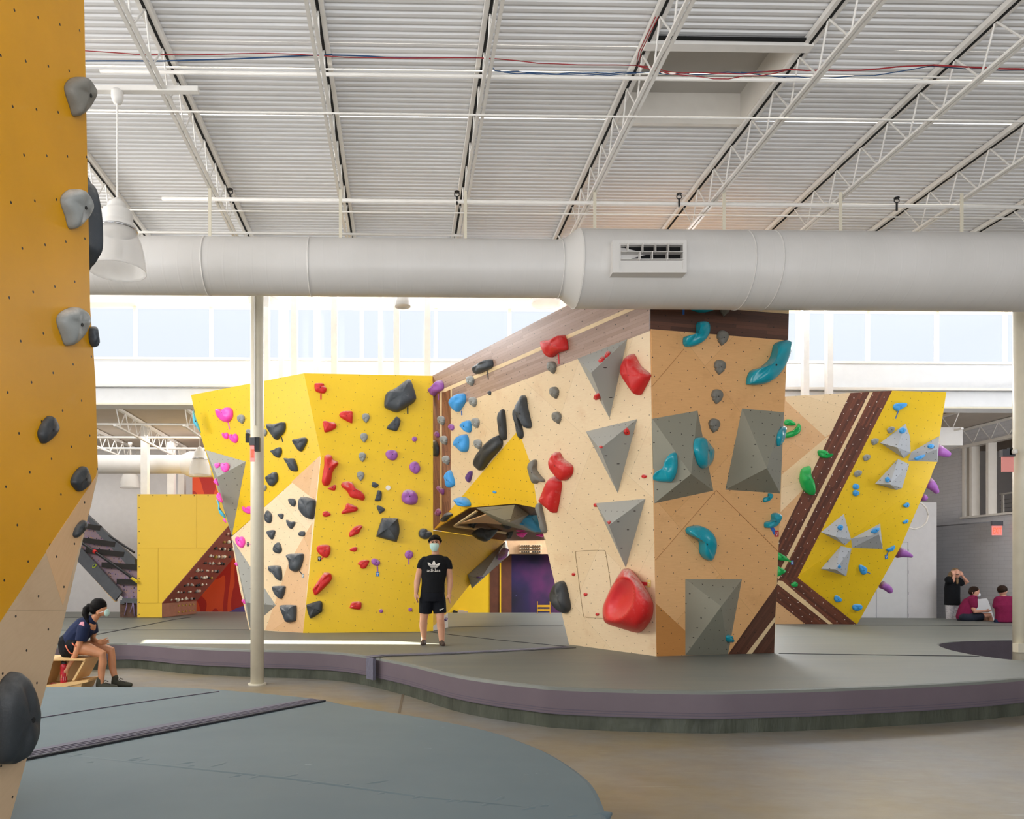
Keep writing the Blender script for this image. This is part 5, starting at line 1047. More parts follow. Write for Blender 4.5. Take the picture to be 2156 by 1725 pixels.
HH(C7a, PW, 'purpledeep', 'holds on the cave pillar', [('small purple hold on the white foot behind the man leg', [(1592, 1325), (1598, 1305), (1615, 1295), (1618, 1310), (1605, 1335)])])
Cc = crop(940, 1030, 5.75)
HH(Cc, PW, 'purple', 'holds on the cave pillar', [
 ('chalk-white and purple hold on the slanted grey cave volume', [(620, 850), (640, 780), (680, 715), (705, 735), (690, 790), (645, 855)], dict(off=.2)),
 ('small purple hold at the low end of the slanted cave volume', [(363, 1062), (390, 1048), (415, 1065), (400, 1080), (370, 1078)], dict(off=.22, mat='purpledeep'))])
# pale tower side
gT = 'holds on the pale tower side'
HH(C1, PT, 'purple', gT, [
 ('purple wing hold at the corner of yellow wall and walnut band', [(85, 590), (110, 550), (160, 495), (190, 485), (213, 520), (208, 580), (150, 610), (125, 640), (95, 622)]),
 ('small purple hold at the edge of walnut and plywood', [(268, 945), (290, 920), (315, 940), (318, 975), (300, 990), (275, 968)]),
 ('small pale purple disc hold on the walnut edge band', [(125, 1020), (145, 998), (165, 1020), (165, 1055), (145, 1060)]),
 ('thin tall purple hold on the plywood beside the yellow arch', [(447, 1450), (490, 1395), (505, 1412), (495, 1470), (475, 1515), (455, 1490)], dict(mat='purpledeep')),
 ('purple bone-like hold low on the walnut edge band', [(150, 1565), (168, 1548), (190, 1572), (215, 1580), (218, 1620), (205, 1637), (175, 1600)])])
HH(C6a, PT, 'purple', gT, [('pale purple diamond hold lowest on the walnut edge band', [(1498, 1615), (1530, 1568), (1562, 1600), (1555, 1630), (1522, 1650)])])
tape('purple tape strip under the purple wing hold', PT, *C1([(157, 625), (157, 682)]), 2, M['tapepurple'])
for lb, x, y, w, h, r in (('highest of four beside the blue holds, on the walnut', 490, 490, 15, 22, -13), ('second of four beside the blue holds', 517, 703, 15, 22, -13), ('third of four beside the blue holds', 543, 915, 15, 22, -13), ('lowest of four beside the blue holds', 567, 1132, 15, 22, -13),
                      ('highest of three on the walnut edge band', 198, 890, 14, 20, -16), ('middle of three on the walnut edge band', 223, 1090, 14, 20, -16), ('lowest of three on the walnut edge band', 246, 1290, 14, 20, -16),
                      ('highest of three under the red pillow hold', 1312, 355, 18, 27, -12), ('middle of three under the red pillow hold', 1337, 610, 18, 26, -12), ('lowest of three under the red pillow hold', 1362, 862, 18, 26, -12)):
    arrow('grey arrow hold, '+lb, PT, M['grey'] if x < 600 else M['greywarm'], *C1([(x, y)])[0], w, h, r, 'grey arrow holds on the pale tower side')
HH(C1, PT, 'dark', gT, [
 ('dark cylinder-like hold on the walnut band, with tape', [(538, 355), (560, 335), (620, 300), (690, 270), (712, 300), (705, 355), (620, 400), (560, 420), (542, 395)]),
 ('tiny dark square hold at the bottom edge of the walnut band', [(662, 600), (680, 588), (692, 605), (688, 632), (668, 630)]),
 ('dark hood-shaped hold on the walnut edge band', [(78, 1190), (105, 1130), (130, 1088), (163, 1150), (165, 1210), (150, 1252), (100, 1225)]),
 ('vertical dark bar hold touching the top of the broad slab hold', [(785, 830), (800, 785), (820, 775), (835, 820), (845, 930), (850, 1040), (845, 1080), (825, 1090), (800, 1060), (788, 940)], dict(h=.09, mat='charcoal')),
 ('broad dark slab hold along the yellow arch edge', [(555, 1310), (580, 1230), (690, 1110), (790, 1035), (808, 1080), (800, 1160), (690, 1290), (610, 1390), (562, 1358)], dict(h=.16, mat='charcoal')),
 ('thin dark bar hold above the tip of the yellow arch', [(933, 790), (950, 768), (972, 785), (1000, 920), (1020, 1030), (1005, 1073), (990, 1055), (955, 910)], dict(h=.08, mat='charcoal')),
 ('long dark leaf-shaped hold beside the thin bar', [(970, 750), (1010, 660), (1025, 633), (1050, 660), (1062, 750), (1100, 920), (1095, 960), (1075, 967), (1040, 920), (1000, 870), (985, 820)], dict(h=.13)),
 ('dark bent bracket hold between arch and red fist hold', [(1088, 1345), (1115, 1295), (1145, 1283), (1155, 1320), (1152, 1375), (1190, 1440), (1235, 1490), (1225, 1510), (1185, 1500), (1145, 1527), (1110, 1470), (1092, 1405)], dict(mat='greywarm'))])
tape('thin dark tape strip under the dark cylinder-like hold', PT, *C1([(650, 385), (660, 475)]), 1.5, M['tapeblack'])
HH(C1, PT, 'blue', gT, [
 ('large blue jug hold, highest blue on the tower side, tape below', [(297, 710), (310, 660), (375, 620), (425, 620), (440, 680), (420, 730), (370, 800), (330, 772)]),
 ('medium blue triangular hold, middle of three blue in a column', [(393, 940), (430, 900), (480, 890), (497, 940), (490, 1000), (465, 1008), (412, 965)]),
 ('blue shark-fin hold, lowest of three blue in a column', [(340, 1125), (360, 1060), (420, 1030), (455, 1040), (468, 1100), (460, 1190), (415, 1205), (365, 1160)]),
 ('long upright blue hold at the plywood edge with holes', [(240, 1450), (268, 1402), (290, 1395), (325, 1500), (320, 1545), (275, 1565), (250, 1500)])])
tape('blue tape strip under the large blue jug hold', PT, *C1([(390, 792), (393, 838)]), 1.8, M['tapeblue'])
HH(C1, PT, 'blue', gT, [('tiny blue chip on the yellow arch', [(712, 1605), (728, 1598), (745, 1610), (740, 1625), (718, 1622)])])
HH(Cc, PT, 'blue', gT, [('chalky blue egg hold at the edge of the yellow arch', [(148, 125), (175, 98), (230, 98), (275, 130), (298, 180), (285, 207), (220, 203), (165, 170)], dict(h=.16))])
HH(C6a, PT, 'dark', gT, [('grey curved jug hold at the low corner of the yellow arch', [(1572, 1695), (1600, 1680), (1618, 1630), (1650, 1612), (1690, 1630), (1680, 1650), (1655, 1665), (1625, 1705), (1585, 1718)])])
HH(C1, PT, 'red', gT, [
 ('red pillow-shaped hold on the walnut band, pink-red tape', [(1227, 110), (1242, 80), (1330, 68), (1420, 25), (1450, 50), (1470, 140), (1460, 180), (1380, 205), (1310, 252), (1268, 218)], dict(h=.14)),
 ('red fist-shaped hold, upper of the touching red pair', [(1310, 1290), (1322, 1250), (1355, 1208), (1390, 1215), (1420, 1270), (1500, 1330), (1522, 1380), (1500, 1450), (1430, 1495), (1370, 1450), (1320, 1370)], dict(h=.13))])
tape('pink-red tape strip under the red pillow hold', PT, *C1([(1367, 215), (1372, 320)]), 2.4, M['tapered'])
HH(C4, PT, 'red', gT, [
 ('tall red pod hold, lower of the touching red pair', [(187, 280), (230, 180), (290, 92), (340, 145), (335, 230), (305, 390), (285, 405), (235, 362), (190, 312)], dict(h=.16)),
 ('small red chip by the orange corner, right of the middle grey volume'.replace('right of', 'beyond'), [(1035, 92), (1050, 78), (1075, 88), (1072, 105), (1045, 112)]),
 ('small red chip just outside the access hatch line', dot(445, 942, 14)), ('small red chip in the middle of the access hatch', dot(548, 1115, 15)), ('small red chip at the bottom of the access hatch', dot(650, 1288, 14)),
 ('red chip at the corner of the lowest grey volume', dot(636, 343, 17)), ])
HH(C3, PT, 'red', gT, [('large red axe-head hold near the tower corner, chalked', [(1035, 620), (1060, 550), (1110, 508), (1140, 520), (1200, 630), (1290, 705), (1285, 760), (1210, 900), (1180, 918), (1145, 890), (1070, 770), (1040, 690)], dict(h=.14))])
HH(C3, FA[0], 'red', gT, [('slim red chip on the top volume, lower of two end to end', [(772, 590), (790, 560), (826, 540), (828, 558), (800, 588)]), ('slim red chip on the top volume, upper of two end to end', [(835, 540), (850, 505), (882, 485), (886, 505), (860, 535)])])
HH(C3, FA[2], 'red', gT, [('slim red chip on the shaded flank of the top volume', [(755, 905), (770, 900), (788, 945), (780, 958), (762, 940)])])
HH(C3, FB[1], 'red', gT, [('red box-shaped hold on the dark face of the middle volume', [(1020, 1285), (1045, 1252), (1065, 1258), (1080, 1308), (1050, 1322), (1028, 1312)])])
HH(C3, FB[0], 'red', gT, [('tiny red chip at the peak of the middle volume', [(778, 1455), (795, 1438), (812, 1440), (800, 1458)])])
HH(C4, FC[0], 'red', gT, [('tiny red chip at the peak of the lowest volume', [(740, 500), (750, 488), (765, 485), (760, 500), (748, 512)])])
HH(C4, PT, 'charcoal', gT, [
 ('grey vertical bar hold on the tower edge beside the cave', [(133, 345), (150, 325), (168, 340), (190, 440), (213, 555), (205, 582), (185, 572), (145, 410)], dict(h=.08, mat='greywarm')),
 ('charcoal boulder-like hold on the tower edge low beside the cave', [(267, 1110), (280, 1060), (310, 1015), (345, 1000), (375, 1020), (395, 1090), (415, 1180), (418, 1240), (390, 1275), (340, 1258), (285, 1190)], dict(h=.14))])
dq = smooth_closed(C4([(692, 1270), (702, 1200), (760, 1070), (830, 950), (865, 902), (890, 895), (940, 905), (1040, 1020), (1120, 1160), (1132, 1250), (1110, 1340), (1040, 1430), (980, 1447), (850, 1410), (730, 1370), (700, 1330)]), 5)
cc = sum(dq, Vector((0, 0)))/len(dq); cc = Vector(C4([(905, 1190)])[0]); k = len(dq); NR = 26; vs = []; fs = []; hollow = []
ec = Vector(C4([(826, 1165)])[0]); ea = Vector((190, -365)).normalized(); eb = Vector((ea.y, -ea.x))*-1; A_, B_ = 205/4.107, 132/4.107
for r in range(NR+1):
    s_ = 1-r/(NR+.5)
    for i in range(k):
        q = cc+(dq[i]-cc)*s_; H_ = .36*(1-s_**4)**.6; dd = q-ec; qq = math.sqrt((dd.dot(ea)/A_)**2+(dd.dot(eb)/B_)**2)
        if qq < 1: H_ -= .27*min(1, (1-s_**4)**.5+.0)*(1-qq**2.2)
        vs.append(PT.hit(q.x, q.y, max(H_, .0)))
        hollow.append(qq < .97)
vs0 = [PT.hit(q.x, q.y, -.0) for q in dq]
for r in range(NR):
    for i in range(k): fs.append((r*k+i, r*k+(i+1) % k, (r+1)*k+(i+1) % k, (r+1)*k+i))
fs.append(tuple(NR*k+i for i in range(k))); fs.append(tuple(range(k))[::-1])
bd = mesh('climbing_hold', vs, fs, M['red'], None, True); bd.data.materials.append(holdmat('hold_red_worn', 'E0343A', .15, .35))
for p in bd.data.polygons:
    if all(hollow[v] for v in p.vertices): p.material_index = 1
origin_to(bd, PT.hit(cc.x, cc.y)); tag(bd, 'huge red dish-shaped hold with hollow face, near the tower corner', 'climbing hold', gT)
tape('red tape strip beside the huge red dish hold', PT, *C4([(1025, 1022), (1080, 1028)]), 7, M['tapered'], C4([(1080, 994), (1106, 1056)]), M['cardyellow'])
# cave roof holds
PC1 = lambda d: Plane(U(1000, 1100, d), U(1100, 1100, d), U(1000, 1000, d))
gC = 'holds hanging from the cave roof'
HH(Cc, PC1(16.5), 'charcoal', gC, [
 ('dark hold hanging from the cave roof next to the walnut stripe', [(258, 438), (290, 415), (395, 402), (350, 440), (335, 475), (290, 460)], dict(h=.15, back=.3)),
 ('broad black hold with chalky edge hanging from the cave roof', [(305, 535), (400, 475), (500, 490), (618, 490), (560, 580), (490, 632), (410, 620), (350, 585)], dict(h=.2, back=.5)),
 ('black and tan scoop hold under the grey roof volume', [(570, 345), (640, 352), (720, 385), (830, 418), (780, 470), (740, 488), (680, 465), (620, 410)], dict(h=.2, back=.5)),
 ('small black egg hold hanging at the roof edge', [(722, 560), (740, 525), (805, 515), (795, 560), (765, 603), (735, 595)], dict(h=.1, back=.2))])
HH(Cc, PC1(14.0), 'skyblue', gC, [
 ('large blue wedge hold hanging in the cave beside the tower edge', [(862, 345), (930, 290), (1020, 258), (1100, 255), (1150, 340), (1170, 500), (1110, 517), (1050, 505), (950, 440), (880, 380)], dict(h=.25, back=.5)),
 ('small blue hold under the cave ceiling, nearest the arch edge', [(840, 215), (880, 207), (940, 222), (935, 240), (890, 242)], dict(h=.05, back=.1)),
 ('small pale blue hold in the middle of the cave volume', [(725, 340), (755, 330), (795, 345), (780, 358), (740, 356)], dict(h=.05, back=.1)),
 ('small blue hold tucked beside the large blue wedge', [(870, 405), (895, 390), (940, 420), (935, 440), (890, 430)], dict(h=.06, back=.1))])
HH(Cc, PC1(17.5), 'pink', gC, [
 ('magenta hold hanging from the cave roof, upper of two', [(842, 480), (870, 472), (960, 492), (950, 512), (900, 520), (845, 510)], dict(h=.1, back=.2)),
 ('magenta hold hanging from the cave roof, lower of two', [(845, 545), (885, 525), (978, 528), (960, 550), (930, 585), (880, 575)], dict(h=.1, back=.2)),
 ('dusky pink hold at the far end of the cave roof', [(1078, 560), (1110, 548), (1168, 545), (1170, 580), (1130, 578)], dict(h=.08, back=.15))])
# orange tower side
gO = 'teal holds on the orange tower side'
HH(C5, PR, 'teal', gO, [
 ('teal hold cut off by the round duct at the tower top', [(432, 40), (560, 20), (695, 40), (690, 80), (650, 112), (560, 128), (475, 108), (435, 75)]),
 ('teal bean-shaped hold crossing the walnut band edge', [(387, 410), (392, 360), (420, 345), (480, 340), (508, 310), (512, 230), (545, 210), (600, 215), (622, 250), (615, 320), (570, 390), (500, 435), (430, 448), (400, 435)], dict(h=.12)),
 ('large glossy teal banana hold at the outer top edge', [(975, 790), (985, 720), (1020, 665), (1110, 630), (1180, 570), (1210, 510), (1230, 430), (1280, 395), (1355, 390), (1358, 480), (1310, 620), (1240, 720), (1150, 785), (1060, 803), (990, 798)], dict(h=.17)),])
HH(C5, FD[3], 'teal', gO, [('teal curved hold on the corner olive volume', [(120, 1660), (150, 1610), (215, 1570), (240, 1500), (280, 1440), (325, 1432), (340, 1500), (335, 1600), (300, 1685), (260, 1703), (140, 1690)], dict(h=.1))])
HH(C5, FD[1], 'teal', gO, [('teal leaf-shaped hold on the narrow flank of the corner volume', [(487, 1400), (495, 1310), (520, 1290), (560, 1300), (620, 1380), (636, 1440), (625, 1540), (570, 1580), (520, 1530)], dict(h=.1))])
HH(C5, FE_[1], 'teal', gO, [('slim teal hold on the bright flank of the outer olive volume', [(1262, 1355), (1265, 1260), (1300, 1195), (1325, 1190), (1320, 1250), (1278, 1360)], dict(h=.06))])
HH(C6, PR, 'teal', gO, [
 ('large teal boomerang hold in the middle of the orange side', [(400, 502), (430, 470), (520, 460), (600, 500), (645, 580), (655, 660), (635, 750), (610, 777), (560, 755), (525, 700), (520, 610), (470, 570), (420, 540)], dict(h=.16)),
 ('small teal bean hold under the outer olive volume', [(1103, 240), (1110, 210), (1145, 195), (1150, 170), (1185, 172), (1190, 195), (1160, 235), (1120, 248)]),
 ('chalky teal kidney hold with blue tape near the outer edge', [(1115, 470), (1120, 430), (1175, 410), (1180, 360), (1215, 343), (1250, 360), (1250, 400), (1215, 460), (1160, 480), (1125, 480)], dict(h=.1))])
HH(C6, FF[1], 'teal', gO, [('small teal hold on the floor-standing volume', [(768, 1470), (790, 1450), (815, 1490), (805, 1520), (775, 1515)])])
tape('blue tape strip under the chalky teal kidney hold', PR, *C6([(1185, 475), (1222, 540)]), 7, M['tapeblue'], C6([(1214, 508), (1249, 563)]), M['cardred'])
tape('short blue tape strip at the tower top beside the duct', PR, *C5([(395, 40), (395, 143)]), 4, M['tapeblue'])
for i, (x, y, w, h) in enumerate(((772, 90, 23, 32), (752, 365, 24, 32), (727, 637, 24, 31), (702, 910, 24, 31), (675, 1180, 23, 30))):
    arrow('dark grey arrow hold, %s of five in a column on the orange side' % ('topmost', 'second', 'middle', 'fourth', 'lowest')[i], PR, M['greywarm'], *C5([(x, y)])[0], w, h, 8, 'grey arrow holds on the orange tower side')
# boulder
gB = 'green holds on the boulder plywood'
HH(C7, PBX, 'green', gB, [
 ('small green pod hold, highest on the boulder plywood', [(97, 290), (110, 268), (140, 268), (175, 295), (160, 308), (110, 305)]),
 ('green banana-shaped hold curling up beside the tower', [(92, 362), (150, 345), (180, 315), (195, 292), (210, 320), (200, 355), (150, 385), (98, 390)]),
 ('green fish-shaped hold on the walnut stripe edge', [(322, 485), (335, 472), (375, 475), (400, 495), (428, 498), (410, 520), (370, 528), (335, 515)]),
 ('large green half-moon hold', [(203, 640), (215, 600), (250, 582), (268, 585), (275, 640), (298, 700), (300, 768), (265, 772), (225, 740), (203, 690)], dict(h=.15)),
 ('green leaf hold with bright green tape low beside the tower', [(45, 1160), (70, 1165), (110, 1190), (130, 1215), (90, 1218), (50, 1205)]),
 ('green pointed hold low beside the tower edge', [(45, 1255), (75, 1263), (110, 1285), (85, 1308), (45, 1322)]),
 ('small green hold at the bend of the walnut stripe', [(143, 1375), (170, 1358), (190, 1370), (185, 1390), (155, 1390)])])
tape('bright green tape strip beside the green leaf hold', PBX, *C7([(110, 1212), (150, 1224)]), 3, M['tapegreen'], C7([(146, 1216), (162, 1244)]), M['cardblue'])
gb = 'blue and grey holds on the yellow boulder side'
BL = [
 ('blue clog-shaped hold highest on the boulder, tape below', [(830, 180), (850, 158), (915, 155), (920, 175), (880, 200), (860, 212), (838, 200)], 0, 'blue'),
 ('blue hold on the upper blade of the higher propeller', [(870, 340), (895, 320), (918, 335), (905, 358), (880, 360)], .16, 'blue'),
 ('round blue hold on the outer blade of the higher propeller', [(1062, 445), (1080, 430), (1106, 440), (1095, 460), (1070, 460)], .18, 'blue'),
 ('long blue hold on the shaded face of the outer higher blade', [(975, 525), (1000, 512), (1042, 502), (1035, 520), (1000, 540), (980, 540)], .14, 'blue'),
 ('blue hold on the lower blade of the higher propeller', [(778, 662), (795, 652), (810, 670), (797, 690), (780, 684)], .18, 'blue'),
 ('blue hold, upper of a stacked pair under the grey row', [(560, 712), (575, 697), (600, 708), (603, 725), (585, 738), (562, 730)], 0, 'blue'),
 ('blue hold, lower of a stacked pair under the grey row', [(560, 755), (575, 740), (603, 755), (600, 772), (580, 783), (562, 775)], 0, 'blue'),
 ('small blue hold near the outer edge, upper one', [(898, 845), (925, 825), (940, 835), (935, 855), (915, 858)], 0, 'blue'),
 ('small blue hold near the outer edge, lower one', [(895, 955), (920, 940), (935, 945), (925, 962), (905, 968)], 0, 'blue'),
 ('blue hold on the upper blade of the lower propeller', [(457, 990), (475, 973), (495, 985), (485, 1010), (465, 1008)], .16, 'blue'),
 ('blue hold on the outer blade of the lower propeller', [(680, 1025), (700, 1000), (735, 992), (735, 1010), (710, 1032)], .2, 'blue'),
 ('blue horn hold with blue card near the lower edge', [(785, 1140), (815, 1125), (840, 1112), (842, 1130), (825, 1150), (800, 1155)], 0, 'blue'),
 ('blue hold with short blue tape beside the lower propeller', [(600, 1250), (620, 1245), (655, 1270), (645, 1305), (620, 1308), (605, 1280)], 0, 'blue'),
 ('small blue hold on the bottom blade of the lower propeller', [(455, 1255), (470, 1243), (482, 1258), (468, 1270)], .2, 'blue'),
 ('blue hold low on the boulder, nearer the walnut', [(433, 1470), (450, 1448), (485, 1475), (475, 1493), (445, 1493)], 0, 'blue'),
 ('wide blue hold lowest on the boulder', [(555, 1525), (575, 1508), (615, 1512), (622, 1535), (595, 1553), (565, 1548)], 0, 'blue'),
 ('grey hold beside the upper propeller blade, highest of four greys', [(790, 335), (815, 315), (840, 320), (835, 345), (805, 362)], 0, 'grey'),
 ('grey hold, second of the four greys along the walnut', [(683, 410), (705, 393), (733, 400), (725, 425), (695, 440)], 0, 'grey'),
 ('grey hold, third of the four greys along the walnut', [(627, 520), (650, 502), (678, 510), (668, 535), (640, 547)], 0, 'grey'),
 ('grey hold, lowest of the four greys along the walnut', [(568, 630), (590, 607), (620, 615), (612, 640), (580, 655)], 0, 'grey')]
for lb, pts, off, mt in BL: hold(lb, PBX if pts[0][1] < 900 else PBL, M[mt], C7(pts), None, off, True, gb, 4)
for lb, a, b, card in (('blue tape strip under the blue clog-shaped hold', (868, 210), (848, 262), None), ('blue tape strip under the blue horn hold', (803, 1150), (790, 1180), ((778, 1178), (798, 1204))), ('blue tape strip beside the blue hold by the lower propeller', (650, 1292), (678, 1303), None)):
    tape(lb, PBX if a[1] < 900 else PBL, *C7([a, b]), 1.8, M['tapeblue'], C7(card) if card else None, M['cardblue'])
# purple horns sticking out beyond the boulder edge
def horn(label, pts, d, r0, r1):
    q = [U(x, y, d) for x, y in C7(pts)]; m = MB(); k = len(q); sm = cr([tuple(p) for p in q], 4) if False else q
    rs = [r0+(r1-r0)*i/(k-1) for i in range(k)]; dd = (q[-1]-q[-2]).normalized(); q += [q[-1]+dd*r1*.6, q[-1]+dd*r1*.95]; rs += [r1*.75, r1*.1]
    m.tube(q, rs, 16); o = m.build('horn_hold', M['purple'], None, True); origin_to(o, q[0]); tag(o, label, 'climbing hold', 'purple horn holds on the hidden boulder side')
horn('purple horn hold sticking out highest behind the boulder edge', [(1120, 470), (1150, 480), (1180, 493), (1200, 500)], 17.0, .13, .068)
horn('purple horn hold sticking out in the middle of the boulder edge', [(1060, 690), (1085, 705), (1108, 728), (1125, 752)], 17.0, .13, .055)
horn('small purple knob hold under the middle horn', [(1025, 790), (1038, 792), (1044, 795)], 17.1, .08, .07)
horn('slim purple horn hold with ridges lower on the boulder edge', [(865, 1160), (900, 1165), (930, 1176), (955, 1187)], 17.1, .13, .035)
horn('speckled purple horn hold lowest behind the boulder edge', [(755, 1378), (785, 1393), (805, 1410), (812, 1420)], 17.2, .09, .062)
# near wall
CA = crop(0, 0, 2.465); CB = crop(0, 650, 2.875); CC = crop(0, 1150, 3.0)
gN = 'grey pinch holds on the near wall'
for lb, C, q in (('highest', CA, [(333, 470), (340, 430), (375, 402), (425, 405), (455, 455), (450, 510), (430, 565), (380, 605), (358, 550)]), ('middle', CA, [(312, 1050), (322, 1010), (360, 983), (410, 990), (440, 1040), (436, 1100), (412, 1150), (360, 1190), (335, 1120)]), ('lowest', CB, [(340, 80), (350, 35), (390, 5), (445, -8), (490, 25), (495, 90), (465, 175), (397, 226), (365, 160)])):
    o = hold('%s of three grey round-topped pinch holds on the near yellow wall' % lb, PN, M['greywarm'] if lb == 'highest' else M['grey'], C(q), .07, 0, True, gN)
HH(CB, PN, 'charcoal', gN, [
 ('charcoal diamond hold in the middle of the near yellow wall', [(225, 750), (255, 685), (290, 650), (320, 670), (340, 720), (310, 770), (265, 815), (240, 805)], dict(h=.035)),
 ('charcoal diamond hold at the edge of yellow and plywood', [(425, 1045), (450, 990), (490, 955), (515, 972), (535, 1045), (500, 1090), (470, 1108), (440, 1080)], dict(h=.035)),
 ('small charcoal oval hold on the near plywood edge', [(438, 1370), (455, 1320), (490, 1282), (510, 1290), (508, 1325), (460, 1385)], dict(h=.03)),
 ('small blue-grey hold on the outer edge of the near wall', [(537, 190), (537, 125), (550, 112), (566, 118), (567, 225), (550, 225)], dict(h=.04, mat='dark'))])
HH(CC, PN, 'charcoal', gN, [('huge black cone-like hold low on the near plywood', [(-60, 1000), (0, 860), (35, 815), (75, 793), (110, 830), (140, 930), (180, 1050), (185, 1130), (165, 1210), (110, 1320), (60, 1370), (20, 1375), (-50, 1340)], dict(h=.10))])
PE = Plane(U(190, 500, 4.25), U(230, 500, 4.15), U(190, 600, 4.25))
HH(crop(0, 0, 2.465), PE, 'dark', gN, [('big dark rounded hold on the hidden side of the near wall edge', [(440, 940), (470, 950), (500, 990), (522, 1090), (530, 1190), (528, 1290), (505, 1340), (475, 1380), (440, 1380)], dict(h=.12, back=.05))])
# ================================================================ people
class Blob(MB):
    """overlapping rounded shapes fused into one continuous surface"""
    def limb(s, pts, rs, n=14):
        pts = [Vector(p) for p in pts]
        a = (pts[0]-pts[1]).normalized(); b = (pts[-1]-pts[-2]).normalized()
        P_ = [pts[0]+a*rs[0]*.95, pts[0]+a*rs[0]*.75, pts[0]+a*rs[0]*.4]+pts+[pts[-1]+b*rs[-1]*.4, pts[-1]+b*rs[-1]*.75, pts[-1]+b*rs[-1]*.95]
        R_ = [rs[0]*.25, rs[0]*.65, rs[0]*.92]+list(rs)+[rs[-1]*.92, rs[-1]*.65, rs[-1]*.25]; s.tube(P_, R_, n)
    def cut(s, pts, rs, n=16): s.tube(pts, rs, n)
    def ell(s, c, r, n=18, rot=None):
        c = Vector(c); k = len(s.v); m = n//2; R = rot or Matrix.Identity(3)
        for i in range(1, m):
            t = math.pi*i/m
            for j in range(n):
                f = 2*math.pi*j/n; s.v.append(c+R @ Vector((r[0]*math.sin(t)*math.cos(f), r[1]*math.sin(t)*math.sin(f), r[2]*math.cos(t))))
        for i in range(m-2):
            for j in range(n): s.f.append((k+i*n+j, k+(i+1)*n+j, k+(i+1)*n+(j+1) % n, k+i*n+(j+1) % n))
        s.f.append(tuple(k+j for j in range(n))); s.f.append(tuple(k+(m-2)*n+j for j in range(n))[::-1])
    def loft(s, secs, n=24):
        """secs: (centre, rx, ry) stacked"""
        k = len(s.v)
        for c, rx, ry in secs:
            c = Vector(c)
            for j in range(n):
                t = 2*math.pi*j/n; s.v.append(c+Vector((rx*math.cos(t), ry*math.sin(t), 0)))
        for i in range(len(secs)-1):
            for j in range(n): s.f.append((k+i*n+j, k+i*n+(j+1) % n, k+(i+1)*n+(j+1) % n, k+(i+1)*n+j))
        s.f.append(tuple(k+j for j in range(n))); s.f.append(tuple(k+(len(secs)-1)*n+j for j in range(n))[::-1])
    def fuse(s, name, mat, parent, vox=.008, it=4):
        o = s.build(name, mat, None, True); md = o.modifiers.new('fuse', 'REMESH'); md.mode = 'VOXEL'; md.voxel_size = vox; md.use_smooth_shade = True
        sm = o.modifiers.new('relax', 'SMOOTH'); sm.factor = .5; sm.iterations = it
        return Pm(parent, o)
def skin(name, h):
    t = NT(name, .5); t.b.inputs['Subsurface Weight'].default_value = .08; t.b.inputs['Subsurface Radius'].default_value = (.02, .008, .004)
    v = t.coord(); return t.col(t.mix(t.ramp(t.noise(v, 5, 3), .35, .7), rgb(h), tuple(x*.85 for x in rgb(h)[:3])+(1,)))
SK1 = skin('skin_warm', 'D29C7C'); SK2 = skin('skin_tan', 'CC8F68'); SK3 = skin('skin_fair', 'DDA58C')
def cloth(name, h, var=.12): 
    t = NT(name, .85, spec=.2); v = t.coord(); n = t.noise(v, 9, 4); t.bump(n, .5, .03); c = rgb(h); return t.col(t.mix(t.ramp(n, .35, .65), c, tuple(x*(1-var) for x in c[:3])+(1,)))
BLK = cloth('black_cloth', '16181C'); NAVY = cloth('navy_cloth', '222B48'); MAR = cloth('maroon_cloth', '7E1E46'); HB = flat('hair_black', '0E0B0B', .7, var=.3, scale=40, spec=.15); HBR = flat('hair_brown', '2E1E14', .7, var=.3, scale=40, spec=.2); HBL = flat('hair_ash_blonde', '8A7050', .7, var=.35, scale=30)
MG = flat('mask_mint', 'BFE0D8', .8); MW = flat('mask_white', 'EEF2F6', .8); INK = flat('print_white', 'ECE8E0', .7)
def hand(bl, w, dirn, side, thumb, L=.175, curl=.35):
    """palm and five fingers from wrist w pointing along dirn; side: across the palm; thumb: direction the thumb leans"""
    w = Vector(w); d = Vector(dirn).normalized(); s = Vector(side).normalized(); nrm_ = d.cross(s); t = Vector(thumb).normalized()
    palm = w+d*L*.27; bl.ell(palm, (.04, .04, .04), 10); bl.limb([w, w+d*L*.42+s*.012], [.026, .032], 8); bl.limb([w+d*.02, w+d*L*.42-s*.014], [.024, .030], 8)
    for i, ln in enumerate((.82, .97, 1.0, .90)):
        f = (i-1.5)*.0225; a = w+d*L*.45+s*f; b = w+d*L*(.45+.28*ln)+s*f*1.15+nrm_*L*.10*curl; c = w+d*L*(.45+.50*ln)+s*f*1.2+nrm_*L*.34*curl; bl.limb([a, b, c], [.0105, .0095, .0085], 8)
    a = w+d*L*.15+t*.02; bl.limb([a, a+d*L*.2+t*.025, a+d*L*.40+t*.030], [.014, .012, .010], 8)
# --- walking man
D0 = 12.2
def K(x, y, dy=0.0): return U(850+x/6.39, 1110+y/6.39, D0+dy)
man = thing('person', 'person in black printed t-shirt, black shorts and mint mask walking on the mat', 'person', K(390, 1600))
b = Blob()
b.ell(K(420, 220, 0), (.080, .098, .118)); b.ell(K(420, 262, -.02), (.062, .07, .065))
b.limb([K(425, 290, .01), K(425, 400, .03)], [.056, .062]); b.ell(K(353, 225, .0), (.012, .02, .032), 10); b.ell(K(487, 225, .0), (.012, .02, .032), 10)
b.loft([(K(425, 385, .03), .09, .07), (K(420, 440, .02), .165, .09), (K(412, 540, .02), .19, .12), (K(400, 760, .02), .16, .11), (K(388, 880, .02), .165, .115), (K(388, 990, .02), .17, .115)])
b.limb([K(268, 480, .02), K(222, 570, .02), K(192, 680, .03), K(180, 740, .02), K(168, 885, -.04)], [.062, .058, .050, .052, .034])
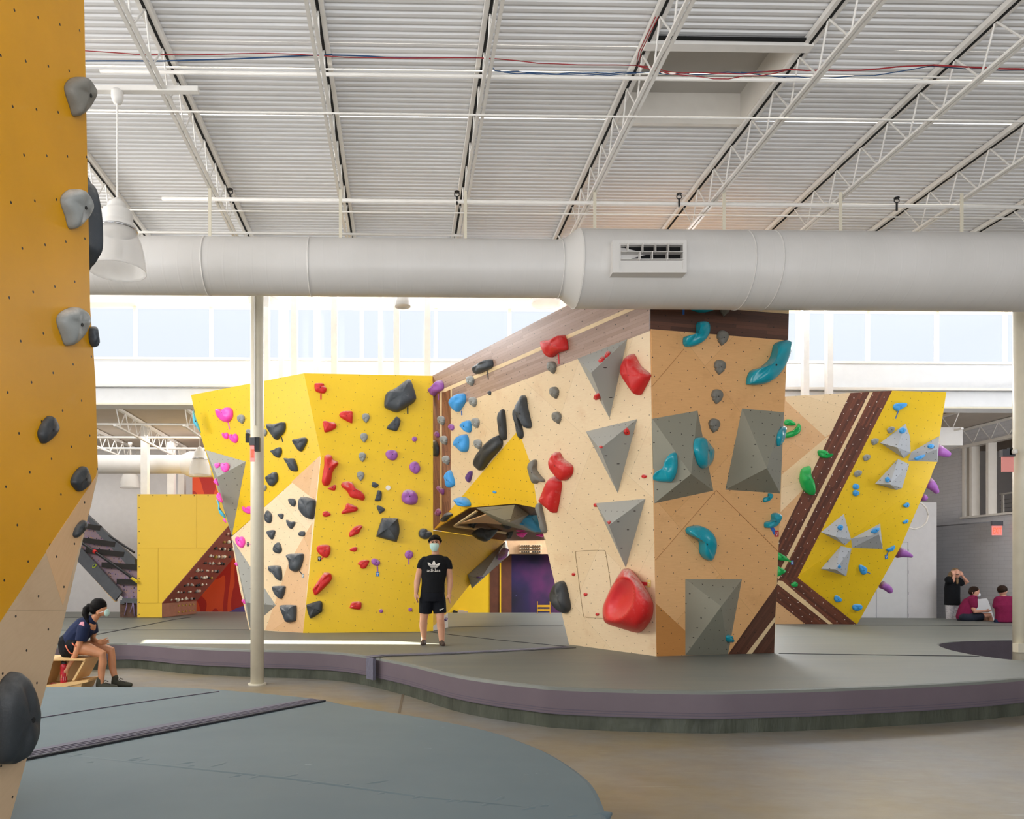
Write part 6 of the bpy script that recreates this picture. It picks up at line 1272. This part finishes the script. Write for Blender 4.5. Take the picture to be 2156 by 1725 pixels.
b.limb([K(575, 480, .02), K(604, 570, .02), K(618, 690, .03), K(622, 750, .02), K(612, 890, -.04)], [.062, .058, .050, .052, .034])
hand(b, K(168, 880, -.04), (0.02, -.15, -1), (0.2, 1, 0), (.75, -.6, -.1)); hand(b, K(612, 885, -.04), (-.03, -.15, -1), (-.2, 1, 0), (-.75, -.6, -.1))
b.limb([K(305, 960, .03), K(285, 1100, .04), K(268, 1235, .05), K(262, 1330, .09), K(272, 1480, .12)], [.095, .085, .064, .066, .042])
b.limb([K(468, 960, .03), K(482, 1100, .02), K(492, 1240, -.02), K(502, 1340, .0), K(512, 1545, -.02)], [.095, .085, .064, .066, .042])
b.limb([K(272, 1480, .12), K(272, 1555, .1)], [.035, .04]); b.limb([K(512, 1545, -.02), K(510, 1575, -.04)], [.035, .04])
body = b.fuse('body', SK1, man, .0058)
b = Blob()
b.loft([(K(428, 372, .03), .075, .07), (K(425, 390, .03), .13, .085), (K(420, 432, .02), .195, .115), (K(414, 500, .015), .225, .14), (K(408, 620, .01), .205, .145), (K(396, 760, .01), .185, .135), (K(390, 885, .01), .195, .135)])
b.limb([K(345, 436, .02), K(285, 444, .02), K(250, 482, .02), K(229, 540, .02)], [.052, .066, .070, .066]); b.limb([K(495, 436, .02), K(558, 444, .02), K(590, 482, .02), K(605, 542, .02)], [.052, .066, .070, .066])
shirt_ = b.fuse('shirt', BLK, man, .009, 3)
b = Blob()
b.loft([(K(388, 868, .01), .19, .13), (K(388, 940, .01), .20, .14), (K(388, 1000, .02), .20, .145)])
b.cut([K(305, 960, .02), K(298, 1050, .03), K(290, 1160, .04)], [.115, .112, .106]); b.cut([K(468, 960, .02), K(478, 1050, .02), K(488, 1160, .01)], [.115, .112, .106])
shorts_ = b.fuse('shorts', cloth('black_shorts', '14171E'), man, .009, 2)
b = Blob(); b.ell(K(424, 172, .03), (.092, .10, .086)); b.limb([K(358, 165, -.045), K(410, 150, -.085), K(480, 155, -.06)], [.026, .026, .024]); b.limb([K(500, 185, .0), K(492, 215, .01)], [.022, .015]); b.limb([K(345, 185, .0), K(348, 215, .01)], [.022, .015])
b.fuse('hair', HB, man, .008, 2)
b = Blob(); b.loft([(K(415, 330, -.06), .035, .03), (K(412, 305, -.065), .055, .045), (K(412, 265, -.07), .074, .052), (K(412, 232, -.065), .074, .05), (K(412, 218, -.07), .06, .03)], 20); mask_ = b.fuse('mask', MG, man, .007, 2)
for x in (388, 442):
    m = MB(); c = K(x, 207, -.096); m.lathe([(0, .008), (.014, .003), (.014, -.003), (0, -.008)], c, 10); Pm(man, m.build('eye', HB, None, True))
    m = MB(); m.tube([K(x-20, 192, -.095), K(x, 187, -.1), K(x+20, 191, -.095)], .005, 6); Pm(man, m.build('eyebrow', HB, None, True))
for x, y, dy in ((270, 1565, .1), (512, 1590, -.03)):
    b = Blob(); c = K(x, y, dy); g = Vector((c.x, c.y, MZ)); s = -1 if x < 400 else 1
    b.limb([g+Vector((0, .06, .04)), g+Vector((0, -.05, .04)), g+Vector((s*.02, -.15, .032))], [.042, .046, .036]); b.limb([g+Vector((0, .06, .06)), g+Vector((0, .06, .11))], [.045, .042]); b.fuse('shoe', flat('shoe_brown_%d' % x, '4A3A30', .7), man, .008, 2)
def logo(pts_list, off, name, mat, par, n=4):
    m = MB()
    for pts in pts_list:
        q = [K(p.x, p.y, off) for p in smooth_closed(pts, n)] if n > 1 else [K(x, y, off) for x, y in pts]; k = len(m.v)
        tr = tess([(p.x, p.z) for p in q]); m.add(q+[p+Vector((0, .002, 0)) for p in q], [tuple(t) for t in tr]+[(i, (i+1) % len(q), (i+1) % len(q)+len(q), i+len(q)) for i in range(len(q))])
    return Pm(par, m.build(name, mat))
CL = lambda pts: [((30+x/21.557)*6.39+0, (50+y/21.557)*6.39) for x, y in pts]
LO = -.150
logo([CL(p) for p in ([(725, 440), (770, 510), (797, 590), (790, 652), (725, 655), (650, 652), (645, 590), (675, 510)], [(440, 530), (520, 545), (590, 600), (630, 650), (540, 652), (478, 650), (455, 590)], [(1000, 562), (930, 570), (860, 600), (800, 658), (890, 664), (960, 664), (985, 615)])], LO, 'trefoil_print', INK, shirt_)
logo([CL(p) for p in ([(485, 668), (955, 680), (942, 700), (505, 688)], [(515, 703), (930, 714), (905, 733), (540, 722)], [(545, 738), (893, 748), (862, 765), (575, 756)], [(585, 772), (690, 777), (680, 800), (630, 798)], [(735, 777), (850, 780), (800, 803), (745, 803)])], LO, 'stripe_print', INK, shirt_, 1)
c = K(404, 602, LO); text_mesh('adidas', .068, 'shirt_lettering', INK, shirt_, (c.x-.002, c.y, c.z), (math.pi/2, 0, 0), 1.28, .001)
logo([[(480, 1112), (490, 1100), (497, 1108), (535, 1092), (540, 1095), (498, 1122), (484, 1124)]], -.145, 'swoosh_print', INK, shorts_, 3)
# --- seated girl
D1 = 10.4
def G(x, y, dy=0.0): return U(80+x/7.1875, 1230+y/7.1875, D1+dy)
girl = thing('person', 'person in navy t-shirt and black shorts, dark ponytail, sitting on a plywood stool', 'person', G(900, 1560))
b = Blob(); b.ell(G(945, 375, .0), (.086, .085, .105)); b.ell(G(1010, 430, .0), (.045, .055, .05)); b.limb([G(890, 470, 0), G(800, 580, 0)], [.050, .058])
b.limb([G(740, 640, 0), G(610, 760, 0), G(500, 930, 0)], [.12, .115, .13]); b.ell(G(905, 450, -.075), (.016, .01, .026), 8)
b.limb([G(700, 650, -.16), G(650, 800, -.19), G(620, 930, -.2), G(560, 1080, -.2), G(450, 1265, -.2)], [.050, .045, .038, .038, .026])
hand(b, G(445, 1270, -.2), (-.5, 0, -.85), (.3, .9, 0), (.6, -.2, -.6), .16, .6)
b.limb([G(830, 640, .16), G(840, 760, .15), G(830, 830, .1), G(905, 870, -.02)], [.048, .042, .036, .027]); hand(b, G(900, 868, -.02), (.9, -.2, -.15), (0, .5, -.8), (.2, -.5, .6), .14, 1.4)
b.limb([G(520, 960, -.10), G(760, 985, -.12), G(975, 1065, -.12), G(980, 1200, -.11), G(962, 1300, -.1), G(955, 1520, -.1)], [.098, .086, .060, .055, .050, .034])
b.limb([G(570, 930, .12), G(870, 945, .13), G(1110, 1010, .13), G(1120, 1170, .13), G(1130, 1280, .13), G(1180, 1480, .12)], [.096, .084, .058, .054, .048, .034])
b.limb([G(955, 1515, -.1), G(960, 1560, -.1)], [.034, .036]); b.limb([G(1180, 1475, .12), G(1190, 1520, .12)], [.034, .036])
b.fuse('body', SK2, girl, .0075)
b = Blob(); b.limb([G(790, 560, 0), G(735, 625, 0), G(620, 740, 0), G(520, 860, 0), G(470, 900, 0)], [.085, .145, .150, .145, .12]); b.cut([G(715, 610, -.14), G(690, 670, -.17), G(650, 865, -.19)], [.075, .082, .078]); b.cut([G(820, 600, .12), G(840, 740, .15)], [.07, .068]); gs_ = b.fuse('shirt', NAVY, girl, .009, 3)
m = MB(); n_ = 12; vs = []
for a_ in range(n_):
    for c_ in range(n_):
        f, g = a_/(n_-1), c_/(n_-1); A_0 = Vector((600, 520)).lerp(Vector((590, 600)), g); A_1 = Vector((690, 470)).lerp(Vector((700, 640)), g); q_ = A_0.lerp(A_1, f); vs.append(G(q_.x, q_.y, -.24))
m.add(vs, [(a_*n_+c_, a_*n_+c_+1, (a_+1)*n_+c_+1, (a_+1)*n_+c_) for a_ in range(n_-1) for c_ in range(n_-1)])
po = Pm(gs_, m.build('shirt_print', flat('pink_print', 'C88A98', .8))); sw = po.modifiers.new('wrap', 'SHRINKWRAP'); sw.target = gs_; sw.wrap_method = 'NEAREST_SURFACEPOINT'; sw.offset = .004
b = Blob(); b.limb([G(450, 890, 0), G(480, 990, 0)], [.13, .14]); b.cut([G(470, 960, -.09), G(600, 975, -.11)], [.125, .112]); b.cut([G(500, 940, .1), G(640, 945, .12)], [.12, .108]); gsh_ = b.fuse('shorts', BLK, girl, .009, 2)
OR = flat('orange_cord', 'F08060', .6)
for pts in ([(415, 925), (440, 980), (480, 1040), (520, 1060)], [(515, 890), (540, 925), (580, 940)]):
    m = MB(); m.tube([G(x, y, -.235) for x, y in pts], .008, 6); Pm(gsh_, m.build('cord', OR, None, True))
b = Blob(); b.ell(G(915, 330, .0), (.112, .102, .112)); b.ell(G(865, 390, 0), (.07, .09, .07)); b.limb([G(790, 335, 0), G(730, 380, -.02), G(715, 460, -.05), G(760, 600, -.09)], [.035, .05, .045, .012]); b.ell(G(770, 325, 0), (.035, .035, .03)); b.fuse('hair', HB, girl, .008, 2)
b = Blob(); b.ell(G(1040, 435, .0), (.036, .055, .055)); gm_ = b.fuse('mask', MG, girl, .007, 2)
m = MB(); m.tube([G(1030, 400, -.05), G(980, 420, -.078), G(930, 435, -.088)], .003, 5); Pm(gm_, m.build('mask_strap', MW))
for x, y, dy in ((1190, 1500, .12), (960, 1530, -.1)):
    c = G(x, y, dy); g = Vector((c.x, c.y, .0)); b = Blob(); b.limb([g+Vector((-.03, 0, .045)), g+Vector((.08, 0, .042)), g+Vector((.19, 0, .03))], [.045, .045, .032]); b.limb([g+Vector((-.03, 0, .06)), g+Vector((-.02, 0, .13))], [.045, .045]); sh_ = b.fuse('shoe', flat('shoe_olive_%d' % x, '3A3A2E', .8), girl, .008, 2)
    m = MB(); m.tube([g+Vector((.04, -.02, .10)), g+Vector((.07, -.05, .13)), g+Vector((.10, -.02, .11)), g+Vector((.05, .0, .09)), g+Vector((.13, -.03, .07))], .005, 5); Pm(sh_, m.build('shoelace', M['black']))
st = thing('plywood_stool', 'low plywood stool with slanted sides and lower shelf, under the seated girl', 'stool', G(450, 1550))
def bd_(name, pts, y0, y1, th_note=0):
    q = [Vector((G(x, y).x, 0, G(x, y).z)) for x, y in pts]; k = len(q); tr = tess([(p.x, p.z) for p in q])
    a = [Vector((p.x, y0, p.z)) for p in q]; c = [Vector((p.x, y1, p.z)) for p in q]
    m = MB(); m.add(a+c, [tuple(t) for t in tr]+[tuple(i+k for i in t[::-1]) for t in tr]+[(i, (i+1) % k, (i+1) % k+k, i+k) for i in range(k)]); Pm(st, m.build(name, M['plybare']))
bd_('seat_board', [(-120, 1100), (845, 1100), (845, 1125), (-120, 1125)], 10.12, 10.62)
bd_('slanted_side', [(815, 1125), (845, 1125), (680, 1420), (645, 1420)], 10.14, 10.6)
bd_('slanted_side', [(300, 1125), (330, 1125), (180, 1540), (140, 1540)], 10.14, 10.6)
bd_('back_board', [(300, 1125), (830, 1125), (670, 1420), (180, 1530)], 10.55, 10.58)
bd_('lower_shelf', [(-60, 1530), (890, 1410), (890, 1440), (600, 1500), (380, 1555), (-60, 1560)], 10.12, 10.6)
bd_('foot', [(610, 1500), (800, 1460), (755, 1570), (640, 1570)], 10.14, 10.58)
bd_('divider', [(-60, 1215), (280, 1215), (270, 1235), (-60, 1235)], 10.14, 10.5)
bo = thing('water_bottle', 'red water bottle with black lid held inside the plywood stool', 'bottle', G(390, 1510, -.22))
c = G(390, 1510, -.2); m = MB(); m.lathe([(0, 0), (.042, 0), (.044, .01), (.044, .16), (.040, .18), (.044, .20), (.043, .25), (.036, .27), (0, .27)], c, 24); P(bo, m, 'flask', flat('red_flask', 'B01424', .3), True)
m = MB(); m.lathe([(.036, .268), (.036, .29), (.030, .30), (0, .30)], c, 20); m.tube([c+Vector((-.03, 0, .29)), c+Vector((0, 0, .33)), c+Vector((.035, 0, .31))], .010, 8); P(bo, m, 'lid', M['black'], True)
m = MB(); m.lathe([(.0446, .05), (.0446, .10)], c, 10); P(bo, m, 'label_patch', flat('label_white', 'D8B8B8', .5), True)
m = MB(); m.tube([G(180, 1525, -.2), G(230, 1495, -.2), G(300, 1520, -.2), G(230, 1530, -.2)], .010, 6); tag(m.build('bottle_strap', flat('red_strap', '8A2020', .6), None, True), 'small red and black strap lying on the stool shelf', 'strap')
# --- people at the far mat edge
def RR(d): return lambda x, y, dy=0.0: U(1960+x/7.19, 1180+y/7.19, d+dy)
R_ = RR(19.3); wo = thing('person', 'person in black t-shirt and white leggings, long hair, both hands on head', 'person', R_(300, 1100))
b = Blob(); b.ell(R_(385, 205, -.02), (.085, .10, .12)); b.limb([R_(375, 260, 0), R_(340, 320, .02)], [.055, .06]); b.loft([(R_(330, 315, 0), .12, .08), (R_(320, 420, 0), .16, .12), (R_(315, 640, 0), .17, .13)])
b.limb([R_(275, 315, -.08), R_(320, 325, -.16), R_(340, 315, -.18), R_(350, 230, -.12)], [.055, .046, .042, .03]); hand(b, R_(350, 235, -.12), (-.1, .1, 1), (1, 0, 0), (1, 0, .2), .15)
b.limb([R_(440, 320, .05), R_(540, 345, -.02), R_(555, 335, -.04), R_(480, 245, -.06)], [.052, .045, .040, .028]); hand(b, R_(478, 242, -.06), (-.5, 0, 1), (1, 0, .3), (-1, 0, .1), .15)
b.fuse('body', SK3, wo, .009)
b = Blob(); b.loft([(R_(345, 268, .02), .08, .08), (R_(330, 300, 0), .17, .11), (R_(322, 420, 0), .185, .135), (R_(322, 560, 0), .18, .14), (R_(322, 678, 0), .185, .145)]); b.limb([R_(270, 298, -.05), R_(285, 318, -.13)], [.095, .085]); b.limb([R_(410, 305, .04), R_(455, 345, .03)], [.09, .085]); b.fuse('shirt', BLK, wo, .010, 3)
b = Blob(); b.limb([R_(285, 660, 0), R_(275, 830, 0), R_(260, 1130, 0)], [.105, .075, .05]); b.limb([R_(365, 660, .02), R_(350, 830, .02), R_(345, 1130, .04)], [.105, .075, .05])
t = NT('speckled_leggings', .8); b.fuse('leggings', t.col(t.mix(t.ramp(t.noise(t.coord(False, 0, (6, 6, 30)), 4, 4), .55, .6), rgb('DAD8DC'), rgb('8E8A9A'))), wo, .010)
b = Blob(); b.ell(R_(370, 185, .03), (.10, .115, .115)); b.limb([R_(310, 200, .03), R_(290, 260, .0), R_(270, 300, .04)], [.06, .07, .04]); b.limb([R_(400, 290, -.12), R_(400, 350, -.14)], [.035, .025]); b.fuse('hair', HBL, wo, .010, 2)
m = MB(); m.tube([R_(380, 215, -.13), R_(420, 218, -.13)], .008, 6); Pm(wo, m.build('glasses', M['black']))
for x in (262, 345): c = R_(x, 1130, 0); b = Blob(); b.limb([(c.x, c.y+.05, .04), (c.x, c.y-.12, .035)], [.045, .04]); b.fuse('shoe', flat('white_shoe_%d' % x, 'D8D8DC', .6), wo, .01)
S_ = RR(18.55); mn = thing('person', 'person in maroon t-shirt, dark shorts and white mask sitting sideways on mat edge', 'person', S_(550, 910))
b = Blob(); b.ell(S_(670, 475, 0), (.09, .085, .115)); b.limb([S_(650, 540, 0), S_(630, 600, 0)], [.06, .065]); b.limb([S_(610, 640, 0), S_(520, 830, 0)], [.13, .14]); b.ell(S_(630, 495, -.08), (.018, .01, .03), 8)
b.limb([S_(650, 620, -.17), S_(645, 740, -.19), S_(660, 780, -.2), S_(820, 770, -.15)], [.055, .048, .044, .03]); hand(b, S_(815, 770, -.15), (1, 0, 0), (0, 1, .2), (.3, 0, 1), .16)
b.limb([S_(600, 860, -.1), S_(760, 850, -.1), S_(885, 830, -.1), S_(905, 910, -.1), S_(930, 1040, -.1)], [.07, .075, .062, .055, .04]); b.limb([S_(620, 850, .12), S_(790, 870, .12), S_(840, 860, .12), S_(810, 1040, .2)], [.07, .07, .06, .04])
b.fuse('body', SK3, mn, .009)
b = Blob(); b.limb([S_(640, 580, 0), S_(600, 640, 0), S_(540, 740, 0), S_(490, 850, 0)], [.10, .165, .17, .155]); b.limb([S_(635, 615, -.13), S_(650, 690, -.17)], [.10, .085]); b.fuse('shirt', MAR, mn, .010, 3)
b = Blob(); b.limb([S_(470, 885, 0), S_(520, 880, 0)], [.11, .12]); b.limb([S_(500, 870, -.09), S_(600, 865, -.1), S_(745, 852, -.1)], [.11, .115, .095]); b.limb([S_(520, 870, .1), S_(745, 865, .12)], [.11, .095]); b.fuse('shorts', cloth('slate_shorts', '2A2E3A'), mn, .010, 2)
b = Blob(); b.ell(S_(650, 445, .01), (.105, .10, .085)); b.ell(S_(610, 480, 0), (.05, .085, .07)); b.fuse('hair', HBR, mn, .010, 2)
b = Blob(); b.ell(S_(712, 522, 0), (.055, .06, .06)); b.fuse('mask', MW, mn, .009, 2)
Q_ = RR(17.85); mb_ = thing('person', 'person in maroon t-shirt sitting with back turned on the mat edge by the column', 'person', Q_(1110, 940))
b = Blob(); b.ell(Q_(1085, 455, 0), (.09, .105, .12)); b.limb([Q_(1090, 500, .02), Q_(1100, 570, 0)], [.06, .07]); b.loft([(Q_(1120, 575, 0), .12, .08), (Q_(1120, 720, 0), .16, .11), (Q_(1110, 900, 0), .17, .13)]); b.limb([Q_(1010, 670, 0), Q_(990, 760, .08), Q_(1000, 850, .25)], [.055, .045, .03]); b.ell(Q_(1155, 465, 0), (.015, .02, .03), 8); b.fuse('body', SK3, mb_, .009)
b = Blob(); b.loft([(Q_(1110, 535, .02), .10, .08), (Q_(1130, 570, .02), .22, .11), (Q_(1130, 680, 0), .24, .15), (Q_(1120, 800, 0), .20, .15), (Q_(1110, 935, 0), .19, .15)]); b.limb([Q_(1020, 600, .02), Q_(995, 690, .03)], [.09, .085]); b.limb([Q_(1240, 600, .02), Q_(1260, 690, .03)], [.09, .085]); b.fuse('shirt', MAR, mb_, .010, 3)
b = Blob(); b.limb([Q_(1020, 930, .02), Q_(1220, 930, .02)], [.09, .09]); b.fuse('shorts', NAVY, mb_, .010, 2)
b = Blob(); b.ell(Q_(1080, 440, -.01), (.10, .11, .10)); b.ell(Q_(1095, 450, -.08), (.045, .05, .045)); b.fuse('hair', HBR, mb_, .010, 2)
m = MB(); m.tube([Q_(1010, 480, .05), Q_(1035, 490, -.04)], .008, 6); Pm(mb_, m.build('glasses', M['black']))
wc = thing('shell_chair', 'white moulded high-back chair behind the person in white mask', 'chair', U(2075, 1330, 19.2))
C8 = crop(1960, 1180, 7.19); pc_ = Plane(U(2060, 1260, 19.1), U(2090, 1310, 18.95), U(2060, 1310, 18.95))
q = [pc_.hit(p.x, p.y) for p in smooth_closed(C8([(690, 600), (740, 588), (830, 578), (862, 600), (925, 780), (970, 950), (965, 1080), (700, 1080), (690, 800)]), 4)]
Pm(wc, slab('shell_back', q, pc_.n, .06, M['wallwhite'])); m = MB(); a = pc_.hit(*C8([(700, 960)])[0]); c = pc_.hit(*C8([(960, 960)])[0]); m.box((a.x, a.y-.02, a.z-.08), (c.x, a.y+.45, a.z)); Pm(wc, m.build('seat', M['wallwhite'])); m = MB(); m.box((a.x+.05, a.y+.05, 0), (c.x-.05, a.y+.35, a.z-.08)); Pm(wc, m.build('pedestal', M['wallwhite']))
